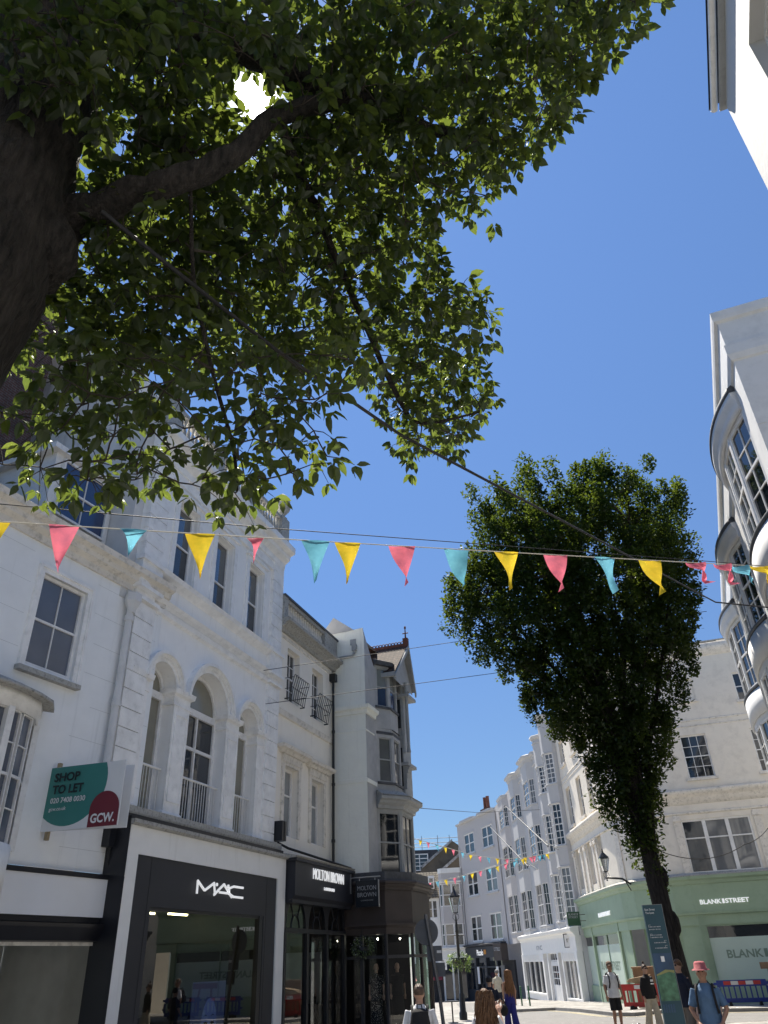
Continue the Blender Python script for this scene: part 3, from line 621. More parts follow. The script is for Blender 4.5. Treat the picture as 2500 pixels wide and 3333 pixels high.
for a, b, c, d in WL:
    m = MB(); m.box(a-.18, a, -.05, .01, c, d+.1); m.box(b, b+.18, -.05, .01, c, d+.1); m.box(a, b, -.05, .01, d, d+.1); m.box(a-.2, b+.2, -.08, .01, d+.1, d+.32)
    m.sweep([(a-.3, .05), (a-.3, -.02), (b+.3, -.02), (b+.3, .05)], [(0, d+.32), (.1, d+.34), (.16, d+.42), (.25, d+.46), (.27, d+.56), (0, d+.62)]); m.build('window_hood', 'cream_trim', Cc)
m = MB(); m.sweep([(c0, 0), (c1, 0)], [(0, 8.8), (.07, 8.82), (.09, 9.0), (0, 9.03)]); m.sweep([(c0, 0), (c1+.04, 0), (c1+.04, .4)], [(0, 11.5), (.03, 11.5), (.04, 11.6), (0, 11.62)]); m.build('string_course', 'cream_trim', Cc)
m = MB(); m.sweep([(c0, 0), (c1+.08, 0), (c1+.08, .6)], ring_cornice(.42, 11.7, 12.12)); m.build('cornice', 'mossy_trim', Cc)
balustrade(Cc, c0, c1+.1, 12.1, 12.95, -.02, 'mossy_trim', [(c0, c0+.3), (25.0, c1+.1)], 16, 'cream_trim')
m = MB(); m.box(c0, c1+.2, -.22, .2, 12.95, 13.03); m.build('parapet_coping', 'lead', Cc)
for a, b, c, d in WU:
    m = MB(); K = 9; y = -.28; za, zb = c-.02, c+.82
    m.tube([(a-.12, 0, za), (a-.12, y*.6, za), (b+.12, y*.6, za), (b+.12, 0, za)], .015, 5)
    for k in range(K):
        x = a-.1+(b-a+.2)*k/(K-1); m.tube([(x, y*.6, za), (x, y*.75, za+.3), (x, y*1.2, zb-.1)], .013, 5)
        if k < K-1:
            x2 = a-.1+(b-a+.2)*(k+1)/(K-1); xm = (x+x2)/2; hw = (x2-x)/2
            m.tube([(xm-hw*cos(pi*j/6), y*1.2-.01*sin(pi*j/6), zb-.1+.09*sin(pi*j/6)) for j in range(7)], .012, 5)
            m.tube([(xm-hw*cos(pi*j/6), y*.8, za+.36+.07*sin(pi*j/6)) for j in range(7)], .01, 5)
    for xx in (a-.12, b+.12):
        for zz in (za+.02, za+.35, zb-.12): m.tube([(xx, .05, zz), (xx, y*(.6 if zz < za+.1 else .78 if zz < za+.4 else 1.2), zz)], .012, 5)
    m.build('balconette', 'cast_iron', Cc)
m = MB(); m.tube([(25.98, -.12, 11.5), (25.98, -.12, 4.5)], .05, 8); m.box(25.86, 26.1, -.24, 0, 11.2, 11.5)
for z in (5.4, 7.3, 9.2): m.tube([(25.98, -.12, z), (25.98, -.12, z+.1)], .07, 8)
m.build('downpipe', 'cast_iron', Cc)
# shopfront C
F5 = lambda s, d, z: (s, -.5+d, z)
m = MB(); m.box(21.56, 26.15, -.78, 0, 3.48, 4.4); m.box(21.5, 26.2, -.84, 0, 4.38, 4.46); m.box(21.56, 26.15, -.7, -.4, 3.3, 3.48); m.sweep([(21.5, -.6), (26.15, -.6)], [(0, 3.36), (.12, 3.4), (.2, 3.48), (0, 3.5)]); m.build('fascia', 'charcoal_panel', Cc)
m = MB(); m.sweep([(21.5, -.3), (26.2, -.3)], [(0, 4.46), (.5, 4.47), (.55, 4.52), (0, 4.62)]); m.build('lead_roof', 'mossy_trim', Cc)
Ff = lambda s, d, z: (s, -.785+d, z)
text(Cc, 'MOLTON BROWN', Ff, 22.75, 3.98, 2.45, .3, name='lettering', ext=.03, bold=-.012, m='white_letter'); text(Cc, 'LONDON', Ff, 23.6, 3.72, .8, .09, ext=.03, m='white_letter', sp=1.25)
holes = []
AW = [(21.62, 22.95), (23.15, 24.42), (24.62, 25.92)]
m = MB(); z_s, z_t = 2.68, 3.44
# lattice of spandrels around pointed arches
for a, b in AW:
    cx = (a+b)/2; hw = (b-a)/2; K = 10
    L_ = [(cx-hw*(1-(k/K)**1.6)*1.0 if 0 else cx-hw*cos(pi/2*(k/K))**.85, z_s+(z_t-z_s)*sin(pi/2*(k/K))) for k in range(K+1)]
    for sgn in (1, -1):
        P_ = [(cx+(x-cx)*sgn, z) for x, z in L_]; ex = a-.1 if sgn == 1 else b+.1
        for k in range(K):
            p, q = P_[k], P_[k+1]; m.quad(F5(ex, 0, p[1]), F5(p[0], 0, p[1]), F5(q[0], 0, q[1]), F5(ex, 0, q[1])); m.quad(F5(p[0], 0, p[1]), F5(q[0], 0, q[1]), F5(q[0], .1, q[1]), F5(p[0], .1, p[1]))
m.box(21.5, 26.05, -.54, -.42, 2.56, 2.68)
for x, w_ in ((21.55, .12), (23.05, .14), (24.52, .14), (25.98, .16)): m.box(x-w_/2, x+w_/2, -.54, -.42, -.5, 2.56)
m.box(21.5, 26.05, -.5, -.42, -.5, .1)
sf = m.build('shopfront_frame', 'black_paint', Cc, fix=False)
m = MB()
for a, b in AW:
    cx = (a+b)/2; hw = (b-a)/2; r = hw*.42
    m.tube([(cx-r*cos(pi*k/8), -.47, z_s+.34*sin(pi*k/8)) for k in range(9)], .02, 5); m.tube([(cx-hw*.5, -.47, z_t-.1), (cx-r*.55, -.47, z_s+.3)], .018, 5); m.tube([(cx+hw*.5, -.47, z_t-.1), (cx+r*.55, -.47, z_s+.3)], .018, 5)
m.build('tracery', 'black_paint', sf)
m = MB(); m.quad((21.55, -.46, 0), (26, -.46, 0), (26, -.46, 3.5), (21.55, -.46, 3.5)); m.build('pane', 'shop_glass', sf)
m = MB(); m.quad((21.5, 3.2, -.4), (26, 3.2, -.4), (26, 3.2, 3.5), (21.5, 3.2, 3.5)); m.quad((26.02, -.4, -.4), (26.02, 3.2, -.4), (26.02, 3.2, 3.5), (26.02, -.4, 3.5)); m.quad((21.5, -.4, 3.3), (26, -.4, 3.3), (26, 3.2, 3.3), (21.5, 3.2, 3.3)); m.quad((21.5, -.4, -.25), (26, -.4, -.25), (26, 3.2, -.25), (21.5, 3.2, -.25)); m.build('shop_interior', 'room_brown', Cc)
m = MB(); m.box(24.2, 24.26, .2, 1.4, .9, 2.1); m.box(25.0, 25.06, -.1, .5, .4, 2.1); m.build('display_panel', 'room_white', Cc)
m = MB(); m.box(24.55, 25.4, -.2, .4, -.3, .75); m.lathe([(.05, 0), (.05, .18), (.02, .2), (.02, .26)], (24.8, .0, .75), 8); m.lathe([(.05, 0), (.05, .18), (.02, .2), (.02, .26)], (25.05, .05, .75), 8); m.build('display_plinth', 'room_dark', Cc)
m = MB(); m.tube([(21.5, -.2, 4.9), (21.5, -.55, 4.72), (26.1, -.72, 4.55)], .035, 6); m.build('cable_conduit', 'cable', Cc)
m = MB(); m.box(21.45, 21.57, -.36, -.04, 4.95, 5.5); m.box(21.62, 21.74, -.36, -.04, 4.95, 5.5); x = m.build('floodlight', 'black_paint'); tag(x, 'pair of slim black boxes above the left end of the dark shop fascia', 'light fitting'); x.location = (*S1(0), 0); x.rotation_euler = (0, 0, radians(71.9))
# hanging sign
hs = root('hanging_sign', 'black hanging sign reading MOLTON BROWN on a steel bracket above the street', 'sign', *S1(25.9), 108.1)
m = MB(); m.box(.98, 1.78, -.04, .04, 3.33, 4.12); m.build('sign_board', 'navy_sign', hs)
m = MB(); m.box(1.78, 1.80, -.045, .045, 3.32, 4.13); m.tube([(.78, 0, 4.22), (1.85, 0, 4.22)], .025, 8); m.tube([(1.1, 0, 4.1), (1.1, 0, 4.2)], .012, 6); m.tube([(1.66, 0, 4.1), (1.66, 0, 4.2)], .012, 6); m.box(.76, .80, -.03, .03, 3.75, 4.35); m.build('bracket', 'steel', hs)
Fs = lambda s, d, z: (s, -.042+d, z)
text(hs, 'MOLTON', Fs, 1.05, 3.83, .66, .13, m='grey_letter', bold=-.004); text(hs, 'BROWN', Fs, 1.05, 3.63, .66, .13, m='grey_letter', bold=-.004); text(hs, 'LONDON', Fs, 1.17, 3.51, .42, .035, m='grey_letter', sp=1.3)
# to let board
tl = root('to_let_board', 'teal and white SHOP TO LET estate agent board standing out from the white house wall', 'sign', -6.86, 15.15, 105)
m = MB(); m.box(0, 1.68, -.012, .012, 4.1, 5.29); bd = m.build('board', 'white_plain', tl)
F2, L2 = segF((0, .05), (1.6, .42)); m = MB(); m.box(0, L2, -.012, .012, 4.12, 5.29, F2); m.build('rear_board', 'white_plain', tl)
m = MB(); m.box(.10, .17, .0, .07, 3.95, 5.38); m.tube([(.05, .05, 4.5), (-.4, .3, 4.5)], .03, 6); m.build('timber_post', 'timber_pale', tl)
K = 40; cx, cz, R = .52, 4.86, .86
def clip(P, x0, x1, z0, z1):
    for ax, v, sg in ((0, x0, 1), (0, x1, -1), (1, z0, 1), (1, z1, -1)):
        Q = []
        for i in range(len(P)):
            a, b = P[i], P[(i+1) % len(P)]; ia = (a[ax]-v)*sg >= 0; ib = (b[ax]-v)*sg >= 0
            if ia: Q.append(a)
            if ia != ib: t = (v-a[ax])/(b[ax]-a[ax]); Q.append((a[0]+(b[0]-a[0])*t, a[1]+(b[1]-a[1])*t))
        P = Q
    return P
circ = lambda cx, cz, R: [(cx+R*cos(2*pi*k/48), cz+R*sin(2*pi*k/48)) for k in range(48)]
m = MB(); m.prism(clip(circ(.52, 4.97, .80), .002, 1.678, 4.105, 5.286), -.016, -.0125); m.build('teal_disc', 'teal_sign', bd)
m = MB(); m.prism(clip(circ(1.33, 4.35, .30), .002, 1.676, 4.105, 5.286) if 0 else clip(circ(1.35, 4.42, .32), 1.03, 1.67, 4.105, 5.28), -.020, -.0165); m.prism([(1.03, 4.105), (1.67, 4.105), (1.67, 4.42), (1.03, 4.42)], -.0195, -.0166); m.build('maroon_disc', 'maroon_sign', bd)
Fb = lambda s, d, z: (s, -.022+d, z)
text(bd, 'SHOP', Fb, .12, 5.0, .58, .17, m='dark_letter', bold=.03, ext=.002); text(bd, 'TO LET', Fb, .12, 4.77, .7, .17, m='dark_letter', bold=.03, ext=.002); text(bd, '020 7408 0030', Fb, .12, 4.60, .78, .1, m='white_plain', bold=.012, ext=.002); text(bd, 'gcw.co.uk', Fb, .12, 4.44, .38, .09, m='white_plain', bold=.005, ext=.002); text(bd, 'GCW.', Fb, 1.09, 4.17, .52, .17, m='white_plain', bold=.03, ext=.002)

# ---- D: corner building
D = root('corner_building', 'pale green end wall and grey bay windowed corner house above a brown shopfront', 'building', *S1(26.3), 18.1)
o = 1.32
# local: x along street from end wall, y inward; facade at y=-1.32
m = MB(); pr = [(3.5, 13.0), (.6, 13.35), (-.6, 13.35), (-o+.05, 13.4), (-o, 12.9), (-o, 4.3), (3.5, 4.3)]
V = [(0, y, z) for y, z in pr]; n = len(pr)
m.add(V, [tuple(range(n))]); m.build('gable_wall', 'pale_green_stucco', D)
m = MB(); m.quad((0, -o, 4.3), (4.7, -o, 4.3), (4.7, -o, 11.9), (0, -o, 11.9)); m.add([(0, -o, 11.9), (1.4, -o, 11.9), (0, -o, 12.9)], [(0, 1, 2)]); m.quad((0, -o+.05, 13.4), (0, 3.5, 13), (3.5, 3.5, 12), (2.4, -o+.3, 11.9)); m.add([(0, -o, 12.9), (0, -o+.05, 13.4), (2.4, -o+.3, 11.9), (1.4, -o, 11.9)], [(0, 1, 2, 3)])
m.quad((4.7, -o, 4.3), (4.7, 4, 4.3), (4.7, 4, 12), (4.7, -o, 12)); m.quad((0, -o, 11.9), (4.7, -o, 11.9), (4.7, 4, 11.9), (0, 4, 11.9)); m.build('wall', 'grey_stucco', D, fix=False)
m = MB(); m.sweep([(0, 2), (0, -o), (1.0, -o)], [(0, 9.9), (.06, 9.9), (.08, 10.02), (.18, 10.08), (.2, 10.2), (0, 10.24)]); m.sweep([(0, 2), (0, -o), (1.0, -o)], [(0, 7.38), (.035, 7.38), (.035, 7.52), (0, 7.54)]); m.sweep([(0, 2), (0, -o), (.9, -o)], [(0, 9.25), (.02, 9.25), (.02, 9.3), (0, 9.32)]); m.build('string_course', 'pale_green_stucco', D)
m = MB(); m.add([(-.02, .6, 13.3), (-.02, 0.0, 14.05), (-.02, -.9, 13.36), (3, .6, 13.3), (3, 0, 14.05), (3, -.9, 13.36)], [(0, 1, 2), (3, 5, 4), (0, 3, 4, 1), (1, 4, 5, 2)]); m.build('attic_gable', 'grey_stucco', D)
m = MB(); m.tube([(-.08, 1.9, 12.2), (-.08, -.85, 12.25), (-.08, -.93, 12.35), (-.08, -.93, 12.5)], .05, 8); m.box(-.14, 0, -1.02, -.84, 12.45, 12.7); m.box(-.05, .0, -.98, -.74, 12.72, 12.95); m.build('soil_pipe', 'grey_timber', D)
def canted(par, x0, x1, cant, proj, y, z0, z1, rows, mt, fm, pms, cap=None, capmt='lead', nx=1, nt=1, nb=1, name='bay', marg=.1, wname='window', caph=.12, skirt=0):
    P_ = [(x0, y), (x0+cant, y-proj), (x1-cant, y-proj), (x1, y)]; b = MB()
    for k in range(3):
        F, L = segF(P_[k], P_[k+1])
        wall(b, 0, L, z0, z1, [(marg, L-marg, c, d) for c, d in rows], rev=.06, F=F)
    b.add([(x, yy, z0) for x, yy in P_], [(0, 1, 2, 3)]); b.add([(x, yy, z1) for x, yy in P_], [(0, 1, 2, 3)])
    bo = b.build(name, mt, par)
    for k in range(3):
        F, L = segF(P_[k], P_[k+1])
        for j, (c, d) in enumerate(rows):
            pm = random.choice(pms)
            wide = k == 1
            window(par, marg, L-marg, c, d, .03, (nx if not wide or L < 1.4 else max(nx, 2)) if isinstance(nx, int) else nx[k], nt, nb, fwd=.045, F=F, pm=pm, fm=fm, name=wname)
    m = MB()
    for c, d in rows: m.sweep(P_, [(0, c-.1), (.06, c-.1), (.07, c-.02), (0, c)])
    m.sweep(P_, cap or [(0, z1), (.12, z1), (.14, z1+caph), (-.1, z1+caph+.14)]); m.add([(x, yy, z1+caph+.13) for x, yy in P_], [(0, 1, 2, 3)]); m.build('bay_roof', capmt, bo)
    return bo
canted(D, 1.15, 3.3, .62, .48, -o, 6.9, 9.5, [(7.62, 9.28)], 'grey_stucco', 'grey_timber', ['pane_blind', 'pane_curtain'], cap=[(0, 9.4), (.01, 9.4), (.01, 9.5), (0, 9.5)], caph=0.)
canted(D, 1.15, 3.25, .58, .42, -o, 9.52, 12.25, [(10.52, 12.1)], 'grey_stucco', 'grey_timber', [('pane_blind', 'pane_blue')], cap=[(0, 12.2), (.16, 12.2), (.2, 12.36), (-.1, 12.5)], caph=.0)
canted(D, .95, 4.1, .85, .68, -o, 4.05, 6.85, [(4.45, 6.5)], 'grey_timber', 'grey_timber', ['pane_dark'], cap=ring_cornice(.38, 6.62, 7.05), capmt='grey_timber', nx=1, marg=.1)
m = MB(); m.sweep([(.95, -o), (1.8, -o-.68), (3.25, -o-.68), (4.1, -o)], [(.08, 7.02), (.4, 7.06), (.1, 7.25), (0, 7.25)]); m.build('bay_flashing', 'mossy_trim', D)
# timber gable with clay roof at the far end
tx0, tx1 = 3.0, 4.0
m = MB(); m.box(tx0, tx1, -o-.5, -o, 7.0, 11.4); m.box(tx0+1., tx1+.5, -o-.1, -o, 4.1, 11.4); m.build('timber_bay', 'grey_timber', D)
m = MB()
for z0_, z1_ in ((7.7, 9.2), (10.0, 11.2)): m.box(tx0-.03, tx0, -o-.45, -o-.05, z0_, z1_)
m.build('bay_panel', 'pane_dim', D)
m = MB()
for yy in (-o-.5, -o-.72): m.tube([(tx0+.05, yy, 9.0), (tx0+.05, yy, 9.3), (tx0+.05, yy, 9.9), (tx0+.05, yy, 11.5), (tx0+.05, yy, 11.9)], [.09, .05, .08, .06, .1], 8)
for zz in (11.4, 8.6): m.box(tx0-.1, tx1, -o-(.85 if zz > 9 else .72), -o, zz-.12, zz)
for zb in (8.5,):
    for k in range(6):
        t0 = k/6*pi/2; m.box(tx0, tx0+.12, -o-.5-.25*(1-cos(t0))-.08, -o-.48, zb-.9+.85*sin(t0), zb-.9+.85*sin(t0+.26)+.02)
m.build('carved_bracket', 'grey_timber', D)
m = MB(); xr0, xr1, ye, yr, ze, zr = 1.6, tx1, -o-1.35, -o+.9, 12.0, 13.75
m.add([(xr0, ye, ze), (xr1, ye, ze), (xr1, yr, zr), (xr0, yr, zr), (xr0, yr+2.2, ze), (xr1, yr+2.2, ze)], [(0, 1, 2, 3), (3, 2, 5, 4), (1, 5, 2), (0, 3, 4)]); 
m = MB(); ry0, ry1 = -o-.95, 2.6; xm = 2.95
V = [(xm-1.4, ry0+.2, 11.95), (xm-1.4, ry1, 11.95), (xm, ry1, 13.55), (xm, ry0, 13.55), (xm+1.35, ry0+.2, 11.95), (xm+1.35, ry1, 11.95)]
m.add(V, [(0, 3, 2, 1), (3, 4, 5, 2), (1, 2, 5)]); rf = m.build('clay_roof', 'clay_tile', D, fix=False); m = MB(); m.add([(x, y, z-.12) for x, y, z in V], [(0, 1, 2, 3), (3, 2, 5, 4)]); m.build('soffit', 'grey_timber', rf, fix=False)
m = MB(); m.box(xm-.06, xm+.06, ry0, ry1, 13.5, 13.62)
for k in range(26):
    y = ry0+.25+k*.145; m.tube([(xm, y+.06*cos(2*pi*j/8), 13.68+.06*sin(2*pi*j/8)) for j in range(9)], .02, 5)
m.box(xm-.1, xm+.1, ry0-.02, ry0+.2, 13.4, 13.85); m.tube([(xm, ry0+.09, 13.8), (xm, ry0+.09, 14.35)], [.04, .02], 6); m.tube([(xm, ry0-.04, 14.1), (xm, ry0+.22, 14.1)], .025, 6); m.ell((xm, ry0+.09, 14.36), (.05, .05, .08), 8, 5); m.build('ridge_crest', 'terracotta', rf)
m = MB()
for sx_ in (-1, 1):
    V = [(xm+sx_*1.45, ry0+.15, 11.8), (xm, ry0-.05, 13.55), (xm, ry0-.05, 13.35), (xm+sx_*1.38, ry0+.15, 11.62)]; V += [(x, y+.06, z) for x, y, z in V]
    m.add(V, [(0, 1, 2, 3), (4, 7, 6, 5), (0, 4, 5, 1), (1, 5, 6, 2), (2, 6, 7, 3), (3, 7, 4, 0)])
m.box(xm-1.45, xm-1.32, ry0+.2, ry1, 11.75, 11.93); m.add([(xm-1.3, ry0+.3, 11.7), (xm+1.3, ry0+.3, 11.7), (xm, ry0+.25, 13.2)], [(0, 1, 2)]); m.build('bargeboard', 'grey_timber', D, fix=False)
m = MB(); m.lathe([(.22, 0), (.22, 1.2), (.28, 1.25), (.28, 1.32), (.2, 1.36), (.12, 1.5), (.05, 1.56)], (2.9, -.9, 11.8), 10); m.build('chimney', 'grey_stucco', D)
# brown shopfront, octagonal
so_ = 1.85
sp = [(.0, .8), (.0, -so_-.02), (.55, -so_-.62), (3.6, -so_-.62), (4.3, -so_), (6.5, -so_)]
sp = [(0, .8), (0, -1.86), (.95, -2.5), (2.9, -2.5), (3.7, -1.8), (5.5, -1.8)]
m = MB(); m.sweep(sp, [(-.4, 2.85), (0, 2.85), (0, 3.85), (-.4, 3.85)]); m.sweep(sp, [(-.3, 2.55), (.0, 2.55), (.03, 2.72), (.05, 2.74), (.12, 2.8), (.12, 2.86), (-.3, 2.88)]); m.sweep(sp, ring_cornice(.22, 3.84, 4.12)); m.slab(sp+[(5.5, 2), (0, 2)], 4.1, 4.14); m.build('shop_fascia', 'brown_paint', D)
m = MB(); m.sweep(sp, [(-.15, 4.12), (.05, 4.14), (.05, 4.4), (-.15, 4.42)]); m.build('bay_plinth', 'lead', D)
for k in range(len(sp)-1):
    F, L = segF(sp[k], sp[k+1]); m = MB(); nn = max(1, round(L/.95))
    for j in range(nn+1): x = L*j/nn; m.box(max(0, x-.05), min(L, x+.05), .02, .12, -.5, 2.55, F)
    m.box(0, L, .02, .12, 1.86, 1.95, F); m.box(0, L, .0, .14, -.5, -.05, F)
    fo = m.build('shopfront_frame', 'dark_grey_paint' if k < 2 else 'brown_paint', D); m = MB(); m.quad(F(0, .08, -.1), F(L, .08, -.1), F(L, .08, 2.55), F(0, .08, 2.55)); m.build('pane', 'shop_glass', fo)
m = MB(); m.quad((.3, 1.2, -.4), (5.4, 1.2, -.4), (5.4, 1.2, 2.8), (.3, 1.2, 2.8)); m.slab([(0, 1.2), (0, -1.8), (.95, -2.4), (2.9, -2.4), (3.7, -1.75), (5.4, -1.75), (5.4, 1.2)], 2.56, 2.6); m.slab([(0, 1.2), (0, -1.8), (.95, -2.4), (2.9, -2.4), (3.7, -1.75), (5.4, -1.75), (5.4, 1.2)], -.45, -.36); m.quad((2.3, -1.9, -.4), (2.3, 1.2, -.4), (2.3, 1.2, 2.6), (2.3, -1.9, 2.6)); m.build('shop_interior', 'room_dark', D)
for x, y in ((1.0, -1.2), (1.9, -1.7)):
    m = MB(); m.ell((x, y, 2.44), (.03, .03, .03), 8, 5); m.build('spotlight', 'spot_light', D)
# ---------------------------------------------------------------- cream corner building with the mint shop
K_ = root('cream_corner_building', 'large cream stucco corner building with a rounded corner above the mint green coffee shop', 'building', 0, 0, 90)
Lp = [(11.9, 56.7), (11.9, 46.4), (12.0, 45.0), (12.35, 43.7), (12.95, 42.5), (13.65, 41.75), (14.4, 41.25), (21.6, 38.91), (24.5, 38.6), (27, 39.4), (28, 45)]
m = MB()
F, L = segF(Lp[0], Lp[1])
HL = [(2.05, 3.4), (5.5, 6.85), (8.4, 9.6)]
holes = [(a, b, 9.3, 11.7) for a, b in HL] + [(a, b, 13.3, 14.9) for a, b in HL] + [(a+.1, b-.1, 5.4, 7.8) for a, b in HL]
wall(m, 0, L, 4.6, 16.3, holes, rev=.3, F=F)
for a, b in HL:
    window(K_, a, b, 9.3, 11.7, .18, 3, 2, 2, F=F, pm='pane_dim'); window(K_, a, b, 13.3, 14.9, .18, 3, 2, 2, F=F, pm='pane_dim'); window(K_, a+.1, b-.1, 5.4, 7.8, .2, 2, 1, 1, F=F, pm='pane_curtain')
    t = MB(); t.box(a-.1, b+.1, -.12, 0, 9.1, 9.28, F); t.box(a-.1, b+.1, -.12, 0, 13.1, 13.28, F); t.build('sill', 'cream_trim', K_)
for k in range(1, 6):
    Fk, Lk_ = segF(Lp[k], Lp[k+1]); wall(m, 0, Lk_, 4.6, 16.3, F=Fk)
FR, LR = segF(Lp[6], Lp[7])
tri = (.22, 3.55, 4.98, 7.47); s1 = (1.15, 2.48, 9.45, 11.67); s2 = (4.7, 6.0, 9.45, 11.67); s3 = (4.6, 5.9, 13.2, 14.72)
wall(m, 0, LR, 4.6, 16.3, [tri, s1, s2, s3, (5.2, 6.9, 4.98, 7.47), (1.6, 2.5, 13.5, 14.72, False, .08)], rev=.22, F=FR)
m.quad(*[FR(x, .08, z) for x, z in ((1.6, 13.5), (2.5, 13.5), (2.5, 14.72), (1.6, 14.72))])
for k in range(7, 10):
    Fk, Lk_ = segF(Lp[k], Lp[k+1]); wall(m, 0, Lk_, -1, 16.3, F=Fk)
m.add([(x, y, 16.2) for x, y in Lp], [tuple(range(len(Lp)))])
m.quad((11.9, 56.7, 4), (11.9, 56.7, 16.3), (24, 56.7, 16.3), (24, 56.7, 4)); m.build('wall', 'blank_cream', K_, fix=False)
for h in (s1, s2): 
    window(K_, *h, .1, 3, 2, 2, F=FR, pm=('pane_dim', 'pane_dark'), bar=.028, fwd=.07)
    t = MB(); t.box(h[0]-.12, h[1]+.12, -.12, .1, h[2]-.12, h[2], FR); t.build('sill', 'cream_trim', K_)
window(K_, *s3, .1, 3, 1, 1, F=FR, pm='pane_dim'); t = MB(); t.box(4.5, 6, -.12, .1, 13.08, 13.2, FR); t.box(1.5, 2.6, -.1, 0, 13.4, 13.5, FR); t.build('sill', 'cream_trim', K_)
for a, b in ((.22, 3.55), (5.2, 6.9)):
    n_ = 3 if b-a > 2 else 2
    for i in range(n_):
        x = a+(b-a)*i/n_; window(K_, x, x+(b-a)/n_, 4.98, 7.47, .06, 1, 1, 1, F=FR, pm=random.choice(['pane_dim', 'pane_curtain']), fwd=.09, mr=.66, th=.06, name='window')
m = MB(); cp = Lp[:9]
m.sweep(cp, [(0, 15.9), (.03, 15.9), (.05, 16.05), (.16, 16.15), (.2, 16.3), (.2, 16.6), (-.3, 16.6), (-.3, 16.3)], True)
m.sweep(cp, [(0, 12.38), (.03, 12.4), (.03, 12.48), (0, 12.5)], True); m.sweep(cp, [(0, 12.1), (.03, 12.12), (.03, 12.16), (0, 12.18)], True)
m.sweep(cp, [(0, 8.2), (.02, 8.2), (.03, 8.5), (.1, 8.6), (.24, 8.68), (.28, 8.8), (.28, 8.9), (0, 8.96)], True); m.sweep(cp, [(0, 7.72), (.05, 7.74), (.07, 7.84), (0, 7.86)], True)
m.build('cornice', 'cream_trim', K_)
m = MB(); m.sweep(cp, [(.22, 16.6), (.24, 16.68), (-.3, 16.7)], True, False); m.build('parapet_coping', 'mossy_trim', K_, fix=False)
m = MB()
for x in (-.12, 3.72, 4.75): m.box(x, x+.36, -.07, 0, 4.9, 7.7, FR); m.box(x-.05, x+.41, -.12, 0, 7.42, 7.55, FR)
for x in (.6, 1.6, 3.8, 5.0, 7.2, 8.0): m.box(x, x+.4, -.09, 0, 4.9, 7.7, F); m.box(x-.05, x+.45, -.16, 0, 7.4, 7.6, F)
for k in (2, 4): Fk, Lk_ = segF(Lp[k], Lp[k+1]); m.box(.3, .7, -.07, 0, 4.9, 7.7, Fk)
m.build('pilaster', 'cream_trim', K_)
# shop below
sp = Lp[:8]
m = MB(); m.sweep(sp, [(-.3, 3.3), (.14, 3.3), (.14, 4.55), (-.3, 4.6)]); m.sweep(sp, [(.1, 4.5), (.2, 4.52), (.24, 4.66), (.36, 4.74), (.38, 4.86), (0, 4.95)]); m.sweep(sp, [(0, 2.75), (.06, 2.75), (.06, 3.18), (.16, 3.2), (.18, 3.3), (0, 3.3)]); m.build('shop_fascia', 'mint_paint', K_)
m = MB(); m.sweep(sp, [(.1, 4.95), (.38, 4.87), (.38, 4.9), (.1, 5.02)]); m.build('fascia_flashing', 'mossy_trim', K_)
m = MB()
for x in (0.0, 6.2): m.box(x, x+.28, -.1, .1, -1, 3.3, FR)
for x in (.05, 6.25):
    for z0_, z1_ in ((.6, 1.9), (2.05, 3.2)): m.box(x+.02, x+.04, -.13, -.1, z0_, z1_, FR); m.box(x+.14, x+.16, -.13, -.1, z0_, z1_, FR)
m.box(.28, 6.2, -.06, .1, -1, .35, FR); m.box(.28, 6.2, -.1, .1, .35, .45, FR); m.box(0, 6.48, -.14, .02, -1, .0, FR)
for x in (0, 3.4, 9.9): m.box(x, x+.25, -.1, .1, -2, 3.3, F)
m.box(0, 10, -.06, .1, -2, .1, F); m.box(0, 3.4, -.0, .12, .1, 3.3, F) if 0 else None
for k in range(1, 6):
    Fk, Lk_ = segF(Lp[k], Lp[k+1])
    if k in (1, 5): m.box(0, Lk_, .0, .1, -1.5, 2.8, Fk)
    else: m.box(0, Lk_, .85, .95, -1.5, 2.8, Fk)
F1, _ = segF(Lp[1], Lp[2]); 
m.build('shopfront_panel', 'mint_paint', K_)
m = MB()
for k in (3,):
    Fk, Lk_ = segF(Lp[k], Lp[k+1]); m.box(.1, Lk_-.1, .78, .84, -.6, 2.0, Fk); m.box(.1, Lk_-.1, .78, .84, 2.05, 2.7, Fk)
dr_ = m.build('shop_door', 'mint_dark', K_)
m = MB(); Fk, Lk_ = segF(Lp[3], Lp[4]); m.box(.4, Lk_-.4, .76, .78, .4, 1.8, Fk); m.box(.2, Lk_-.2, .76, .78, 2.15, 2.6, Fk); m.build('pane', 'pane_dark', dr_)
m = MB(); 
for x0_, x1_, FF, zb in ((.28, 6.2, FR, .45), (.25, 3.4, F, .1), (3.65, 9.9, F, .1)):
    m.box(x0_, x1_, .0, .06, 2.68, 2.75, FF); m.box(x0_, x0_+.05, .0, .06, zb, 2.68, FF); m.box(x1_-.05, x1_, 0, .06, zb, 2.68, FF)
    if x1_-x0_ > 4: m.box((x0_+x1_)/2-.03, (x0_+x1_)/2+.03, 0, .06, zb, 2.68, FF)
sw = m.build('shop_window', 'mint_paint', K_)
m = MB(); 
for x0_, x1_, FF, zb in ((.28, 6.2, FR, .45), (.25, 3.4, F, .1), (3.65, 9.9, F, .1)): m.quad(FF(x0_, .05, 2.2), FF(x1_, .05, 2.2), FF(x1_, .05, 2.7), FF(x0_, .05, 2.7))
m.build('pane', 'pane_dark', sw)
fls = []
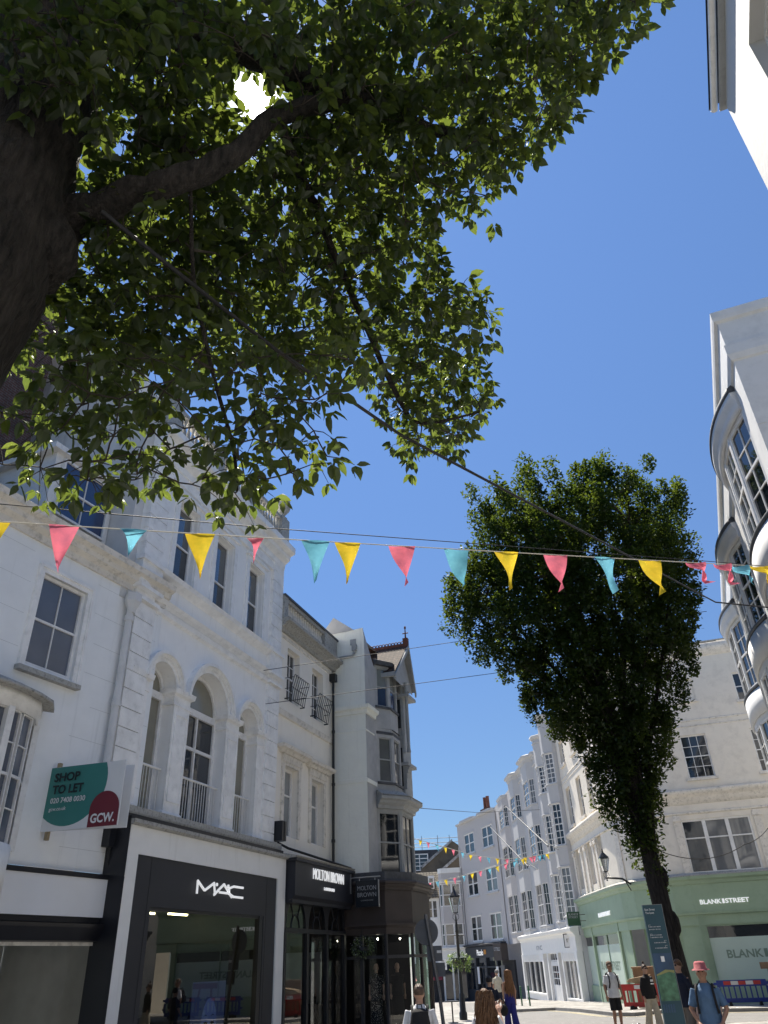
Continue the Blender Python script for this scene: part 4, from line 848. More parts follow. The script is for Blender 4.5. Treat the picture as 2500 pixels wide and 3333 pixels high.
for x0_, x1_, FF, zb in ((.28, 6.2, FR, .45), (.25, 3.4, F, .1), (3.65, 9.9, F, .1)):
    m = MB(); m.quad(FF(x0_, .045, zb), FF(x1_, .045, zb), FF(x1_, .045, 2.2), FF(x0_, .045, 2.2)); fls.append(m.build('window_film', 'window_film', sw if 0 else K_))
def blank(par, F, x, z, wd, h, d, mt, ext=.04):
    text(par, 'BLANK', F, x, z, wd*.44, h, d=d, m=mt, bold=.025, ext=ext)
    b = MB(); b.box(x+wd*.455, x+wd*.50, d-ext, d, z, z+h, F); b.build('lettering', mt, par)
    text(par, 'STREET', F, x+wd*.515, z, wd*.485, h, d=d, m=mt, bold=.025, ext=ext)
blank(K_, FR, .27, 3.62, 2.25, .2, -.14, 'white_letter'); blank(fls[0], FR, .95, 1.35, 3.6, .34, .04, 'film_letter', .002)
blank(K_, F, 6.4, 3.6, 2.9, .22, -.14, 'white_letter'); blank(fls[2], F, 4.2, .95, 4.6, .42, .04, 'film_letter', .002)
m = MB(); m.tube([(11.72, 56.5, 9), (11.7, 56.4, 5.3), (11.6, 56.3, 5.1), (11.45, 56.2, 4.7), (11.6, 56.4, 4.2), (11.65, 56.5, 2.4)], .06, 6); m.build('downpipe', 'paint_white', K_)
m = MB(); m.quad((11.95, 56, 5.9), (11.95, 54, 5.9), (11.95, 54, 7.2), (11.95, 56, 7.2)); m.build('vent_grille', 'pane_dim', K_) if 0 else None
# bracket sign
bs = root('bracket_sign', 'dark green sign reading BLANK STREET bracketed off the mint shop at the far street corner', 'sign', 10.59, 54, 90)
m = MB(); m.box(0, .80, -.04, .04, 3.34, 4.12); m.build('sign_board', 'green_sign', bs); F_ = lambda s, d, z: (s, -.042+d, z)
text(bs, 'BLANK■' if 0 else 'BLANK', F_, .08, 3.92, .52, .12, m='grey_letter', bold=.02, ext=.004); m = MB(); m.box(.63, .70, -.046, -.042, 3.92, 4.04); m.build('lettering', 'grey_letter', bs); text(bs, 'STREET', F_, .08, 3.76, .62, .12, m='grey_letter', bold=.02, ext=.004)
m = MB(); m.tube([(.75, 0, 3.95), (1.3, .0, 3.95)], .02, 6); m.tube([(.75, 0, 3.6), (1.3, 0, 3.6)], .02, 6); m.build('bracket', 'cast_iron', bs)

# ---------------------------------------------------------------- bay windowed terrace along the far street
def terrace(name, label, x0, x1, z1, wm, steps):
    o = root(name, label, 'house', 11.2, 66, 177.7); m = MB()
    wall(m, x0, x1, 2.9, z1, F=I3); m.quad((x0, 0, -2), (x0, 9, -2), (x0, 9, z1), (x0, 0, z1)); m.quad((x1, 0, -1), (x1, 9, -1), (x1, 9, z1), (x1, 0, z1)); m.quad((x0, .2, z1-.3), (x1, .2, z1-.3), (x1, 9, z1-.1), (x0, 9, z1-.1)); m.build('wall', wm, o, fix=False)
    return o
PM = ['pane_dim', 'pane_dark', 'pane_curtain']
NA = terrace('bow_house', 'tall white house with rounded bay columns of small paned windows beside the cream corner', 4.2, 10.4, 15.9, 'terrace_white', 0)
def roundbay(par, x0, x1, proj, z0, z1, rows, K=4, mt='terrace_white', cap=.35, nt=3, nb=3):
    P_ = []
    for k in range(K+1): t = -1+2*k/K; P_.append((x0+(x1-x0)*(k/K), -proj*(1-abs(t)**2.4)))
    b = MB()
    for k in range(K):
        F, L = segF(P_[k], P_[k+1]); wall(b, 0, L, z0, z1, [(.06, L-.06, c, d) for c, d in rows], rev=.05, F=F)
    b.sweep(P_, [(0, z1-.5), (.06, z1-.48), (.06, z1-.4), (0, z1-.38)], True); b.sweep(P_, [(0, z1-.16), (.12, z1-.12), (.18, z1-.02), (.18, z1+.1), (-.1, z1+.12)], True); b.add([(x, y, z1+.1) for x, y in P_], [tuple(range(K+1))]); b.add([(x, y, z0) for x, y in P_], [tuple(range(K+1))])
    for c, d in rows: b.sweep(P_, [(0, c-.1), (.06, c-.08), (.06, c-.01), (0, c)], True); b.sweep(P_, [(0, d+.02), (.05, d+.02), (.05, d+.1), (0, d+.12)], True)
    bo = b.build('bay', mt, par)
    for k in range(K):
        F, L = segF(P_[k], P_[k+1])
        for c, d in rows: window(par, .06, L-.06, c, d, .02, 2, nt, nb, fwd=.06, F=F, pm=random.choice(PM), bar=.045, th=.07)
    return bo
roundbay(NA, 8.55, 10.35, .62, 3.3, 17.3, [(4.0, 6.9), (8.3, 11.0), (12.4, 14.5)], K=3)
roundbay(NA, 5.7, 7.5, .55, 3.3, 16.5, [(3.8, 6.7), (8.2, 10.7), (12.3, 14.2)], K=3)
NB = terrace('bay_house', 'white stepped house with two columns of angular bay windows and a moulded parapet', -7.6, 4.18, 15.9, 'terrace_white', 0)
for x1 in (3.1, -3.5):
    canted(NB, x1-3.3, x1, .5, .5, 0, 3.3, 15.6, [(3.75, 6.55), (8.15, 10.7), (12.3, 14.2)], 'terrace_white', 'paint_white', PM, cap=[(0, 15.6), (.05, 15.6), (.1, 15.8), (.26, 15.9), (.3, 16.05), (-.1, 16.2)], caph=0., capmt='terrace_white', nx=2, nt=2, nb=2, marg=.1)
m = MB(); 
m.sweep([(-7.6, 0), (4.2, 0)], [(0, 15.6), (.05, 15.6), (.1, 15.8), (.26, 15.9), (.3, 16.05), (0, 16.1)]); m.sweep([(-7.6, 0), (4.2, 0)], [(0, 15.05), (.04, 15.05), (.1, 15.15), (0, 15.2)]); m.build('cornice', 'terrace_white', NB)
NC = terrace('pale_house', 'pale cream white house with one wide bay column at the bend of the far street', -18.3, -7.62, 15.6, 'terrace_mauve', 0)
canted(NC, -13.9, -10.3, .5, .45, 0, 3.3, 15.2, [(3.75, 6.7), (8.3, 10.9), (12.6, 14.3)], 'terrace_mauve', 'paint_white', PM, cap=[(0, 15.2), (.08, 15.25), (.1, 15.45), (-.1, 15.5)], caph=0., capmt='terrace_white', nx=2, nt=2, nb=2, marg=.1)
# shopfront of the terrace
for par, x0, x1, mt, sgn in ((NB, -9.8, 10.3, 'shop_white', 1),):
    m = MB(); sp = [(x0, -.35), (x1, -.35)]
    m.sweep(sp, [(-.4, 1.95), (.02, 1.95), (.02, 2.85), (-.4, 2.85)]); m.sweep(sp, [(-.3, 2.85), (.05, 2.85), (.1, 3.0), (.25, 3.1), (.3, 3.3), (-.3, 3.45)])
    for x, w_ in ((-9.8, .5), (-1.0, .5), (.9, .3), (4.3, .4), (5.8, .3), (9.8, .5)): m.box(x, x+w_, -.42, 0, -2.2, 1.95)
    for a, b in ((-9.3, -1.0), (6.1, 9.8)): m.box(a, b, -.36, .0, -2.2, -.75); m.box(a, b, -.42, 0, -.78, -.68); m.box(a, b, -.36, .0, 1.42, 1.95)
    n = 26
    for a, b in ((-8.6, -2.0), (5.9, 9.6)):
        for k in range(int((b-a)/.32)): x = a+k*.32; m.box(x, x+.14, -.40, -.36, 1.5, 1.9)
    sf = m.build('shopfront_surround', mt, par)
    m = MB()
    for a, b, n in ((-9.3, -1.0, 4), (6.1, 9.8, 3)):
        for k in range(1, n): x = a+(b-a)*k/n; m.box(x-.07, x+.07, -.3, -.2, -.68, 1.42)
    m.build('shop_mullion', 'paint_white', par)
    m = MB(); m.quad((-9.3, -.22, -.7), (-1, -.22, -.7), (-1, -.22, 1.42), (-9.3, -.22, 1.42)); m.quad((6.1, -.22, -.7), (9.8, -.22, -.7), (9.8, -.22, 1.42), (6.1, -.22, 1.42)); m.build('shop_pane', 'pane_dim', par)
    window(par, 1.3, 4.2, -.3, 1.42, -.25, 2, 3, fwd=.28, mr=0, F=I3, name='shop_door', pm='pane_dim', bar=.06, nb=1); window(par, 1.3, 4.2, 1.45, 1.95, -.25, 2, 1, 1, fwd=.06, mr=0, name='transom_light', bar=.06); m = MB(); m.box(1.3, 4.2, -.25, -.15, -2, -.3); m.build('door_panel', 'paint_white', par)
    m = MB(); m.box(-9.8, 9.9, -.38, -.34, -2.2, -1.2) if 0 else m.box(-9.3, -1, -.38, -.35, -2.2, -1.15); m.build('shop_plinth', 'dark_grey_paint', par)
    Fq = lambda s, d, z: (s, -.37+d, z); text(par, 'nc', Fq, -2.8, 2.2, 2.2, .3, m='grey_letter', ext=.004)
ns = root('projecting_sign', 'square white sign with black border reading nc above the pale shopfront', 'sign', 10.85, 57.6, 90)
m = MB(); m.box(0, .88, -.04, .04, 2.2, 3.0); m.build('frame', 'black_paint', ns); m = MB(); m.box(.04, .84, -.047, -.04, 2.24, 2.96); m.build('sign_face', 'board_white', ns)
text(ns, 'nc', lambda s, d, z: (s, -.05+d, z), .18, 2.5, .46, .22, m='dark_letter', ext=.003, bold=-.01)
# flagpoles
for i, (b, t) in enumerate((((9.95, 63.2, 7.75), (9.1, 78.5, 12.9)), ((10.1, 54.5, 8.1), (9.4, 68, 13.0)))):
    o = tag(MB().build('flagpole', 'sign_back'), ('long white flagpole slanting up from the second bay column of the terrace', 'long white flagpole slanting up from the rounded bay nearest the cream corner building')[i], 'flagpole', 'flagpoles on the terrace')
    m = MB(); b_, t_ = Vector(b), Vector(t); m.tube([b_, t_], [.06, .035], 8); m.ell(t, (.09, .09, .09), 8, 6); m.tube([b_+(t_-b_)*.18, b_+Vector((.8, .6, -.2))], .03, 6); old = o.data; o.data = m.mesh('flagpole'); o.data.materials.append(MATS['sign_back'])

# ---- building at the bend with the dark shop
Pb = root('parapet_house', 'pale mauve house with paired sash windows above the dark shopfront at the bend', 'house', 8.74, 89.2, 162.8)
WP = [(-3.75, -.8), (1.55, 4.45)]
rows = [(12.0, 14.1), (7.75, 10.1), (3.4, 5.8)]
m = MB(); hs_ = [(a, b, c, d) for a, b in WP for c, d in rows]
wall(m, -5.66, 5.6, 2.9, 15.4, hs_, rev=.12); m.quad((-5.66, 0, -3), (-5.66, 10, -3), (-5.66, 10, 15.4), (-5.66, 0, 15.4)); m.quad((-5.66, .1, 15.3), (5.6, .1, 15.3), (5.6, 10, 15.3), (-5.66, 10, 15.3)); m.build('wall', 'terrace_mauve', Pb, fix=False)
for a, b in WP:
    for c, d in rows:
        mid = (a+b)/2; window(Pb, a, mid, c, d, .02, 1, 1, 1, pm=random.choice(PM), fwd=.12, th=.1); window(Pb, mid, b, c, d, .02, 1, 1, 1, pm=random.choice(PM), fwd=.12, th=.1)
m = MB()
for a, b in WP:
    for c, d in rows: m.box(a-.15, b+.15, -.15, .02, c-.16, c-.02); m.box(a-.15, b+.15, -.05, .02, d+.02, d+.15)
m.build('window_surround', 'terrace_white', Pb)
m = MB(); K = 12; P_ = [(-5.8+.95*k, 0) for k in range(13)]
m.sweep([(-5.75, -.02), (5.6, -.02)], [(0, 15.3), (.12, 15.34), (.16, 15.5), (-.1, 15.56)])
for a, b in WP: m.sweep([(a-.6, 0), (a-.2, -.2), (b+.2, -.2), (b+.6, 0)], [(-.05, 15.3), (.15, 15.4), (.15, 15.62), (-.1, 15.66)])
m.build('parapet_coping', 'terrace_white', Pb)
m = MB(); m.box(-1.0, .6, 1.2, 2.2, 15.3, 16.4); m.build('chimney', 'red_brick', Pb)
m = MB(); m.lathe([(.2, 0), (.24, .1), (.2, .2), (.18, 1.2), (.22, 1.3)], (-.6, 1.7, 16.4), 10); m.lathe([(.2, 0), (.24, .1), (.2, .2), (.18, 1.2), (.22, 1.3)], (.25, 1.7, 16.4), 10); m.build('chimney_pot', 'terracotta', Pb)
m = MB(); m.tube([(-5.3, -.12, 13), (-5.3, -.12, 3)], .07, 6); m.build('downpipe', 'terrace_white', Pb)
m = MB(); m.sweep([(-5.4, -.35), (5.0, -.35)], [(-.4, 1.9), (.02, 1.9), (.02, 2.9), (-.4, 2.9)]); m.sweep([(-5.4, -.35), (5.0, -.35)], [(-.3, 2.9), (.2, 2.95), (.25, 3.1), (-.4, 3.2)]); 
for x in (-5.4, -2.6, .2, 3.0, 4.7): m.box(x, x+.3, -.4, 0, -3, 1.9)
m.box(-5.4, 5, -.36, 0, 1.0, 1.15); m.box(-5.4, 5, -.36, 0, -3, -.9); m.build('shopfront', 'navy_paint', Pb)
m = MB(); m.quad((-5.3, -.2, -1.0), (4.9, -.2, -1), (4.9, -.2, 1.9), (-5.3, -.2, 1.9)); m.build('shop_pane', 'pane_dark', Pb)
Fq = lambda s, d, z: (s, -.38+d, z); text(Pb, 'Piccolo', Fq, -1.9, 2.1, 1.7, .55, m='white_letter', bold=.02); m = MB(); m.box(.0, .55, -.41, -.375, 2.2, 2.6); m.build('sign_panel', 'orange', Pb)
m = MB(); 
for x in (-2.1, 2.9): m.box(x, x+.5, -.43, -.37, -.4, 1.1)
m.build('menu_board', 'board_white', Pb)
# shop in the passage between
Al = root('passage_shop', 'narrow dark passage shop under a brown sign with white lettering between dark and pale shopfronts', 'shop', 10.25, 82.0, 152)
m = MB(); m.box(-2.0, -.7, -.6, .2, 1.6, 3.0); m.build('sign_board', 'brown_paint', Al); text(Al, 'COTTRELLS', lambda s, d, z: (s, -.61+d, z), -1.85, 2.4, 1.0, .3, m='grey_letter', bold=.02)
m = MB(); m.box(-2, -.0, .3, .5, -2.5, 1.6); m.build('shop_doorway', 'room_dark', Al); m = MB(); m.box(-1.6, -1.0, -.2, -.15, -.5, 1.2); m.build('hanging_banner', 'sign_back', Al)
# ---- small white bay house
Wb = root('bay_shop_house', 'narrow white house with curved triple windows above a pale boarded shopfront', 'house', 4.45, 95, 97)
m = MB(); 
P_ = [(0, 0), (.4, -.5), (2.5, -.5), (2.95, 0)]
m.sweep(P_, [(-.3, 1.5), (0, 1.5), (0, 3.1), (-.3, 3.1)]); m.build('shop_band', 'shop_white', Wb)
bb = MB()
for k in range(3):
    F, L = segF(P_[k], P_[k+1]); n_ = 2 if L > 1 else 1
    for j in range(n_):
        for c, d in ((3.15, 5.3), (7.0, 9.3)): window(Wb, .05+(L-.1)*j/n_, .05+(L-.1)*(j+1)/n_, c, d, .02, 1, 1, 1, F=F, fwd=.09, pm=random.choice(PM), th=.08)
    wall(bb, 0, L, 3.1, 10.4, [(.05, L-.05, 3.15, 5.3), (.05, L-.05, 7.0, 9.3)], rev=.05, F=F)
bb.add([(x, y, 10.4) for x, y in P_], [(0, 1, 2, 3)]); bb.quad((0, 0, -2), (0, 6, -2), (0, 6, 10.4), (0, 0, 10.4)); bb.build('wall', 'terrace_mauve', Wb)
m = MB(); m.sweep(P_, [(0, 9.4), (.12, 9.45), (.14, 9.55), (0, 9.6)]); m.sweep(P_, [(0, 10.4), (.05, 10.4), (.05, 10.9), (-.2, 10.9)]); m.build('cornice', 'shop_white', Wb)
m = MB(); m.sweep([(-.2, -.55), (3.0, -.55)], [(0, 2.8), (.2, 2.85), (.25, 3.0), (0, 3.05)]); m.box(-.1, 2.9, -.6, 0, 1.45, 2.8)
for x in (-.1, .9, 1.5, 2.7): m.box(x, x+.18, -.6, 0, -2.4, 1.45)
for k in range(6): m.box(-.1, 2.9, -.62, -.6, 1.5+k*.2, 1.62+k*.2)
m.build('shopfront', 'shop_white', Wb); m = MB(); m.quad((0, -.4, -2.2), (2.9, -.4, -2.2), (2.9, -.4, 1.45), (0, -.4, 1.45)); m.build('shop_pane', 'pane_dim', Wb)
# ---- tiled house, gables, scaffolded block
Tb = root('tiled_house', 'white fronted house with mossy stone tiled roof beyond the corner building', 'house', 2.2, 96.6, 95)
m = MB(); wall(m, -1, 2.3, 1.6, 8.2, [(.9, 2.0, 6.0, 7.8)], rev=.1); m.build('wall', 'shop_white', Tb)
window(Tb, .9, 1.45, 6.0, 7.8, .02, 1, 1, 1, fwd=.08); window(Tb, 1.45, 2.0, 6.0, 7.8, .02, 1, 1, 1, fwd=.08)
m = MB(); m.quad((-1, -.3, 8.1), (2.35, -.3, 8.1), (2.35, 2.4, 11.0), (-1, 2.4, 11.0)); m.box(-1, 2.35, -.35, -.25, 8.0, 8.12); rf = m.build('roof', 'stone_tile', Tb, fix=False)
m = MB(); m.box(1.1, 1.8, .3, 1.8, 9.0, 10.4); m.build('dormer', 'paint_white', rf); window(Tb, 1.15, 1.75, 9.1, 10.2, .2, 1, 1, 1, fwd=.08, name='dormer_window')
m = MB(); m.box(-1, 2.2, -.3, 0, .4, 1.6); m.box(-1, 2.2, -.05, .1, -3, .4); m.build('shopfront', 'navy_paint', Tb); m = MB(); m.add([(-.9, -.2, .5), (2.1, -.2, .5), (2.1, -1.3, .0), (-.9, -1.3, .0)], [(0, 1, 2, 3)]); m.build('awning', 'awning_red', Tb, fix=False)
m = MB(); m.tube([(2.32, -.3, 8.0), (2.36, -.25, 2.0)], .06, 6); m.build('downpipe', 'cast_iron', Tb)
for nm_, lb, x, y, P_, roofp, wm in (
    ('stone_gable_house', 'small stone gable with pale slate slope behind the white bay house', 0, 100, [(4.3, 10.6), (7.9, 13.2), (9, 12.4), (9, 6), (4.3, 6)], [(3.9, 10.4), (7.9, 13.3)], 'brown_render'),
    ('brown_gable_house', 'large dark brown rendered gable with pale slates rising behind the small roofs', 0, 107, [(2.4, 11.5), (3.9, 13.2), (7.2, 15.4), (9.0, 14.2), (9, 2), (2.4, 2)], [(3.0, 12.5), (7.2, 15.55)], 'brown_render')):
    o = root(nm_, lb, 'house', x, y, 90); m = MB(); m.prism(P_, 0, 9); m.build('gable_wall', wm, o)
    (xa, za_), (xb, zb_) = roofp; m = MB(); m.add([(xa, -.25, za_+.08), (xb, -.25, zb_+.08), (xb, 9, zb_+.08), (xa, 9, za_+.08), (xa, -.25, za_-.3), (xb, -.25, zb_-.25)], [(0, 1, 2, 3), (0, 4, 5, 1)]); m.build('roof', 'slate_pale', o, fix=False)
Sc = root('dark_roof_block', 'distant block with a flat dark mansard roof ringed by scaffold rails', 'building', 0, 116, 90)
m = MB(); m.box(1.5, 9.5, 0, 8, 0, 15.5); m.build('wall', 'slate', Sc); window(Sc, 1.7, 4.2, 12.8, 15.0, -.15, 2, 2, 2, fwd=.12, bar=.1)
m = MB()
for z in (15.8, 16.3, 16.9): m.tube([(1.4, -.5, z), (9.5, -.5, z+.05)], .04, 5)
for x in (1.6, 3.4, 5.7, 7.4, 9.2): m.tube([(x, -.5, 15.4), (x, -.5, 17.3)], .04, 5)
m.build('scaffold_rail', 'galvanised', Sc)

# ---------------------------------------------------------------- right hand buildings
a2 = radians(21); T2 = Vector((sin(a2), cos(a2))); N2 = Vector((cos(a2), -sin(a2))); P2 = 3.2*N2
def S2(u, o=0): q = P2+T2*u+N2*o; return q.x, q.y
R1 = root('bow_window_building', 'tall pale grey white building with stacked curved bow windows on the right', 'building', *S2(38), 201)
ex = 22.3
m = MB(); m.box(0, ex, 0, 9, 3.2, 13.9); m.box(0, ex, -.04, 9, 13.94, 15.3); m.build('wall', 'bay_white', R1)
m = MB(); m.sweep([(0, 0), (ex, 0), (ex, 9)], [(0, 13.82), (.05, 13.85), (.1, 14.0), (.1, 14.3), (0, 14.34)]); m.sweep([(0, -.04), (ex, -.04), (ex, 9)], [(0, 15.1), (.08, 15.14), (.1, 15.25), (.1, 15.42), (-.3, 15.45)]); m.box(ex+.001, ex+.012, 0, 9, 11.9, 11.93) ; m.build('cornice', 'bay_white', R1)
m = MB(); m.sweep([(0, 0), (ex, 0), (ex, 9)], [(-.4, -.6), (0, -.6), (0, 3.2), (-.4, 3.2)]); m.sweep([(0, 0), (ex, 0), (ex, 9)], ring_cornice(.3, 3.2, 3.6)); m.build('shopfront', 'dark_grey_paint', R1)
for cx in (18.9, 11.8, 4.7):
    hw, pj, K = 2.4, .46, 4
    P_ = [(cx+hw*(-1+2*k/K), -pj*(1-abs(-1+2*k/K)**2.2)) for k in range(K+1)]
    Pf = [(cx+hw*(-1+2*k/24), -pj*(1-abs(-1+2*k/24)**2.2)) for k in range(25)]
    rows = [(10.4, 13.05), (6.5, 9.1), (4.0, 5.6)]
    b = MB()
    for k in range(K):
        F, L = segF(P_[k], P_[k+1]); wall(b, 0, L, 3.6, 13.6, [(.07, L-.07, c, d) for c, d in rows], rev=.08, F=F)
    b.sweep(Pf, [(-.02, 9.3), (.07, 9.3), (.07, 10.2), (-.02, 10.2)], True); b.sweep(Pf, [(-.02, 5.7), (.07, 5.7), (.07, 6.35), (-.02, 6.35)], True)
    b.sweep(Pf, [(-.02, 13.1), (.05, 13.1), (.08, 13.25), (.08, 13.4), (.16, 13.5), (.18, 13.62), (-.02, 13.7)], True)
    bo = b.build('bow', 'bay_white', R1, fix=False)
    m = MB(); m.sweep(Pf, [(-.1, 13.68), (.18, 13.62), (.21, 13.68), (.2, 13.76), (-.2, 14.1), (-.3, 14.1)], True); m.sweep(Pf, [(0, 10.24), (.09, 10.25), (.10, 10.33), (0, 10.4)], True); m.sweep(Pf, [(0, 6.38), (.09, 6.39), (.09, 6.45), (0, 6.5)], True); m.build('lead_cap', 'lead', bo)
    for k in range(K):
        F, L = segF(P_[k], P_[k+1])
        for c, d in rows:
            window(R1, .07, L-.07, c, d, .02, 2, 2, 2, fwd=.07, F=F, pm='pane_dark', bar=.03, th=.07)
R0 = root('eaves_building', 'white rendered building with overhanging gutter at the top right', 'building', *S2(9.15), 201)
m = MB(); hs_ = [(1.75, 3.8, 10.8, 13.0), (6.2, 8.2, 10.8, 13.0), (1.75, 3.8, 6.8, 9.4), (6.2, 8.2, 6.8, 9.4), (11, 13, 10.8, 13.0)]
wall(m, 0, 18, -.6, 14.25, hs_, rev=.32); m.quad((0, 0, -.6), (0, 10, -.6), (0, 10, 14.25), (0, 0, 14.25)); m.quad((0, 0, 14.25), (18, 0, 14.25), (18, 10, 14.25), (0, 10, 14.25)); m.build('wall', 'eaves_render', R0, fix=False)
for h in hs_: window(R0, *h, .2, 2, 2, 2, pm='pane_dark', fwd=.08)
m = MB(); m.box(-.08, 18, -.10, .3, 14.25, 14.30); m.build('soffit', 'grey_timber', R0)
m = MB(); m.tube([(-.1, -.17, 14.36), (18, -.17, 14.36)], .06, 8); 
for x in (1.9, 4.2, 6.5): m.tube([(x, -.17, 14.36), (x+.06, -.17, 14.36)], .075, 8)
m.build('gutter', 'paint_white', R0); m = MB(); m.add([(-.1, -.25, 14.4), (18, -.25, 14.4), (18, 5, 17.5), (-.1, 5, 17.5)], [(0, 1, 2, 3)]); m.build('roof', 'slate', R0, fix=False)
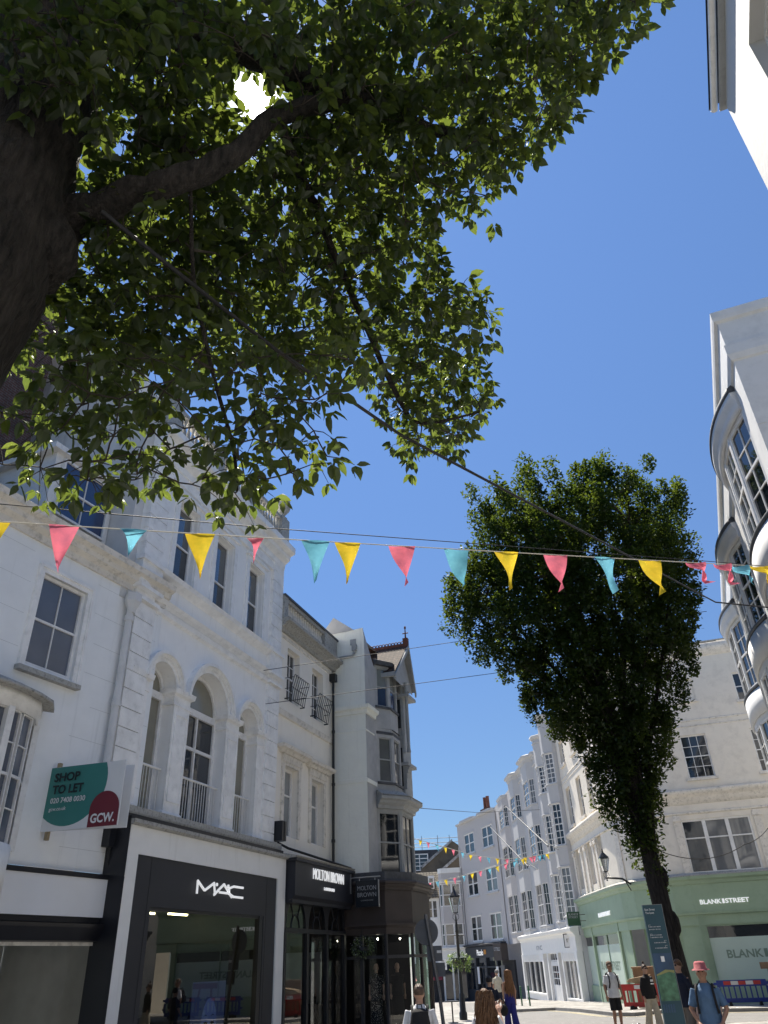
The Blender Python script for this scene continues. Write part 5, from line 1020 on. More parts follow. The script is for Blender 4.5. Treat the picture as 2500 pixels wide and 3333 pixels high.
CANOPY_NEAR = '26,528,635 214,314,872 203,340,851 -164,366,606 124,357,849 70,369,835 -170,220,665 64,384,751 -136,375,653 172,317,892 -105,373,591 -116,338,683 129,339,859 -121,305,658 -20,377,698 -60,357,661 -69,411,690 -47,341,728 -36,344,697 75,516,674 -113,419,567 78,401,813 42,436,650 -10,353,775 39,517,589 -19,331,804 72,530,649 1,473,635 -75,423,600 63,459,640 -47,306,714 -158,227,700 -108,420,622 -91,261,770 13,478,710 -41,377,692 -136,336,605 29,407,709 127,365,789 -145,389,593 109,340,853 -137,365,608 -59,376,731 17,278,799 -85,429,653 38,455,742 -103,374,709 -55,422,660 -114,284,731 142,310,832 60,300,855 84,316,868 -188,405,590 85,323,807 -202,214,628 -198,215,662 17,454,736 32,363,779 -23,295,760 54,316,837 17,366,805 141,314,878 -164,270,734 -126,393,593 99,399,728 -74,365,646 -174,245,656 -41,286,828 -164,242,624 -146,241,699 -180,417,587 -74,266,774 -96,252,708 -149,321,627 -15,286,780 168,351,787 -20,420,699 152,355,788 -123,270,753 -81,354,733 45,524,619 -84,266,710 0,264,776 -74,349,691 -175,346,573 109,364,792 27,385,710 -36,421,634 -87,314,668 -59,457,600 61,473,721 -121,238,692 27,343,787 93,430,789 -166,410,608 -200,375,568 -84,374,685 70,547,584 -184,233,615 32,321,832 -177,212,626 -169,309,631 16,402,753 237,341,887 88,367,755 -155,336,618 -21,271,775 -44,276,762 40,274,790 -163,313,610 57,309,791 77,301,800 43,393,739 -86,401,668 -161,308,584 -152,312,698 185,319,874 20,451,647 34,512,557 -87,438,633 33,509,687 -1,342,726 -186,368,626 0,415,681 -189,397,556 -182,348,507 121,408,785 -148,336,696 57,435,762 87,505,698 45,343,770 0,500,610 -72,423,578 66,551,638 -64,264,723 -34,403,689 62,352,774 -153,284,645 95,290,815 -54,297,746 127,387,777 29,346,832 -141,340,583 -139,262,679 99,552,659 -7,392,734 -123,234,712 14,370,745 -118,254,675 50,371,752 -62,443,650 -2,313,747 -206,374,550 -42,449,616 83,366,807 88,531,618 178,349,840 23,525,661 -116,302,690 -22,331,724 29,453,709 -162,422,601 -29,366,705 86,347,803 -115,372,676 8,329,835 -18,453,667 53,489,628 64,386,718 -186,396,602 -135,392,611 -127,284,663 -198,206,631 -135,245,692 -169,263,686 -153,281,663 -154,350,616 228,308,848 -182,243,688 -93,370,653 145,347,850 -18,423,661 -141,371,675 -50,436,711 -17,326,752 168,355,824 -31,329,779 -138,280,684 -108,250,744 -150,311,655 -17,380,776 78,457,681 129,348,805 -122,289,697 146,396,801 -144,360,582 -162,279,703 -143,245,731 -118,373,601 -3,417,741 -53,334,738 -150,227,652 38,505,659 -55,280,807 92,543,674 114,331,868 190,352,892 48,351,844 -118,441,609 -103,361,608 -129,383,678 -127,401,573 39,502,630 128,319,856 -184,359,562 76,557,624 106,345,806 14,420,739 -198,347,506 20,500,577 -152,303,618 -104,416,652 -150,437,587 215,335,885 -186,341,576 36,371,730 15,346,811 12,295,793 -5,440,739 -125,362,688 -180,213,651 -63,291,808 -172,320,673 -38,454,643 118,313,881 50,490,681 -100,393,660 -177,238,625 -152,345,560 -69,388,627 -61,325,704 77,350,839 -7,466,608 48,351,757 -82,257,720 -10,320,809 52,556,603 -41,323,798 99,420,811 -32,502,655 163,353,851 -117,386,663 -10,462,647 -127,379,640 -55,420,602 17,382,798 -129,327,637 -3,357,716 -112,326,703 -123,400,553 -3,446,694 -141,332,667 65,308,843 -149,219,658 -207,376,590 -175,259,699 153,384,812 -52,356,726 66,489,705 -36,413,663 142,337,794 -56,388,680 42,343,800 -101,368,728 -175,225,698 166,311,835 25,287,793 245,307,872 -35,340,756 185,341,806 -199,225,653 -103,473,617 98,468,661 -22,384,682 108,374,778 -153,265,700 -96,449,617 -172,315,575 4,314,775 -194,386,561 -35,374,774 166,348,882 -41,446,588 34,398,799 -29,288,778 199,309,878 -1,389,892 -135,466,773 14,476,806 26,587,704 109,357,933 -111,394,748 2,467,856 -180,489,650 94,601,700 -140,485,734 51,411,870 -26,418,827 51,475,827 -134,289,847 -258,412,680 -24,503,794 -280,356,668 68,535,729 -208,383,770 -205,461,636 -29,355,905 170,381,980 -208,372,727 -177,324,770 -128,307,811 108,449,897 -160,280,808 -273,373,639 -111,381,791 186,444,939 260,371,992 66,557,794 34,347,878 76,343,906 -7,345,951 204,354,962 50,619,695 -13,558,750 -141,526,696 -63,430,781 -165,379,791 -37,476,835 -146,433,802 220,348,946 -137,348,845 -68,498,806 -215,429,643 33,608,644 -37,568,746 101,360,899 -65,405,810 51,373,872 35,480,782 73,478,890 140,394,977 -249,425,656 61,622,745 -85,336,864 20,340,938 115,477,862 144,431,890 -190,432,728 93,573,718 -247,439,642 -24,438,808 -195,442,704 -50,351,910 -264,376,579 232,368,939 134,367,978 177,355,972 -134,367,757 -39,501,828 -30,382,822 -169,282,784 7,510,770 -252,372,596 -252,468,632 -183,459,735 211,404,915 -57,547,758 90,386,919 -2,365,912 -206,399,679 -48,342,853 -163,438,740 168,369,916 36,461,861 -242,375,691 39,418,932 174,415,956 -157,518,720 -150,384,718 6,406,826 -143,381,823 -188,436,649 -96,521,707 2,542,685 -176,367,720 -23,535,763 24,535,759 50,426,843 220,385,947 -6,459,796 -162,310,809 -114,533,697 135,376,898 -89,315,899 -116,428,765 86,542,766 97,424,907 -177,333,728 -249,359,664 -124,482,706 -107,493,786 -74,332,885 7,523,834 -178,392,782 89,638,693 -8,412,864 -42,539,787 41,537,809 -233,417,675 96,441,837 -165,461,711 -97,389,772 72,368,913 -277,457,624 -169,361,815 96,494,861 -151,326,807 -177,315,788 21,398,920 -269,371,603 -73,519,672 -183,448,637 18,384,935 119,442,852 -84,506,765 -112,314,898 -29,335,907 -144,431,766 -51,364,819 -284,409,590 139,443,847 86,388,885 -44,483,763 -48,442,855 -168,473,754 -60,338,926 -276,424,605 296,374,1018 -25,394,889 -75,427,808 -275,368,661 -238,412,595 198,438,969 32,590,744 134,425,932 -148,374,850 -186,382,684 70,409,904 -219,365,657 178,455,916 -120,508,700 -85,474,812 -249,385,623 202,390,929 35,350,923 -247,386,676 -90,472,693 -224,391,718 14,432,907 23,444,800 -108,336,864 -166,441,645 65,342,934 54,566,742 -144,286,807 -46,433,803 -21,352,862 -221,442,629 -111,332,897 223,384,987 -48,399,827 -99,441,778 114,586,774 -121,304,854 73,637,658 -246,379,581 -203,392,731 -22,573,704 -219,456,620 -245,395,611 148,343,955 32,418,863 -53,538,687 19,591,656 -120,463,744 70,425,869 -262,381,659 -166,498,676 -123,378,749 -2,611,715 -111,497,739 9,548,729 103,344,958 -74,557,739 -225,445,694 55,364,934 165,429,938 -75,369,904 -89,417,836 -229,368,740 -61,472,806 -80,540,761 -161,533,690 112,395,924 198,381,965 -146,470,750 38,608,616 71,596,684 -177,439,679 16,425,822 55,601,651 -55,352,839 36,538,737 -179,408,725 -186,357,796 -102,442,818 9,364,954 -108,450,759 -66,393,836 126,447,934 46,342,941 -147,454,681 190,453,1007 145,532,1038 30,522,951 -314,342,896 237,433,1082 47,390,1042 -264,399,780 97,491,941 -185,389,906 45,697,863 -221,388,870 -247,516,830 173,409,1016 -48,478,887 12,616,897 108,671,910 74,485,995 109,701,806 -265,382,827 -340,410,823 -122,352,950 -185,438,900 -202,430,802 -300,342,835 -296,461,765 87,419,988 -63,377,994 -185,506,824 28,425,954 190,550,1027 -20,402,962 -273,474,722 -261,440,776 105,401,1042 165,407,1102 -297,384,715 -48,564,852 -277,395,746 -302,461,717 -137,504,863 137,475,1039 -125,360,911 -52,561,913 287,405,1072 -104,555,880 12,575,972 -245,493,759 10,516,998 -104,486,954 -149,549,869 -160,583,840 63,575,841 -66,444,908 78,535,916 150,438,1069 -329,456,729 -133,438,888 36,457,935 209,407,1080 -267,470,861 242,490,1068 32,693,789 -201,356,907 93,747,750 -217,503,765 139,520,939 -232,409,843 31,434,1038 -166,359,898 -183,479,855 -222,506,851 -19,486,986 -113,469,858 38,756,763 -87,564,808 -15,537,968 -4,406,1035 -165,329,900 -165,422,955 3,575,901 179,513,1072 -91,362,968 -67,457,987 -27,395,1073 38,605,837 93,695,882 243,394,1058 -196,534,803 60,494,945 226,517,1060 -86,506,933 -248,453,746 -227,364,877 272,448,1074 47,604,962 68,420,1047 -205,417,847 -289,385,798 -152,488,900 -70,420,992 -94,374,930 102,481,1038 67,641,771 -84,517,884 112,683,739 77,752,814 -18,447,986 -192,394,864 10,599,797 -321,417,720 -319,366,802 -22,589,842 -261,398,897 64,447,1004 133,680,876 -125,313,452 -139,341,450 -130,363,424 -148,365,428 -67,354,413 -113,384,454 -70,333,472 -115,330,475 -77,352,468 -84,351,425 -204,344,460 -91,353,447 -151,326,411 -43,376,464 -144,315,419 -168,316,474 -167,317,405 -77,369,461 -146,318,447 -97,327,430 -35,336,491 -129,361,443 -168,345,411 -61,351,434 -156,323,484 -97,402,436 -89,347,497 -114,320,446 -167,302,446 -49,363,501 -38,336,456 -118,377,427 -55,363,423 -63,353,473 -181,329,437 -175,340,464 -36,395,457 -126,372,467 -139,333,492 -60,340,497 -102,315,476 -140,345,433 -19,351,501 -170,338,433 -145,401,472 -61,409,556 -170,381,520 -176,411,493 -99,439,471 -74,438,513 -216,367,508 -207,406,500 -255,385,497 -135,388,506 -109,424,492 -239,418,475 -96,383,523 -53,460,504 -78,422,535 -48,410,515 -128,431,468 -130,378,533 -169,414,458 -204,391,537 -192,396,450 -13,382,525 -233,405,500 -243,382,452'
CANOPY_UNSEEN = '75,90,842 -157,239,1161 227,123,800 121,69,696 -773,250,938 -330,-249,596 -404,-158,541 329,78,842 -521,298,907 -618,221,1096 -479,198,1200 -486,201,676 -551,56,1155 -395,189,914 -446,-138,955 -51,-130,844 197,-68,958 -42,-204,687 -620,-3,648 -489,-28,974 -513,-202,528 -407,384,524 -693,314,947 -182,194,942 4,155,1148 -298,46,1053 -328,136,992 -632,393,952 -711,284,596 -409,294,1229 281,138,658 -14,-14,1093 -727,-82,796 -437,116,637 -165,58,580 -692,228,920 -273,177,1041 -702,631,648 -205,143,717 -377,314,547 -362,62,541 -572,-23,1134 -52,8,795 -611,485,838 72,207,926 -365,-81,1067 -392,85,1229 165,-149,916 -445,166,747 120,-67,1054 -819,458,621 126,-107,981 20,-120,1013 -115,171,1030 -79,-50,616 -517,372,972 -446,-105,846 172,-3,998 -518,79,623 -680,641,535 -759,318,712 -404,268,700 -11,292,1127 -202,-29,1183 -293,-21,1202 296,136,752 -92,-216,1002 -746,198,681 343,202,682 -783,85,947 -416,176,1125 188,8,629 -679,-31,734 -395,196,1199 -579,-74,523 -510,-155,851 -551,-45,737 -98,29,916 -274,-160,844 -123,-269,673 -541,57,902 -684,474,1038 -407,-297,625 -288,82,1176 -411,-15,1090 -440,97,973 -596,142,1104 6,8,845 -134,-93,1113 -629,199,732 -80,-287,596 -629,556,762 286,199,854 -751,168,772 -183,73,833 -801,222,730 -754,557,904 21,0,1011 -205,-21,979 -300,-41,567 -607,6,723 -66,253,1243 112,5,1165 -481,352,567 -528,243,1160 -704,456,750 -761,19,809 -477,38,1105 -89,-173,611 -630,339,761 -626,119,757 9,-160,583 -323,-188,932 -120,261,1021 -145,114,1168 -481,26,1209 -514,-61,573 -462,339,683 -818,175,869 188,-34,824 -715,169,582 -568,167,822 -438,279,848 286,196,1015 -755,498,849 -457,222,974 -647,288,879 -673,692,688 -479,120,1079 -636,367,1138 -91,60,1237 -682,249,1150 -595,315,1059 -411,76,860 -602,314,653 -746,399,669 -301,-3,854 -433,-41,916 14,-28,614 -130,-65,1008 256,-87,726 -70,120,943 -744,32,694 83,196,1005 -636,90,995 -667,-126,750 -626,407,1028 -569,-63,938 -60,-250,924 -655,67,926 223,110,585 -185,-114,522 -582,181,632 -355,205,788 -761,-2,885 -450,-208,726 -41,124,1030 218,15,903 -502,-79,663 -482,-20,782 55,-205,891 -844,407,787 88,304,1210 -389,-89,638 -441,-139,1073 -342,-112,532 -190,-305,583 -218,-216,1074 -163,-178,647 -316,53,610 -92,-246,846 -407,-62,755 137,-110,630 -217,119,937 -659,164,1051 -536,-116,1068 -694,267,674 -624,710,592 -113,159,1250 -230,-75,664 -571,422,531 -689,92,662 -313,-22,766 159,40,796 -638,38,1125 -282,-247,837 115,129,1094 -53,185,816 179,150,922 -282,-46,993 355,161,870 -461,29,610 -73,-114,967 -495,192,1115 -384,-50,1192 -507,269,768 -354,-316,698 -238,-201,790 -641,-46,1074 -195,-121,1062 -711,-84,905 -181,148,865 -457,69,730 -821,232,645 21,86,965 -171,61,1032 -774,381,853 -182,-25,567 296,-18,762 -651,505,709 -757,98,522 -692,608,812 -710,-71,642 170,-136,712 -127,51,1103 -378,16,806 216,43,695 -294,-203,734 -392,-135,1170 -553,-128,582 97,76,585 -514,171,957 -121,-12,1223 -529,461,713 -405,32,930 -361,37,1164 217,171,1102 -341,-167,1058 -351,143,641 -728,64,864 -523,458,625 -751,136,878 -359,266,606 -331,-160,625 -242,-128,739 -649,158,883 -53,83,581 -270,180,1152 -482,120,860 -754,372,1019 -148,-281,951 -252,-116,976 -570,532,721 -267,-1,680 -347,34,717 192,109,1143 -7,-90,930 -226,-30,832 -634,524,998 -398,-14,562 -839,281,882 255,-76,817 -675,46,792 -736,268,1015 -520,382,830 -47,72,1171 -202,34,1245 6,-263,880 -137,88,714 -762,361,942 -538,71,990 -696,29,999 -121,-172,900 106,182,817 -461,190,816 -589,80,597 -468,-161,630 95,100,982 -543,289,541 45,-158,670 -117,-168,1136 95,205,1207 81,-130,925 -95,179,1154 -45,102,844 -48,-100,1041 -263,134,623 -108,-125,673 64,-63,760 -643,500,552 -33,256,1031 -357,106,773 -793,120,650 -437,259,1045 -672,316,1086 90,-59,865 -545,127,1232 -854,310,673 -324,-113,771 250,122,1039 -144,112,640 -31,-170,1070 -228,-205,950 -733,228,1083 -534,191,525 -642,-35,894 -327,99,878 50,8,919 -138,-182,757 -273,111,1248 -651,-80,978 -603,364,858 -229,71,737 120,-128,556 62,-8,1107 298,196,532 -766,538,575 51,-192,975 14,43,753 -301,-47,1089 -802,439,722 -657,472,1143 162,74,919 -258,61,837 -275,71,545 -728,529,999 344,135,617 -611,268,798 -278,-269,533 -186,-176,856 -402,158,559 -445,-224,949 -717,99,756 52,258,1155 325,200,931 -35,-129,767 9,152,865 -501,26,683 -619,240,1001 -626,635,661'
# ---------------------------------------------------------------- bunting and wires
BA, BD = Vector((-3.33, 5.71, 5.24)), Vector((6.83, 2.84, .78)).normalized()
def bunting(name, label, pt, flags, group, lo, hi, cord_r=.012, fd=None):
    e = root(name, label, 'bunting', 0, 0, 90, 0, group)
    m = MB(); n = 40; m.tube([pt(lo+(hi-lo)*k/n) for k in range(n+1)], cord_r, 5); m.build('cord', 'cord', e)
    for a, b, c, h, lean in flags:
        m = MB(); A_, B_ = pt(a), pt(b); d = (B_-A_); w_ = d.length; nrm = Vector((-d.y, d.x, 0)).normalized() if hypot(d.x, d.y) > 1e-6 else Vector((0, 1, 0)); R_, Q = 7, 4; V = []; ph = random.random()*6; kind = c[1:] if len(c) > 1 else ''
        for i in range(R_+1):
            t = i/R_
            for j in range(Q+1):
                s = j/Q; x = (s-.5)*(1-t**(1.0))*(.4 if kind == '2' and 0 else 1)+.5+lean*t*t; z = -h*t; o = .02*sin(3*s+4*t+ph)*(1+2*t)*w_/.3
                if kind == '3': z = -h*.45*t - .1*s*t; x += .45*t; o += .06*sin(6*t+s*4)
                if kind == '2': z *= .62; o += .05*sin(7*t+ph)*w_/.3; x = .5+(x-.5)*(.75+.25*cos(5*t))
                V.append(A_+d*x+Vector((0, 0, z))+nrm*o)
        m.add(V, [(i*(Q+1)+j, i*(Q+1)+j+1, (i+1)*(Q+1)+j+1, (i+1)*(Q+1)+j) for i in range(R_) for j in range(Q)], True)
        m.build('flag', {'p': 'bunting_pink', 'y': 'bunting_yellow', 't': 'bunting_teal'}[c[0]], e, fix=False)
    return e
FL = [(-.3, -.07, 'y'), (.25, .51, 'p'), (.87, 1.12, 't2'), (1.48, 1.77, 'y'), (2.1, 2.27, 'p2'), (2.67, 2.98, 't'), (3.04, 3.33, 'y'), (3.67, 3.98, 'p'), (4.34, 4.67, 't'), (5.01, 5.33, 'y'), (5.7, 6.03, 'p'), (6.44, 6.77, 't'), (7.15, 7.5, 'y'), (7.91, 8.24, 'p3'), (8.41, 8.7, 'p3'), (8.75, 9.02, 't3'), (9.05, 9.43, 'y3')]
bunting('bunting', 'nearest string of pink yellow and teal pennants stretched across the whole street', lambda t: BA+BD*t+Vector((0, 0, .012*((t-4.5)/5)**2)), [(a, b, c, .47, random.uniform(-.05, .22)) for a, b, c in FL], None, -5.5, 10.4, .006)
def lin(P_):
    P_ = [Vector(p) for p in P_]; L_ = [0]
    for i in range(len(P_)-1): L_.append(L_[-1]+(P_[i+1]-P_[i]).length)
    def f(t):
        for i in range(len(P_)-1):
            if t <= L_[i+1] or i == len(P_)-2: return P_[i]+(P_[i+1]-P_[i])*((t-L_[i])/(L_[i+1]-L_[i]))
    return f, L_[-1]
for nm_, lb, P_ in (('a', 'far string of small pennants hanging higher, from the scaffolded roofs to the terrace', [(1.0, 58, 9.42), (1.45, 58, 9.3), (3.36, 57.9, 8.72), (5.3, 57.76, 8.07), (7.42, 57.5, 7.72), (9, 57.2, 7.75), (11.2, 57, 7.98)]), ('b', 'far string of small pennants hanging lower, from the corner building to the terrace', [(.8, 58, 6.3), (1.45, 58, 6.37), (4.31, 57.8, 6.77), (6.51, 57.6, 7.21), (8.7, 57.3, 7.67), (11.2, 57, 8.02)])):
    f, L = lin(P_); fl = []; t = .5; i = 0
    while t < L-.5: fl.append((t, t+.26, 'ypt'[i % 3], .42, random.uniform(-.3, .5))); t += .62+random.uniform(-.06, .06); i += 1
    bunting('bunting', lb, f, fl, 'small bunting strings across the far street', 0, L-.01, .02)
def wire(name, label, P_, r, sag=0., cat='wire'):
    m = MB(); P_ = [Vector(p) for p in P_]; pts = []
    for i in range(len(P_)-1):
        for k in range(12): t = k/12; pts.append(P_[i].lerp(P_[i+1], t)-Vector((0, 0, sag*4*t*(1-t))))
    pts.append(P_[-1]); m.tube(pts, r, 6); return tag(m.build(name, 'cable'), label, cat, 'thin wires over the street' if cat == 'wire' else None)
wire('overhead_cable', 'thick black cable slung from the big tree limb past the second tree to the right', [(-1.56, 2.7, 5.48), (-1.13, 2.98, 5.22), (-.65, 3.48, 5.09), (.16, 4.92, 5.47), (6.44, 13.44, 7.53), (8.75, 14.3, 7.6)], .014, .0, 'cable')
wire('wire', 'thin wire running just above the near bunting', [(-9, 2.9, 4.6), (-3.69, 5.93, 5.61), (-1.31, 7.67, 6.23), (5.56, 11.49, 7.46), (8.6, 13.2, 8.0)], .006)
wire('wire', 'thin wire hooked to the narrow building beside its upper balconette', [(-3.35, 18.7, 8.42), (2.2, 24.14, 11.1), (10.2, 22.05, 10.96)], .009)
wire('wire', 'thin wire hooked to the narrow building just below its upper balconettes', [(-3.3, 18.95, 7.6), (3.43, 24.4, 10.01), (10.75, 23.19, 10.39)], .009)
wire('wire', 'thin wire spanning from the grey bay roof towards the chimney pots', [(.5, 31, 6.95), (6.16, 58.94, 11.1), (10.9, 60, 11.3)], .015)
wire('wire', 'slack wire drooping from the second tree trunk to the right hand building', [(7.5, 24, 4.35), (10.5, 24.6, 4.4), (12.5, 25, 6.1)], .012, .35)

# ---------------------------------------------------------------- street furniture
def lantern(m, c, s=1., glass=None):
    x, y, z = c
    q = pi/4
    m.lathe([(.05*s, 0), (.14*s, .02*s), (.14*s, .05*s)], (x, y, z), 4, False, rot=q)
    for k in range(4):
        a = q+pi/2*k; m.tube([(x+.13*s*cos(a), y+.13*s*sin(a), z+.04*s), (x+.25*s*cos(a), y+.25*s*sin(a), z+.62*s)], .014*s, 4)
    m.lathe([(.27*s, .62*s), (.30*s, .64*s), (.28*s, .68*s), (.06*s, .90*s), (.05*s, .98*s), (.02*s, 1.0*s)], (x, y, z), 4, False, rot=q); m.ell((x, y, z+1.03*s), (.03*s, .03*s, .05*s), 6, 5)
    for k in range(4):
        a = pi/2*k; m.tube([(x+.02*s*cos(a), y+.02*s*sin(a), z-.28*s), (x+.13*s*cos(a), y+.13*s*sin(a), z-.16*s), (x+.12*s*cos(a), y+.12*s*sin(a), z-.04*s), (x+.03*s*cos(a), y+.03*s*sin(a), z-.02*s)], .013*s, 4)
    if glass is not None: glass.lathe([(.16*s, .05*s), (.335*s*.98, .62*s)], (x, y, z), 4, False, rot=q)
lx, ly = 2.45, 37.9; lz = g(ly)
lp = root('street_lamp', 'black Victorian style lamp post with four sided lantern and a flower basket halfway up', 'street lamp', lx, ly, 90, lz)
m = MB(); m.lathe([(.17, 0), (.17, .25), (.13, .3), (.12, .9), (.08, .95), (.07, 1.6), (.06, 3.2), (.09, 3.25), (.06, 3.32), (.05, 3.55), (.03, 3.85)], (0, 0, 0), 10); m.tube([(-.3, 0, 3.1), (.3, 0, 3.1)], .018, 6); m.build('post', 'cast_iron', lp)
m = MB(); gl = MB(); lantern(m, (0, 0, 3.95), 1.05, gl); ln = m.build('lantern', 'cast_iron', lp); gl.build('lantern_glass', 'lamp_glass', ln)
def leafclump(m, c, r, n, size):
    for _ in range(n):
        d = Vector((random.gauss(0, 1), random.gauss(0, 1), random.gauss(0, 1))).normalized(); p = Vector(c)+Vector((d.x*r[0], d.y*r[1], d.z*r[2]))*random.uniform(.6, 1.1)
        leafq(m, p, (d+Vector((0, 0, -.6))).normalized(), size*random.uniform(.6, 1.3))
def leafq(m, p, d, L, wr=.5):
    s = d.cross(Vector((random.random()-.5, random.random()-.5, random.random()-.5))).normalized()*L*wr*.5; nn = d.cross(s).normalized()*L*.06
    m.add([p, p+d*L*.45+s-nn, p+d*L, p+d*L*.45-s-nn], [(0, 1, 2), (0, 2, 3)])
bk = root('flower_basket', 'round planter of trailing green plants clasped round the lamp post', 'flower basket', lx, ly, 90, lz)
m = MB(); m.lathe([(.2, 0), (.34, .18), (.36, .3), (.3, .3)], (0, 0, 1.95), 12); m.build('planter', 'cast_iron', bk)
m = MB(); leafclump(m, (0, 0, 2.2), (.5, .5, .26), 520, .09); 
for k in range(14): a = random.random()*6.3; leafclump(m, (.42*cos(a), .42*sin(a), 1.95), (.08, .08, .22), 22, .07)
m.build('foliage', 'leaf_basket', bk, fix=False)
bx, by = S1(26.2, 1.05); hb = root('flower_basket', 'dark hanging basket with white flowers at the corner of the arched shopfront', 'flower basket', bx, by, 90)
m = MB(); m.lathe([(.05, -.22), (.2, -.1), (.26, .05), (.2, .05)], (0, 0, 2.15), 10); m.tube([(-.4, .1, 2.75), (0, 0, 2.75), (0, 0, 2.2)], .015, 5); m.build('planter', 'cast_iron', hb)
m = MB(); leafclump(m, (0, 0, 2.2), (.34, .34, .26), 420, .07); m.build('foliage', 'leaf_basket', hb, fix=False); m = MB(); leafclump(m, (0, 0, 2.25), (.36, .36, .26), 60, .045); m.build('flowers', 'white_plain', hb, fix=False)
# wall lantern on the cream building
wl = root('wall_lantern', 'black lantern on a curved bracket fixed to the cream corner building', 'wall lamp', 10.72, 42.7, 90)
m = MB(); m.tube([(0, 0, 4.95), (0, 0, 5.1), (.9, .4, 5.05), (1.35, .6, 4.8)], [.05, .05, .05, .05], 6); m.tube([(1.0, .45, 5.04), (1.3, .6, 4.5)], .03, 5); m.build('bracket', 'cast_iron', wl)
m = MB(); gl = MB(); lantern(m, (0, 0, 5.35), 1.05, gl); ln = m.build('lantern', 'cast_iron', wl); gl.build('lantern_glass', 'lamp_glass', ln)
# bollards
b0 = None
BL = [(6.53, 58.7, 'farthest of the five, beside the grey haired man'), (6.62, 55.9, 'second farthest of the five'), (6.67, 53.5, 'middle one of the five'), (6.75, 51.3, 'second nearest of the five'), (7.01, 49.9, 'nearest of the five, before the passage shop')]
for x, y, s in BL:
    if b0 is None:
        m = MB(); m.tube([(0, 0, 0), (0, 0, .92)], .045, 8); m.ell((0, 0, .94), (.05, .05, .05), 8, 5); m.lathe([(.055, .78), (.055, .84)], (0, 0, 0), 8); b0 = m.build('bollard', 'bollard_green'); ob = b0
    else: ob = b0.copy(); C.objects.link(ob)
    ob.location = (x, y, g(y)+.1); tag(ob, 'slim green bollard on the kerb, '+s, 'bollard', 'green bollards along the kerb')
m = MB(); m.lathe([(.09, 0), (.09, .95), (.08, 1.05), (.05, 1.12), (.01, 1.14)], (3.27, 12.7, g(12.7)), 12); tag(m.build('bollard', 'cast_iron'), 'black round topped bollard in front of the woman in the black jacket', 'bollard')
# traffic sign seen from behind
ts = root('road_sign', 'back of a round grey road sign on a leaning galvanised pole near the brown shopfront', 'road sign', .75, 26.0, 90)
m = MB(); m.tube([(0.38, 0, g(26)), (.27, 0, .94), (0, 0, 2.97)], .055, 10); m.build('pole', 'galvanised', ts)
m = MB(); c = Vector((.0, -.08 if 0 else .08, 2.5)); m.tube([c, c+Vector((0, .02, 0))], .36, 28, False); m.box(-.28, .24, .05, .08, 2.62, 2.67); m.box(-.28, .24, .05, .08, 2.3, 2.35); m.build('sign_plate', 'sign_back', ts)
m = MB(); m.box(-.02, .44, .07, .1, 1.72, 2.12); m.box(.12, .5, .07, .1, 1.32, 1.68); m.build('parking_plate', 'sign_back', ts); m = MB(); m.box(.28, .42, .05, .068, 1.93, 2.0); m.build('sticker', 'board_white', ts)
ws = root('shop_board', 'small white square hanging board with three lines of dark writing beyond the road sign', 'sign', 3.25, 80, 90); m = MB(); m.box(0, .75, -.03, .03, 1.05, 1.95); m.build('board', 'board_white', ws)
Fq = lambda s, d, z: (s, -.032+d, z); text(ws, 'THE', Fq, .25, 1.7, .25, .12, m='dark_letter'); text(ws, 'RED', Fq, .25, 1.48, .25, .12, m='dark_letter'); text(ws, 'ROASTER', Fq, .12, 1.27, .5, .12, m='dark_letter')
# wayfinding monolith
mo = root('wayfinding_sign', 'tall narrow navy wayfinding pillar with street names and a green map panel', 'sign', 3.735, 13.0, 96)
gz = g(13)
m = MB(); m.box(0, .285, 0, .09, gz, 2.33); m.build('pillar', 'mono_navy', mo)
m = MB(); m.box(.285, .291, -.003, .093, gz, 2.333); m.box(0, .291, -.003, .093, 2.33, 2.336); m.build('edge_trim', 'galvanised', mo)
Fq = lambda s, d, z: (s, -.001+d, z)
for k, (t, z, w_) in enumerate((('East Street', 2.255, .15), ('The Lanes', 2.21, .13))): text(mo, t, Fq, .02, z, w_, .028, m='white_plain', ext=.001)
for k, z in enumerate((2.03, 1.995, 1.92, 1.89, 1.82, 1.75)):
    m = MB(); x = .03 if k < 4 else .07
    for j in range(9): m.box(x+j*.02, x+j*.02+random.uniform(.008, .018), -.003, -.001, z, z+.013); 
    m.build('small_print', 'grey_letter', mo)
m = MB(); 
for x, z in ((.03, 2.06), (.03, 1.94), (.22, 1.85), (.22, 1.785)): m.box(x, x+.035, -.003, -.001, z, z+.005); m.box(x, x+.005, -.003, -.001, z-.03, z)
m.build('arrow', 'grey_letter', mo)
mp_ = MB(); mp_.box(.008, .277, -.004, -.0005, 1.09, 1.69); mb_ = mp_.build('map_panel', 'map_sea', mo); m = MB(); m.prism([(.01, 1.092), (.275, 1.092), (.275, 1.43), (.2, 1.45), (.12, 1.43), (.01, 1.40)], -.008, -.0045); m.build('map_land', 'map_land', mb_)
m = MB(); m.prism([(.01, 1.402), (.12, 1.432), (.2, 1.452), (.275, 1.432), (.275, 1.47), (.15, 1.48), (.01, 1.42)], -.009, -.0045); m.build('map_coast', 'map_sand', mb_); m = MB(); m.box(.12, .17, -.007, -.0045, 1.58, 1.65); m.build('sticker', 'board_white', mb_)
m = MB()
for k in range(5): m.box(.02+k*.035, .04+k*.035, -.003, -.0005, .95, 1.05)
m.build('legend_block', 'map_sea', mo)
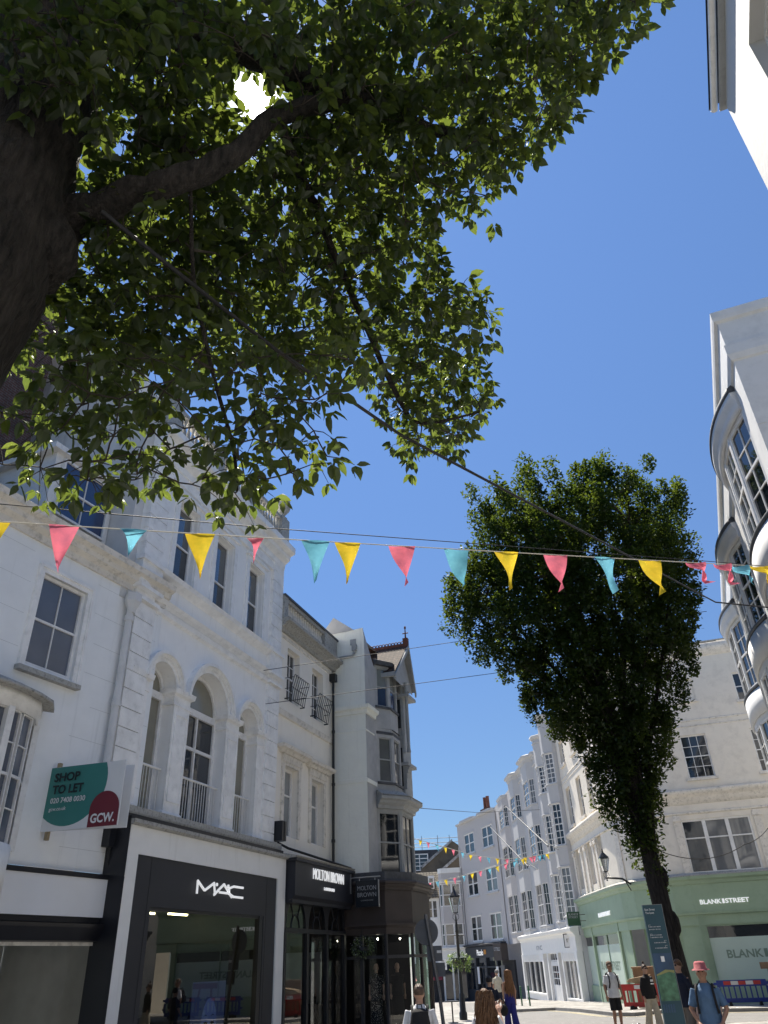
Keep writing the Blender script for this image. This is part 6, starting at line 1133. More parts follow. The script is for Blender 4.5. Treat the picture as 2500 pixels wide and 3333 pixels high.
# barriers
def barrier(name, label, x, y, az, mt, n=9):
    e = root(name, label, 'barrier', x, y, az, g(y)+.02, 'plastic crowd barriers'); m = MB(); W, H = 2.0, 1.0
    m.box(-W/2, W/2, -.025, .025, .74, .98); m.box(-W/2, W/2, -.025, .025, .16, .32)
    for k in range(n+1): xx = -W/2+(W-.06)*k/n; m.box(xx, xx+(.12 if k in (0, n) else .06), -.02, .02, .32, .74)
    for sx_ in (-1, 1): m.box(sx_*(W/2+.06)-.07, sx_*(W/2+.06)+.07, -.02, .02, .8, .9); m.box(sx_*(W/2+.06)-.07, sx_*(W/2+.06)+.07, -.02, .02, .42, .5)
    m.build('panel', mt, e)
    m = MB()
    for k in range(5): 
        if k % 2 == 0: m.box(-W*.36+k*.3, -W*.36+k*.3+.295, -.031, -.026, .8, .94)
    m.build('red_stripe', 'plastic_red', e); m = MB()
    for k in (1, 3): m.box(-W*.36+k*.3, -W*.36+k*.3+.295, -.031, -.026, .8, .94)
    m.build('white_stripe', 'reflect_white', e)
    for sx_ in (-.6, .6): m = MB(); m.prism([(sx_-.08, 0), (sx_+.08, 0), (sx_+.04, .2), (sx_-.04, .2)], -.28, .28); m.build('foot', 'rubber', e)
    return e
barrier('crowd_barrier', 'blue plastic barrier with red and white reflective strip before the mint shop window', 14.5, 38.0, 108, 'plastic_blue')
barrier('crowd_barrier', 'second blue plastic barrier partly cut by the right edge of the view', 16.8, 37.2, 112, 'plastic_blue')
barrier('crowd_barrier', 'red plastic barrier beside the cardboard and plywood behind the navy shirted man', 10.3, 38.0, 125, 'plastic_red')
pl_ = root('plywood_crate', 'brown plywood crate standing behind the wayfinding pillar', 'crate', 10.9, 38.9, 108, g(38.9)+.1)
m = MB(); m.box(-.7, .9, 0, .8, 0, 1.5); m.box(-.74, .94, -.03, .83, 1.46, 1.52)
for x in (-.7, .1, .82): m.box(x, x+.08, -.03, 0, 0, 1.46)
m.build('crate_box', 'plywood', pl_)
cb_ = root('cardboard', 'flattened brown cardboard heap lying on top of the red barrier corner', 'cardboard', 10.25, 38.4, 108, g(38)+1.0)
for k in range(5): m = MB(); F, L = segF((-.5, 0), (.5, .15*k-.2)); m.box(0, .9, -.3, .3, .02+.05*k, .05+.05*k, lambda s, d, z, k=k: (s-.5+.03*k, d, z+.18*(s-.4)*(k-2)*.4)); m.build('sheet', 'cardboard', cb_)
tr_ = root('timber_trestle', 'brown timber trestle leaning at the right edge by the mint shop window', 'trestle', 16.2, 38.4, 108, g(38))
m = MB(); m.box(-.5, .9, -.1, .1, 1.35, 1.6); m.tube([(-.2, 0, 1.4), (-.35, -.3, 0)], .05, 4); m.tube([(.5, 0, 1.4), (.6, -.3, 0)], .05, 4); m.tube([(-.2, 0, 1.4), (-.1, .3, 0)], .05, 4); m.build('trestle_frame', 'plywood', tr_)
cn = root('traffic_cone', 'red traffic cone with a white band near the right edge', 'traffic cone', 6.3, 17.95, 90, g(17.95))
m = MB(); m.box(-.2, .2, -.2, .2, 0, .04); m.lathe([(.15, .04), (.11, .28)], (0, 0, 0), 16); m.lathe([(.085, .46), (.035, .78), (.03, .8)], (0, 0, 0), 16); m.build('cone_body', 'plastic_red', cn); m = MB(); m.lathe([(.11, .28), (.085, .46)], (0, 0, 0), 16); m.lathe([(.022, .8), (.02, .95)], (0, 0, 0), 10); m.build('white_band', 'reflect_white', cn)
# café table and chairs near the road sign
ct = root('cafe_table', 'dark metal cafe table and rail glimpsed beside the road sign', 'table', 1.9, 36, 90, g(36))
m = MB(); m.lathe([(.3, .72), (.3, .75)], (0, 0, 0), 12); m.tube([(0, 0, 0), (0, 0, .72)], .03, 6); m.lathe([(.22, 0), (.2, .03)], (0, 0, 0), 10); m.build('table_frame', 'cast_iron', ct)

# ---------------------------------------------------------------- trees
def leaf6(V, Fs, p, d, up_, L, w_):
    s = d.cross(up_); s = s.normalized() if s.length > 1e-6 else Vector((1, 0, 0)); n = s.cross(d).normalized(); o = len(V); cv = random.uniform(.0, .42)
    for t, ww in ((0, 0), (.28, .42), (.6, .40), (.82, .2), (1., 0)):
        c = p+d*(L*t)-n*(cv*L*t*t)
        if ww == 0: V.append(c)
        else: V.append(c-s*(w_*ww)+n*(.10*w_)); V.append(c); V.append(c+s*(w_*ww)+n*(.10*w_))
    Fs += [(o, o+1, o+2), (o, o+2, o+3), (o+1, o+4, o+5, o+2), (o+2, o+5, o+6, o+3), (o+4, o+7, o+8, o+5), (o+5, o+8, o+9, o+6), (o+7, o+10, o+8), (o+8, o+10, o+9)]
def fastmesh(name, V, Fs, mt, par, smooth=False):
    me = bpy.data.meshes.new(name); me.from_pydata([tuple(v) for v in V], [], Fs); me.update()
    if smooth: me.polygons.foreach_set('use_smooth', [True]*len(Fs))
    o = bpy.data.objects.new(name, me); C.objects.link(o); me.materials.append(MATS[mt]); o.parent = par; return o
def decode(s): return [Vector([int(c)/100 for c in t.split(',')]) for t in s.split()]
near = decode(CANOPY_NEAR); rest = decode(CANOPY_UNSEEN); random.shuffle(rest); rest = rest[:330]  # rest: crown clumps out of view, added for the shadows they cast
LIMBS = {
 'trunk': ([(-2.75, 2.75, -.3), (-2.62, 2.8, .6), (-2.52, 2.83, 2.5), (-2.5, 2.83, 4.4), (-2.47, 2.83, 5.6), (-2.42, 2.83, 6.6), (-2.38, 2.8, 8.2), (-2.3, 2.7, 10)], [.75, .6, .53, .50, .54, .47, .44, .25]),
 'l1': ([(-2.35, 2.9, 5.75), (-2.04, 3.05, 5.88), (-1.76, 3.0, 5.92), (-1.43, 2.93, 6.01), (-1.18, 2.96, 6.18), (-.9, 3.04, 6.56), (-.68, 3.14, 7.12), (-.23, 3.37, 7.71), (.45, 3.77, 8.51), (1.43, 3.88, 9.47)], [.24, .15, .105, .09, .085, .08, .075, .065, .05, .02]),
 'l2': ([(-2.3, 2.85, 8.5), (-1.85, 3.02, 8.42), (-1.35, 3.07, 8.3), (-.97, 3.14, 8.22), (-.62, 3.37, 8.15), (-.12, 3.62, 8.15), (.59, 4.03, 8.35), (1.23, 4.34, 8.67)], [.26, .2, .18, .16, .13, .10, .06, .03]),
 'b3': ([(-1.18, 2.96, 6.18), (-1.22, 3.4, 5.72), (-1.14, 3.78, 5.23), (-1.02, 4.07, 4.78), (-.99, 4.17, 4.47)], [.012, .014, .014, .013, .009]),
 'b4': ([(-.68, 3.14, 7.12), (-.3, 4.2, 6.78), (-.09, 4.61, 6.42), (.18, 5.05, 5.95), (.36, 5.18, 5.78), (.89, 5.17, 5.87)], [.035, .03, .026, .022, .016, .008]),
 'st': ([(-1.35, 2.6, 9.8), (-1.43, 2.82, 8.5), (-1.36, 3.02, 7.29), (-1.31, 3.13, 6.41)], [.03, .032, .03, .03]),
 'back1': ([(-2.4, 2.6, 6.5), (-3.2, 1.6, 7.5), (-4.5, .5, 8.6)], [.22, .14, .05]), 'back2': ([(-2.3, 2.6, 7.5), (-1.5, .8, 8.5), (-.4, -1.2, 9.3)], [.2, .12, .05]), 'back3': ([(-2.6, 3.1, 7), (-4, 4.4, 8), (-5.6, 5.6, 8.8)], [.2, .12, .05])}
t1_ = root('street_tree', 'big old street tree with thick trunk on the left and leafy canopy over the street', 'tree', 0, 0, 90)
tm, bm_ = MB(), MB(); nodes = []
for k, (pts, rad) in LIMBS.items():
    P_ = [Vector(p) for p in pts]; Q, R_ = [], []
    for i in range(len(P_)-1):
        for j in range(4):
            t = j/4; p0, p1, p2, p3 = P_[max(i-1, 0)], P_[i], P_[i+1], P_[min(i+2, len(P_)-1)]
            q = .5*((2*p1)+(p2-p0)*t+(2*p0-5*p1+4*p2-p3)*t*t+(3*p1-p0-3*p2+p3)*t**3); r = rad[i]+(rad[i+1]-rad[i])*t
            if k != 'trunk': q = q+Vector((random.uniform(-1, 1), random.uniform(-1, 1), random.uniform(-1, 1)))*r*.18
            Q.append(q); R_.append(r*random.uniform(.94, 1.08))
    Q.append(P_[-1]); R_.append(rad[-1])
    (tm if k == 'trunk' else bm_).tube(Q, R_, 20 if k == 'trunk' else 12)
    if k != 'trunk': nodes += [(q, r) for q, r in zip(Q, R_)]
    else: nodes += [(q, .05) for q in Q[14:]]
tm.ell((-2.1, 3.0, 5.55), (.28, .26, .3), 12, 8); tm.ell((-2.2, 3.05, 5.1), (.22, .22, .2), 10, 6)
tk = tm.build('trunk', 'bark', t1_)
dm = tk.modifiers.new('s', 'SUBSURF'); dm.levels = 1; dm.render_levels = 2
tx = bpy.data.textures.new('bark_ridges', 'CLOUDS'); tx.noise_scale = .11; tx.noise_depth = 3
dm = tk.modifiers.new('d', 'DISPLACE'); dm.texture = tx; dm.strength = .07; dm.mid_level = .5; dm.texture_coords = 'LOCAL'
bm_.build('limb', 'bark', t1_)
tw = MB(); V, Fs = [], []
org = Vector((-1.6, 3.1, 6.5))
for c in sorted(near+rest, key=lambda p: (p-org).length):
    bq = min(nodes, key=lambda n: (n[0]-c).length + (0 if n[1] > .012 else .15)); b = bq[0]; L = (c-b).length
    n = max(2, int(L/.18)); r0_ = min(.022, .004+L*.011, bq[1]*.8); pts, rr = [], []
    sag = Vector((random.uniform(-.1, .1), random.uniform(-.1, .1), random.uniform(.02, .14)))*L
    for i in range(n+1):
        t = i/n; q = b.lerp(c, t)+sag*4*t*(1-t)*.5+(Vector((random.uniform(-1, 1), random.uniform(-1, 1), random.uniform(-1, 1)))*.025 if 0 < i < n else Vector((0, 0, 0))); pts.append(q); rr.append(r0_*(1-t)+.004*t+.001)
    tw.tube(pts, rr, 5)
    for q, r in zip(pts[1:], rr[1:]): nodes.append((q, r))
    far_ = c.z > 1e9 or False
    isn = (c-Vector((0, 0, 1.7))).length < 5.4 and c.y > 2.5
    for s_ in range(4 if isn else 8):
        dd = Vector((random.gauss(0, 1), random.gauss(0, 1), random.gauss(0, .75)-.15)).normalized()
        e = c+dd*random.uniform(.08, .29); 
        if random.random() < .5: tw.tube([c, (c+e)/2+Vector((0, 0, .02)), e], [.004, .003, .002], 4)
        nl = random.randint(4, 6); a0 = random.random()*6.3; ax = (dd+Vector((0, 0, -.9))).normalized(); u_ = ax.orthogonal().normalized(); v_ = ax.cross(u_)
        for k in range(nl):
            a = a0+2*pi*k/nl+random.uniform(-.35, .35); sp_ = random.uniform(.7, 1.25); d = (ax*cos(sp_)+(u_*cos(a)+v_*sin(a))*sin(sp_)); d.z -= .18; d.normalize()
            Ln = random.choice((1., 1., .75, .55))*random.uniform(.08, .135)*(1 if isn else 1.08); leaf6(V, Fs, e+d*.012, d, Vector((random.uniform(-.35, .35), random.uniform(-.35, .35), 1)), Ln, Ln*random.uniform(.55, .68))
tw.build('twigs', 'twig_bark', t1_, fix=False)
fastmesh('crown', V, Fs, 'leaf', t1_)

# second tree
t2_ = root('street_tree', 'tall vase shaped leafy street tree behind the wayfinding pillar', 'tree', 7.5, 24, 90, g(24))
L0 = [(3.64, 6.97), (4.4, 6.58), (5.45, 6.09), (6.41, 5.91), (7.56, 5.6), (8.19, 4.51), (9.13, 3.95), (10.09, 3.6), (10.64, 2.64), (11.67, 2.26), (13.1, 2.3), (14.76, 2.9), (16.36, 3.2), (17.2, 3.7), (18.74, 4.1)]
R0_ = [(3.49, 7.95), (4.99, 8.1), (6.03, 8.45), (6.85, 8.75), (7.99, 9.37), (8.89, 9.63), (9.96, 10.4), (11.46, 10.62), (12.86, 11.1), (14.17, 11.15), (15.56, 11.2), (16.4, 11.0), (18.16, 10.7), (18.7, 10.3)]
def itp(T, z):
    if z <= T[0][0]: return T[0][1]
    for (a, b), (c, d) in zip(T, T[1:]):
        if z <= c: return b+(d-b)*(z-a)/(c-a)
    return T[-1][1]
tm = MB(); tm.tube([(.1, 0, -.3), (.1, 0, .3), (.0, 0, 1.6), (-.06, 0, 3.2), (-.1, 0, 4.6), (-.2, .0, 6)], [.5, .34, .28, .27, .24, .18], 14); tm.ell((.2, -.05, 2.7), (.14, .18, .34), 10, 6); tm.ell((.17, -.02, 3.9), (.13, .15, .3), 10, 6)
tk = tm.build('trunk', 'bark', t2_); dm = tk.modifiers.new('s', 'SUBSURF'); dm.levels = 1; dm.render_levels = 1; dm = tk.modifiers.new('d', 'DISPLACE'); dm.texture = tx; dm.strength = .08; dm.texture_coords = 'LOCAL'
lm = MB(); ends = []; z00 = g(24)
for k in range(15):
    a = 2*pi*k/15*1.0+random.uniform(-.2, .2); zt = random.uniform(12, 17.5); xl, xr = itp(L0, zt)-7.5, itp(R0_, zt)-7.5; cx = (xl+xr)/2; rx = (xr-xl)/2
    q = random.uniform(.35, .85); tip = Vector((cx+rx*q*cos(a), rx*.8*q*sin(a), zt-z00)); bz = random.uniform(3.6, 6.5); base_ = Vector((-.1, 0, bz))
    pts = [base_, base_.lerp(tip, .3)*1+Vector((-.25*cos(a)*1.2, -.25*sin(a), .5)), base_.lerp(tip, .65)+Vector((0, 0, .5)), tip]
    lm.tube(pts, [.12, .085, .055, .02], 7); 
    for t in (.3, .45, .6, .75, .9, 1.): ends.append(pts[0].lerp(pts[3], t))
V, Fs = [], []; tws = MB()
cl = []
tries = 0
from mathutils import noise
while len(cl) < 840 and tries < 14000:
    tries += 1; z = 3.2+15.2*random.random()**.8; xl, xr = itp(L0, z)-7.5, itp(R0_, z)-7.5
    cx, rx = (xl+xr)/2, (xr-xl)/2-(.28 if z < 10 else .1); a = random.random()*2*pi; rr_ = (random.random()**.4)*(1+.10*sin(3*a+z*.9)+.08*sin(7*a-z*1.7))
    x = cx+rx*min(rr_, 1.06)*cos(a); y = rx*.72*rr_*sin(a)
    if z > 16.7+.35*sin(x*2.7+1)+.25*sin(y*3.1+x): continue
    p = Vector((x, y, z-z00))
    if noise.noise(p*.6) < -.34 and z > 6: continue
    if all((p-q).length > .40 for q in cl): cl.append(p)
for p in cl:
    if random.random() < .4:
        b = min(ends, key=lambda e: (e-p).length+(2 if e.z > p.z else 0)); tws.tube([b, b.lerp(p, .5)+Vector((0, 0, .1)), p], [.022, .014, .006], 4)
    hx = random.uniform(.24, .44)
    upd = Vector((p.x*.12, p.y*.12, 1)).normalized()
    for k in range(185):
        d = Vector((random.gauss(0, 1), random.gauss(0, 1), random.gauss(0, 1.5))); d = d.normalized()*hx*random.random()**.4
        q = p+Vector((d.x, d.y, d.z*1.35)); dr = (Vector((random.gauss(0, 1), random.gauss(0, 1), random.gauss(.15, .8)))).normalized(); L = random.uniform(.09, .17)
        s_ = dr.cross(Vector((random.gauss(0, .5), random.gauss(0, .5), 1))).normalized()*L*.3; o = len(V); V += [q, q+dr*L*.5+s_, q+dr*L, q+dr*L*.5-s_]; Fs.append((o, o+1, o+2, o+3))
lm.build('limb', 'bark', t2_); tws.build('twigs', 'twig_bark', t2_, fix=False); fastmesh('crown', V, Fs, 'leaf_far', t2_)
print('leaves', len(Fs))
# ---------------------------------------------------------------- people
def remesh(mb, name, mt, par, vox=.012, smooth=2):
    me = mb.mesh('tmp'); o = bpy.data.objects.new('tmp', me); C.objects.link(o)
    r = o.modifiers.new('r', 'REMESH'); r.mode = 'VOXEL'; r.voxel_size = vox; r.use_smooth_shade = True
    s = o.modifiers.new('s', 'SMOOTH'); s.factor = .5; s.iterations = smooth
    bpy.context.view_layer.update(); nm_ = bpy.data.meshes.new_from_object(o.evaluated_get(bpy.context.evaluated_depsgraph_get())); bpy.data.objects.remove(o)
    nm_.polygons.foreach_set('use_smooth', [True]*len(nm_.polygons)); nm_.materials.clear(); nm_.materials.append(MATS[mt])
    ob = bpy.data.objects.new(name, nm_); C.objects.link(ob); ob.parent = par; return ob
def rings(m, R_, n=16):    # (z, rx, ry, x, y)
    V = [(x+rx*cos(2*pi*j/n), y+ry*sin(2*pi*j/n), z) for z, rx, ry, x, y in R_ for j in range(n)]; k = len(R_)
    m.add(V, [(i*n+j, i*n+(j+1) % n, (i+1)*n+(j+1) % n, (i+1)*n+j) for i in range(k-1) for j in range(n)]); m.add(V[:n], [tuple(range(n-1, -1, -1))]); m.add(V[-n:], [tuple(range(n))])
def hand(m, w_, d, side, curl=.5):
    w_ = Vector(w_); d = Vector(d).normalized(); s = d.cross(Vector((0, 1, .01))).normalized(); nn = s.cross(d).normalized()
    m.tube([w_-d*.02, w_+d*.03, w_+d*.09], [.024, .036, .034], 8); m.tube([w_+s*.02+d*.03, w_+s*.02+d*.09], [.022, .02], 6); m.tube([w_-s*.02+d*.03, w_-s*.02+d*.09], [.022, .02], 6)
    for k, L in enumerate((.072, .08, .075, .06)):
        b = w_+d*.085+s*(.03-.02*k); p = b+d*L*.5+nn*curl*.015; q = p+d*L*.4+nn*curl*.035; m.tube([b, p, q], [.0095, .009, .007], 6)
    b = w_+d*.03+s*.03*side; m.tube([b, b+d*.03+s*.03*side, b+d*.06+s*.035*side+nn*.01], [.013, .011, .009], 6)
SK = {'light': (.46, .27, .19), 'tan': (.33, .18, .12), 'pale': (.55, .36, .28)}
for k, c in SK.items(): mat('skin_'+k, c, .55, var=.06, scale=12)
for k, c in dict(white=(.62, .63, .66), navy=(.012, .016, .032), black=(.012, .012, .014), cream=(.52, .48, .38), beige=(.45, .40, .31), blue=(.025, .028, .19), denim=(.085, .15, .25), brown=(.06, .05, .045), taupe=(.15, .13, .11), pinkhat=(.35, .10, .11), cap=(.16, .11, .08), grey=(.3, .3, .28)).items(): mat('cloth_'+k, c, .85, var=.12, scale=9, bump=.35, bscale=16)
for k, c in dict(brown=(.06, .032, .018), blonde=(.26, .13, .06), dark=(.018, .014, .012), grey=(.16, .15, .14), white=(.5, .48, .45), short=(.10, .06, .04), auburn=(.13, .065, .03)).items(): mat('hair_'+k, c, .45, var=.4, scale=40, bump=.6, bscale=60)
def person(label, x, y, h, yaw, skin='light', hair='brown', hairstyle='short', top=('cloth_white', 'short'), bottom=('cloth_black', 'shorts'), shoes='cloth_black', female=False, arms=None, stride=0., hat=None, extra=None, z=None, name='person', cat='person', head_tilt=0., lean=0., face=True, cap_=None):
    e = root(name, label, cat, x, y, 90-yaw, g(y) if z is None else z); e.scale = (h/1.75,)*3
    sw, hw = (.165, .165) if female else (.195, .155)
    m = MB()
    rings(m, [(.86, hw, .115, 0, 0), (.95, hw*1.0, .12, 0, 0), (1.05, hw*.87 if female else hw*.95, .1, 0, 0), (1.18, hw*.9 if female else hw*1.02, .105, 0, 0), (1.30, sw*.88, .115, 0, 0), (1.39, sw*.86, .10, 0, .005), (1.445, sw*.55, .075, 0, .01), (1.475, .06, .06, 0, .01), (1.56, .053, .056, 0, .0)])
    ht = lambda p: (p[0], p[1]-head_tilt*(p[2]-1.5), p[2])
    rings(m, [(1.51, .035, .04, 0, -.035-.02*head_tilt), (1.535, .05, .065, 0, -.022), (1.57, .064, .083, 0, -.008), (1.61, .071, .092, 0, 0), (1.655, .075, .096, 0, .004), (1.70, .068, .088, 0, .006), (1.735, .045, .06, 0, .006), (1.75, .015, .02, 0, .006)])
    m.tube([(0, -.09, 1.645), (0, -.115, 1.605), (0, -.095, 1.597)], [.010, .016, .012], 6)
    for s in (-1, 1): m.ell((s*.076, .008, 1.615), (.012, .022, .032), 8, 6)
    A_ = arms or {}
    for s in (-1, 1):
        el, wr = A_.get(s, ((s*(sw+.055), .03, 1.14), (s*(sw+.06), -.03, .89))); sh = Vector((s*(sw-.015), .0, 1.40))
        m.tube([sh, sh.lerp(Vector(el), .5), el, Vector(el).lerp(Vector(wr), .3), wr], [.052, .046 if not female else .038, .038, .038 if not female else .032, .025], 10); hand(m, wr, Vector(wr)-Vector(el)+Vector((0, -.02, 0)), -s)
        fy = -stride*s; hip = Vector((s*.085, 0, .9)); kn = Vector((s*.095, fy*.45-.03, .49)); an = Vector((s*.1, fy*1.0+.02, .085))
        m.tube([hip, hip.lerp(kn, .5), kn, kn.lerp(an, .3), kn.lerp(an, .7), an], [.088, .076, .054, .056, .042, .036], 12); m.tube([an+Vector((0, .04, -.03)), an+Vector((0, -.06, -.04)), an+Vector((0, -.15, -.055))], [.036, .036, .026], 8)
    body = remesh(m, 'body', 'skin_'+skin, e, .011, 2)
    # clothes
    if top:
        m = MB(); t_, st = top; off = .018; lo = {'crop': 1.16}.get(st, .86)
        if st == 'crop': rings(m, [(1.14, hw*.93+.008, .112, 0, 0), (1.22, hw*.95+.01, .122, 0, 0), (1.31, sw*.85+.008, .124, 0, 0), (1.345, sw*.8, .12, 0, 0)])
        else:
            rings(m, [(lo-.03, hw+.035, .145, 0, 0), (.95, hw+.03, .145, 0, 0), (1.06, hw*.97+.02, .128, 0, 0), (1.18, hw*1.0+.022, .128, 0, 0), (1.30, sw*.92+.015, .134, 0, 0), (1.38, sw*.84+.012, .116, 0, .005), (1.435, sw*.62, .09, 0, .01), (1.465, sw*.42, .075, 0, .01), (1.487, .075, .074, 0, .008)])
            for s in (-1, 1):
                el, wr = A_.get(s, ((s*(sw+.055), .03, 1.14), (s*(sw+.06), -.03, .89))); sh = Vector((s*(sw-.025), .0, 1.405)); E_, W_ = Vector(el), Vector(wr)
                if st == 'long': m.tube([sh, sh.lerp(E_, .5), E_, E_.lerp(W_, .5), E_.lerp(W_, .93)], [.062, .06, .054, .052, .046], 10)
                else: m.tube([sh, sh.lerp(E_, .5), sh.lerp(E_, .86)], [.058, .058, .06], 10)
        remesh(m, 'jacket' if st == 'long' else 'top', t_, e, .012, 3)
    if bottom:
        m = MB(); t_, st = bottom; rings(m, [(.80, hw+.02, .13, 0, 0), (.9, hw+.018, .132, 0, 0), (1.0, hw*.97+.008, .125, 0, 0), (1.08 if female else 1.0+.03, hw*.88+.012, .112, 0, 0)])
        end = {'shorts': .5, 'trousers': .07, 'wide': .05, 'dress': .08}[st]
        for s in (-1, 1):
            fy = -stride*s; hip = Vector((s*.085, 0, .88)); kn = Vector((s*.097, fy*.45-.03, .49)); an = Vector((s*.102, fy*1.0+.02, .06))
            if st == 'shorts': m.tube([hip, hip.lerp(kn, .5), hip.lerp(kn, .95)], [.098, .095, .092], 12)
            elif st == 'trousers': m.tube([hip, kn, an], [.098, .075, .068], 12)
            else: m.tube([hip, kn, an], [.104, .10, .125], 12)
        if st == 'dress': rings(m, [(.1, .2, .18, 0, 0), (.5, .19, .16, 0, 0), (.85, .18, .14, 0, 0)])
        remesh(m, {'shorts': 'shorts', 'dress': 'skirt'}.get(st, 'trousers'), t_, e, .012, 3)
    if shoes:
        for s in (-1, 1):
            fy = -stride*s; m = MB(); m.tube([(s*.1, fy+.07, .035), (s*.1, fy-.03, .05), (s*.1, fy-.12, .035), (s*.1, fy-.17, .028)], [.04, .046, .04, .025], 8); m.box(s*.1-.042, s*.1+.042, fy-.19, fy+.1, 0, .022); m.build('shoe', shoes, e)
    if hair:
        m = MB(); hm = 'hair_'+hair
        if hairstyle in ('short', 'buzz'):
            t = .008 if hairstyle == 'buzz' else .018
            rings(m, [(1.605, .066+t*.6, .06, 0, .045), (1.64, .076+t, .085+t*.5, 0, .022), (1.68, .074+t, .094+t*.4, 0, .014), (1.72, .060+t, .078+t*.6, 0, .012), (1.75+t, .03, .04, 0, .01)])
        else:
            L = {'long': 1.16, 'verylong': 1.02, 'bun': 1.58}[hairstyle]
            rings(m, [(1.58, .074, .055, 0, .055), (1.63, .086, .092, 0, .024), (1.69, .083, .1, 0, .012), (1.735, .06, .075, 0, .01), (1.765, .03, .04, 0, .01)])
            if hairstyle != 'bun':
                for k in range(15):
                    a = pi*(.02+.96*k/14); bx_ = .085*cos(a); by_ = .03+.07*sin(a); w1 = random.uniform(.85, 1.3); pts = []
                    Lk_ = L+random.uniform(-.06, .14); nn_ = 7
                    for i in range(nn_+1):
                        t = i/nn_; pts.append((bx_*(1+.5*w1*t-.55*max(0, t-.7))+.022*sin(9*t+k*2.3), by_+.03*t*w1+.02*cos(8*t+k*1.7), 1.70+(Lk_-1.70)*t))
                    m.tube(pts, [.022, .028, .03, .03, .028, .024, .018, .006], 6)
            else: m.ell((0, .03, 1.80), (.035, .035, .045), 10, 8)
        ho = remesh(m, 'hair', hm, e, .01 if hairstyle in ('short', 'buzz', 'bun') else .009, 1)
        if hairstyle in ('long', 'verylong'):
            m = MB()
            for k in range(90):
                a = pi*(-.02+1.04*random.random()); q_ = random.uniform(.95, 1.25); bx_ = .088*cos(a)*q_; by_ = .03+.085*sin(a)*q_; Lk_ = L+random.uniform(-.1, .25); ph = random.random()*6; sp = random.uniform(.3, .9); pts = []
                for i in range(9): t = i/8; pts.append((bx_*(1+sp*t-.5*max(0, t-.75))+.018*sin(9*t+ph), by_+.05*t+.016*cos(8*t+ph), 1.74-.02*t+(Lk_-1.72)*t))
                m.tube(pts, [.006, .011, .012, .012, .011, .01, .008, .006, .002], 4)
            m.build('hair_strands', hm, ho)
    if face:
        m = MB()
        for s in (-1, 1): m.ell((s*.031, -.083, 1.643), (.013, .008, .008), 8, 6)
        m.build('eyes', 'cloth_black' if face != 'mannequin' else 'cloth_black', e); m = MB(); m.ell((0, -.091, 1.568), (.024, .008, .007), 10, 6); m.build('mouth', 'skin_tan', e)
        m = MB()
        for s in (-1, 1): m.tube([(s*.015, -.094, 1.665), (s*.045, -.087, 1.667)], .004, 5)
        m.build('eyebrows', 'hair_dark', e)
    if hat:
        m = MB(); brim, hm_ = hat
        if brim == 'brim': m.lathe([(.142, 1.66), (.135, 1.672), (.10, 1.685), (.092, 1.76), (.07, 1.785), (.01, 1.79)], (0, .0, 0), 18, sy=1.15)
        else: m.lathe([(.088, 1.66), (.09, 1.70), (.075, 1.75), (.04, 1.775), (.01, 1.78)], (0, .01, 0), 16, sy=1.12); m.prism([(-.07, 1.665), (.07, 1.665), (.055, 1.68), (-.055, 1.68)], -.185, -.06)
        m.build('hat' if brim == 'brim' else 'cap', hm_, e)
    if extra: extra(e)
    return e
def backpack(e, s=1., col='cloth_black', straps_only=False, front=True):
    if not straps_only:
        m = MB(); rings(m, [(1.02, .13*s, .07*s, 0, .21), (1.06, .15*s, .1*s, 0, .22), (1.25, .15*s, .1*s, 0, .22), (1.40, .12*s, .08*s, 0, .2), (1.44, .06*s, .04*s, 0, .19)]); rings(m, [(1.06, .11*s, .05, 0, .31), (1.22, .11*s, .05, 0, .31), (1.25, .08*s, .03, 0, .3)]); bp_ = remesh(m, 'backpack', col, e, .014, 2)
        m = MB(); m.tube([(-.04, .2, 1.43), (-.03, .2, 1.49), (.03, .2, 1.49), (.04, .2, 1.43)], .01, 6); 
        for k in range(4): m.tube([(-.11*s, .345, 1.08+.045*k), (.11*s, .345, 1.10+.045*k)], .005, 5)
        m.build('backpack_strap', 'cable', bp_)
    m = MB()
    for q in (-1, 1): m.tube([(q*.11, .15, 1.32), (q*.12, .08, 1.46), (q*.125, -.02, 1.465), (q*.13, -.13, 1.38), (q*.14, -.15, 1.2), (q*.15, -.10, 1.08)], .02, 6)
    m.build('strap', col, e)
# yaw 0 faces the camera (-Y); yaw 180 faces away
person('man with cropped hair in a white shirt seen from behind, black rucksack on one shoulder', .22, 13.5, 1.70, 178, 'light', 'short', 'buzz', ('cloth_white', 'long'), ('cloth_navy', 'trousers'), extra=lambda e: backpack(e, 1.05))
person('woman with long wavy brown hair in a white top raising one hand', 1.08, 12.0, 1.63, 176, 'light', 'auburn', 'long', ('cloth_white', 'short'), ('cloth_navy', 'trousers'), female=True, arms={-1: ((-.25, -.06, 1.2), (-.2, -.26, 1.46))})
def lab_hand(e): pass
person('dark haired person in a navy t shirt and taupe shorts standing with their back turned', 2.42, 25, 1.64, 180, 'light', 'dark', 'short', ('cloth_navy', 'short'), ('cloth_taupe', 'shorts'), arms={-1: ((-.27, .02, 1.13), (-.2, -.13, 1.0)), 1: ((.27, .02, 1.13), (.2, -.13, 1.0))})
def blondebag(e):
    m = MB(); m.ell((.30, .08, .62), (.15, .13, .17), 14, 10); b = m.build('handbag', 'cloth_black', e); m = MB(); m.tube([(.2, .08, .74), (.26, .03, .9), (.3, .1, .92), (.38, .1, .74)], .012, 6); m.build('bag_handle', 'cloth_black', b)
person('woman with very long blonde hair in a black crop top and flowing royal blue trousers', 3.55, 30, 1.76, 200, 'light', 'blonde', 'verylong', ('cloth_black', 'crop'), ('cloth_blue', 'wide'), female=True, stride=.12, extra=blondebag)
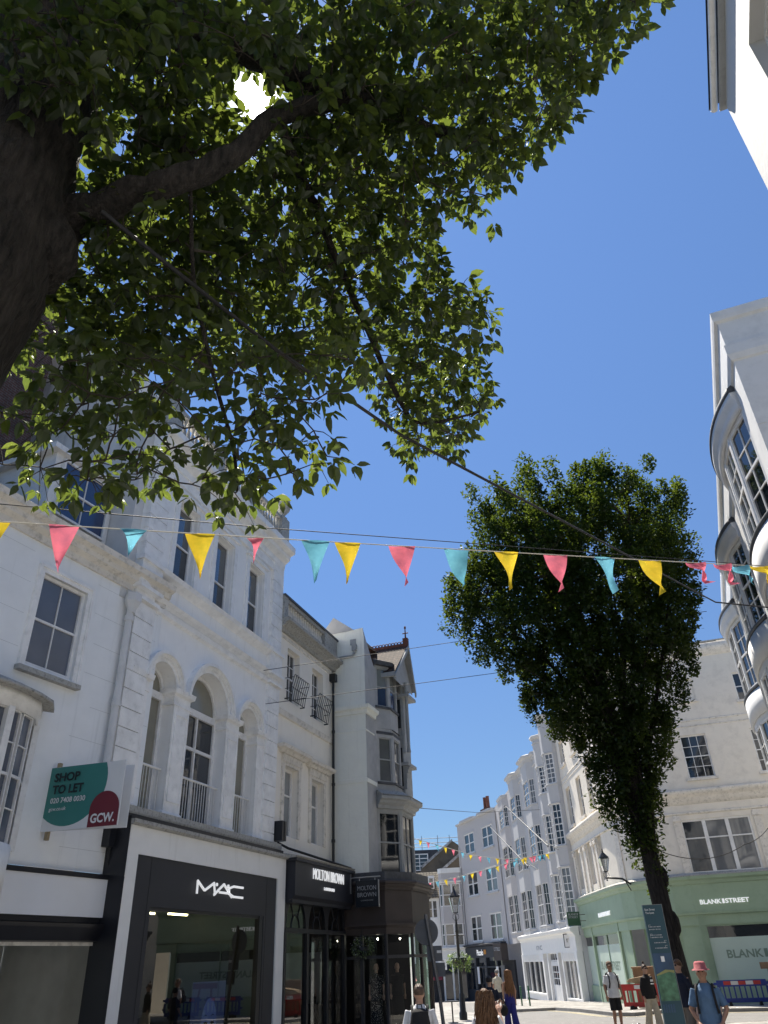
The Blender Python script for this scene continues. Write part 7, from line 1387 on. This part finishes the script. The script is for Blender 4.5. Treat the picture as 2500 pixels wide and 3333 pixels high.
person('grey haired man in a cream shirt and dark shorts walking away', 4.62, 43.5, 1.80, 205, 'tan', 'grey', 'short', ('cloth_cream', 'short'), ('cloth_navy', 'shorts'), stride=.2)
person('man in a loose white t shirt, black shorts and brown cap with rucksack straps', 6.75, 28.6, 1.86, 12, 'tan', None, 'short', ('cloth_white', 'short'), ('cloth_black', 'shorts'), hat=('cap', 'cloth_cap'), extra=lambda e: backpack(e, .9))
def sungl(e):
    m = MB()
    for s in (-1, 1): m.ell((s*.032, -.095, 1.642), (.027, .008, .02), 10, 6)
    m.tube([(-.07, -.03, 1.65), (-.06, -.09, 1.65), (.06, -.09, 1.65), (.07, -.03, 1.65)], .004, 5); m.build('sunglasses', 'cable', e)
def patch(e):
    sungl(e); m = MB(); m.box(.03, .13, -.152, -.145, 1.28, 1.34); m.box(.02, .14, -.152, -.145, 1.21, 1.24); m.build('printed_patch', 'white_plain', e)
person('woman with her hair in a topknot wearing sunglasses, black jacket and cream wide trousers', 7.72, 28.0, 1.76, 18, 'light', 'brown', 'bun', ('cloth_black', 'long'), ('cloth_beige', 'wide'), female=True, stride=.16, extra=patch)
person('man in navy short sleeved shirt and taupe shorts standing side on', 6.75, 21.5, 1.86, -62, 'light', 'auburn', 'short', ('cloth_navy', 'short'), ('cloth_taupe', 'shorts'), extra=sungl)
person('older man in a pink brimmed hat and faded blue polo shirt with black rucksack', 5.02, 14.8, 1.80, -25, 'tan', 'white', 'short', ('cloth_denim', 'short'), ('cloth_grey', 'trousers'), hat=('brim', 'cloth_pinkhat'), extra=lambda e: backpack(e, .85), arms={1: ((.27, -.02, 1.13), (.17, -.16, .95)), -1: ((-.27, -.02, 1.13), (-.17, -.16, .95))})
person('person in a black printed t shirt half hidden behind the man in the pink hat', 5.62, 16.6, 1.80, -60, 'pale', 'dark', 'short', ('cloth_black', 'short'), ('cloth_navy', 'trousers'))
# shop mannequins
q1, q2 = D.matrix_world, None
def dloc(x, y): c_, s_ = cos(radians(71.9)), sin(radians(71.9)); ox, oy = S1(26.3); return ox+x*c_-y*s_, oy+x*s_+y*c_
mat('floral', (.03, .03, .035), .8); fm = MATS['floral'].node_tree; 
vn = fm.nodes.new('ShaderNodeTexVoronoi'); vn.inputs['Scale'].default_value = 28; co_ = fm.nodes.new('ShaderNodeTexCoord'); fm.links.new(co_.outputs['Object'], vn.inputs['Vector'])
rm = fm.nodes.new('ShaderNodeValToRGB'); rm.color_ramp.elements[0].color = (.6, .57, .52, 1); rm.color_ramp.elements[0].position = .22; rm.color_ramp.elements[1].color = (.015, .015, .02, 1); rm.color_ramp.elements[1].position = .3
fm.links.new(vn.outputs['Distance'], rm.inputs[0]); fm.links.new(rm.outputs[0], fm.nodes['Principled BSDF'].inputs['Base Color'])
for x, y, tp, lb in ((.75, -1.2, 'floral', 'pale shop mannequin in a black and white floral dress in the brown shop window'), (1.3, -1.75, 'cloth_black', 'pale shop mannequin in a plain black dress in the brown shop window')):
    a_, b_ = dloc(x, y); person(lb, a_, b_, 1.78, 0, 'pale', None, 'short', (tp, 'short'), (tp, 'dress'), shoes=None, female=True, name='mannequin', cat='mannequin', face=False, z=-.05)

split_parts({'quoin_pier', 'pier', 'archivolt', 'pilaster', 'carved_bracket', 'baluster', 'architrave', 'bow_mullion', 'string_course', 'pier_panel', 'shop_mullion', 'menu_board', 'window_surround', 'sill', 'arrow', 'legend_block', 'white_stripe', 'red_stripe', 'eyes', 'eyebrows', 'strap', 'bay_panel', 'shop_pane', 'panel_joint', 'tracery', 'door_panel', 'chimney_pot', 'shutter', 'timber_post', 'parking_plate', 'railing', 'soil_pipe', 'interior_door_frame', 'lead_cap', 'bay_roof', 'pane', 'attic_gable', 'cornice', 'map_land'}, 45)
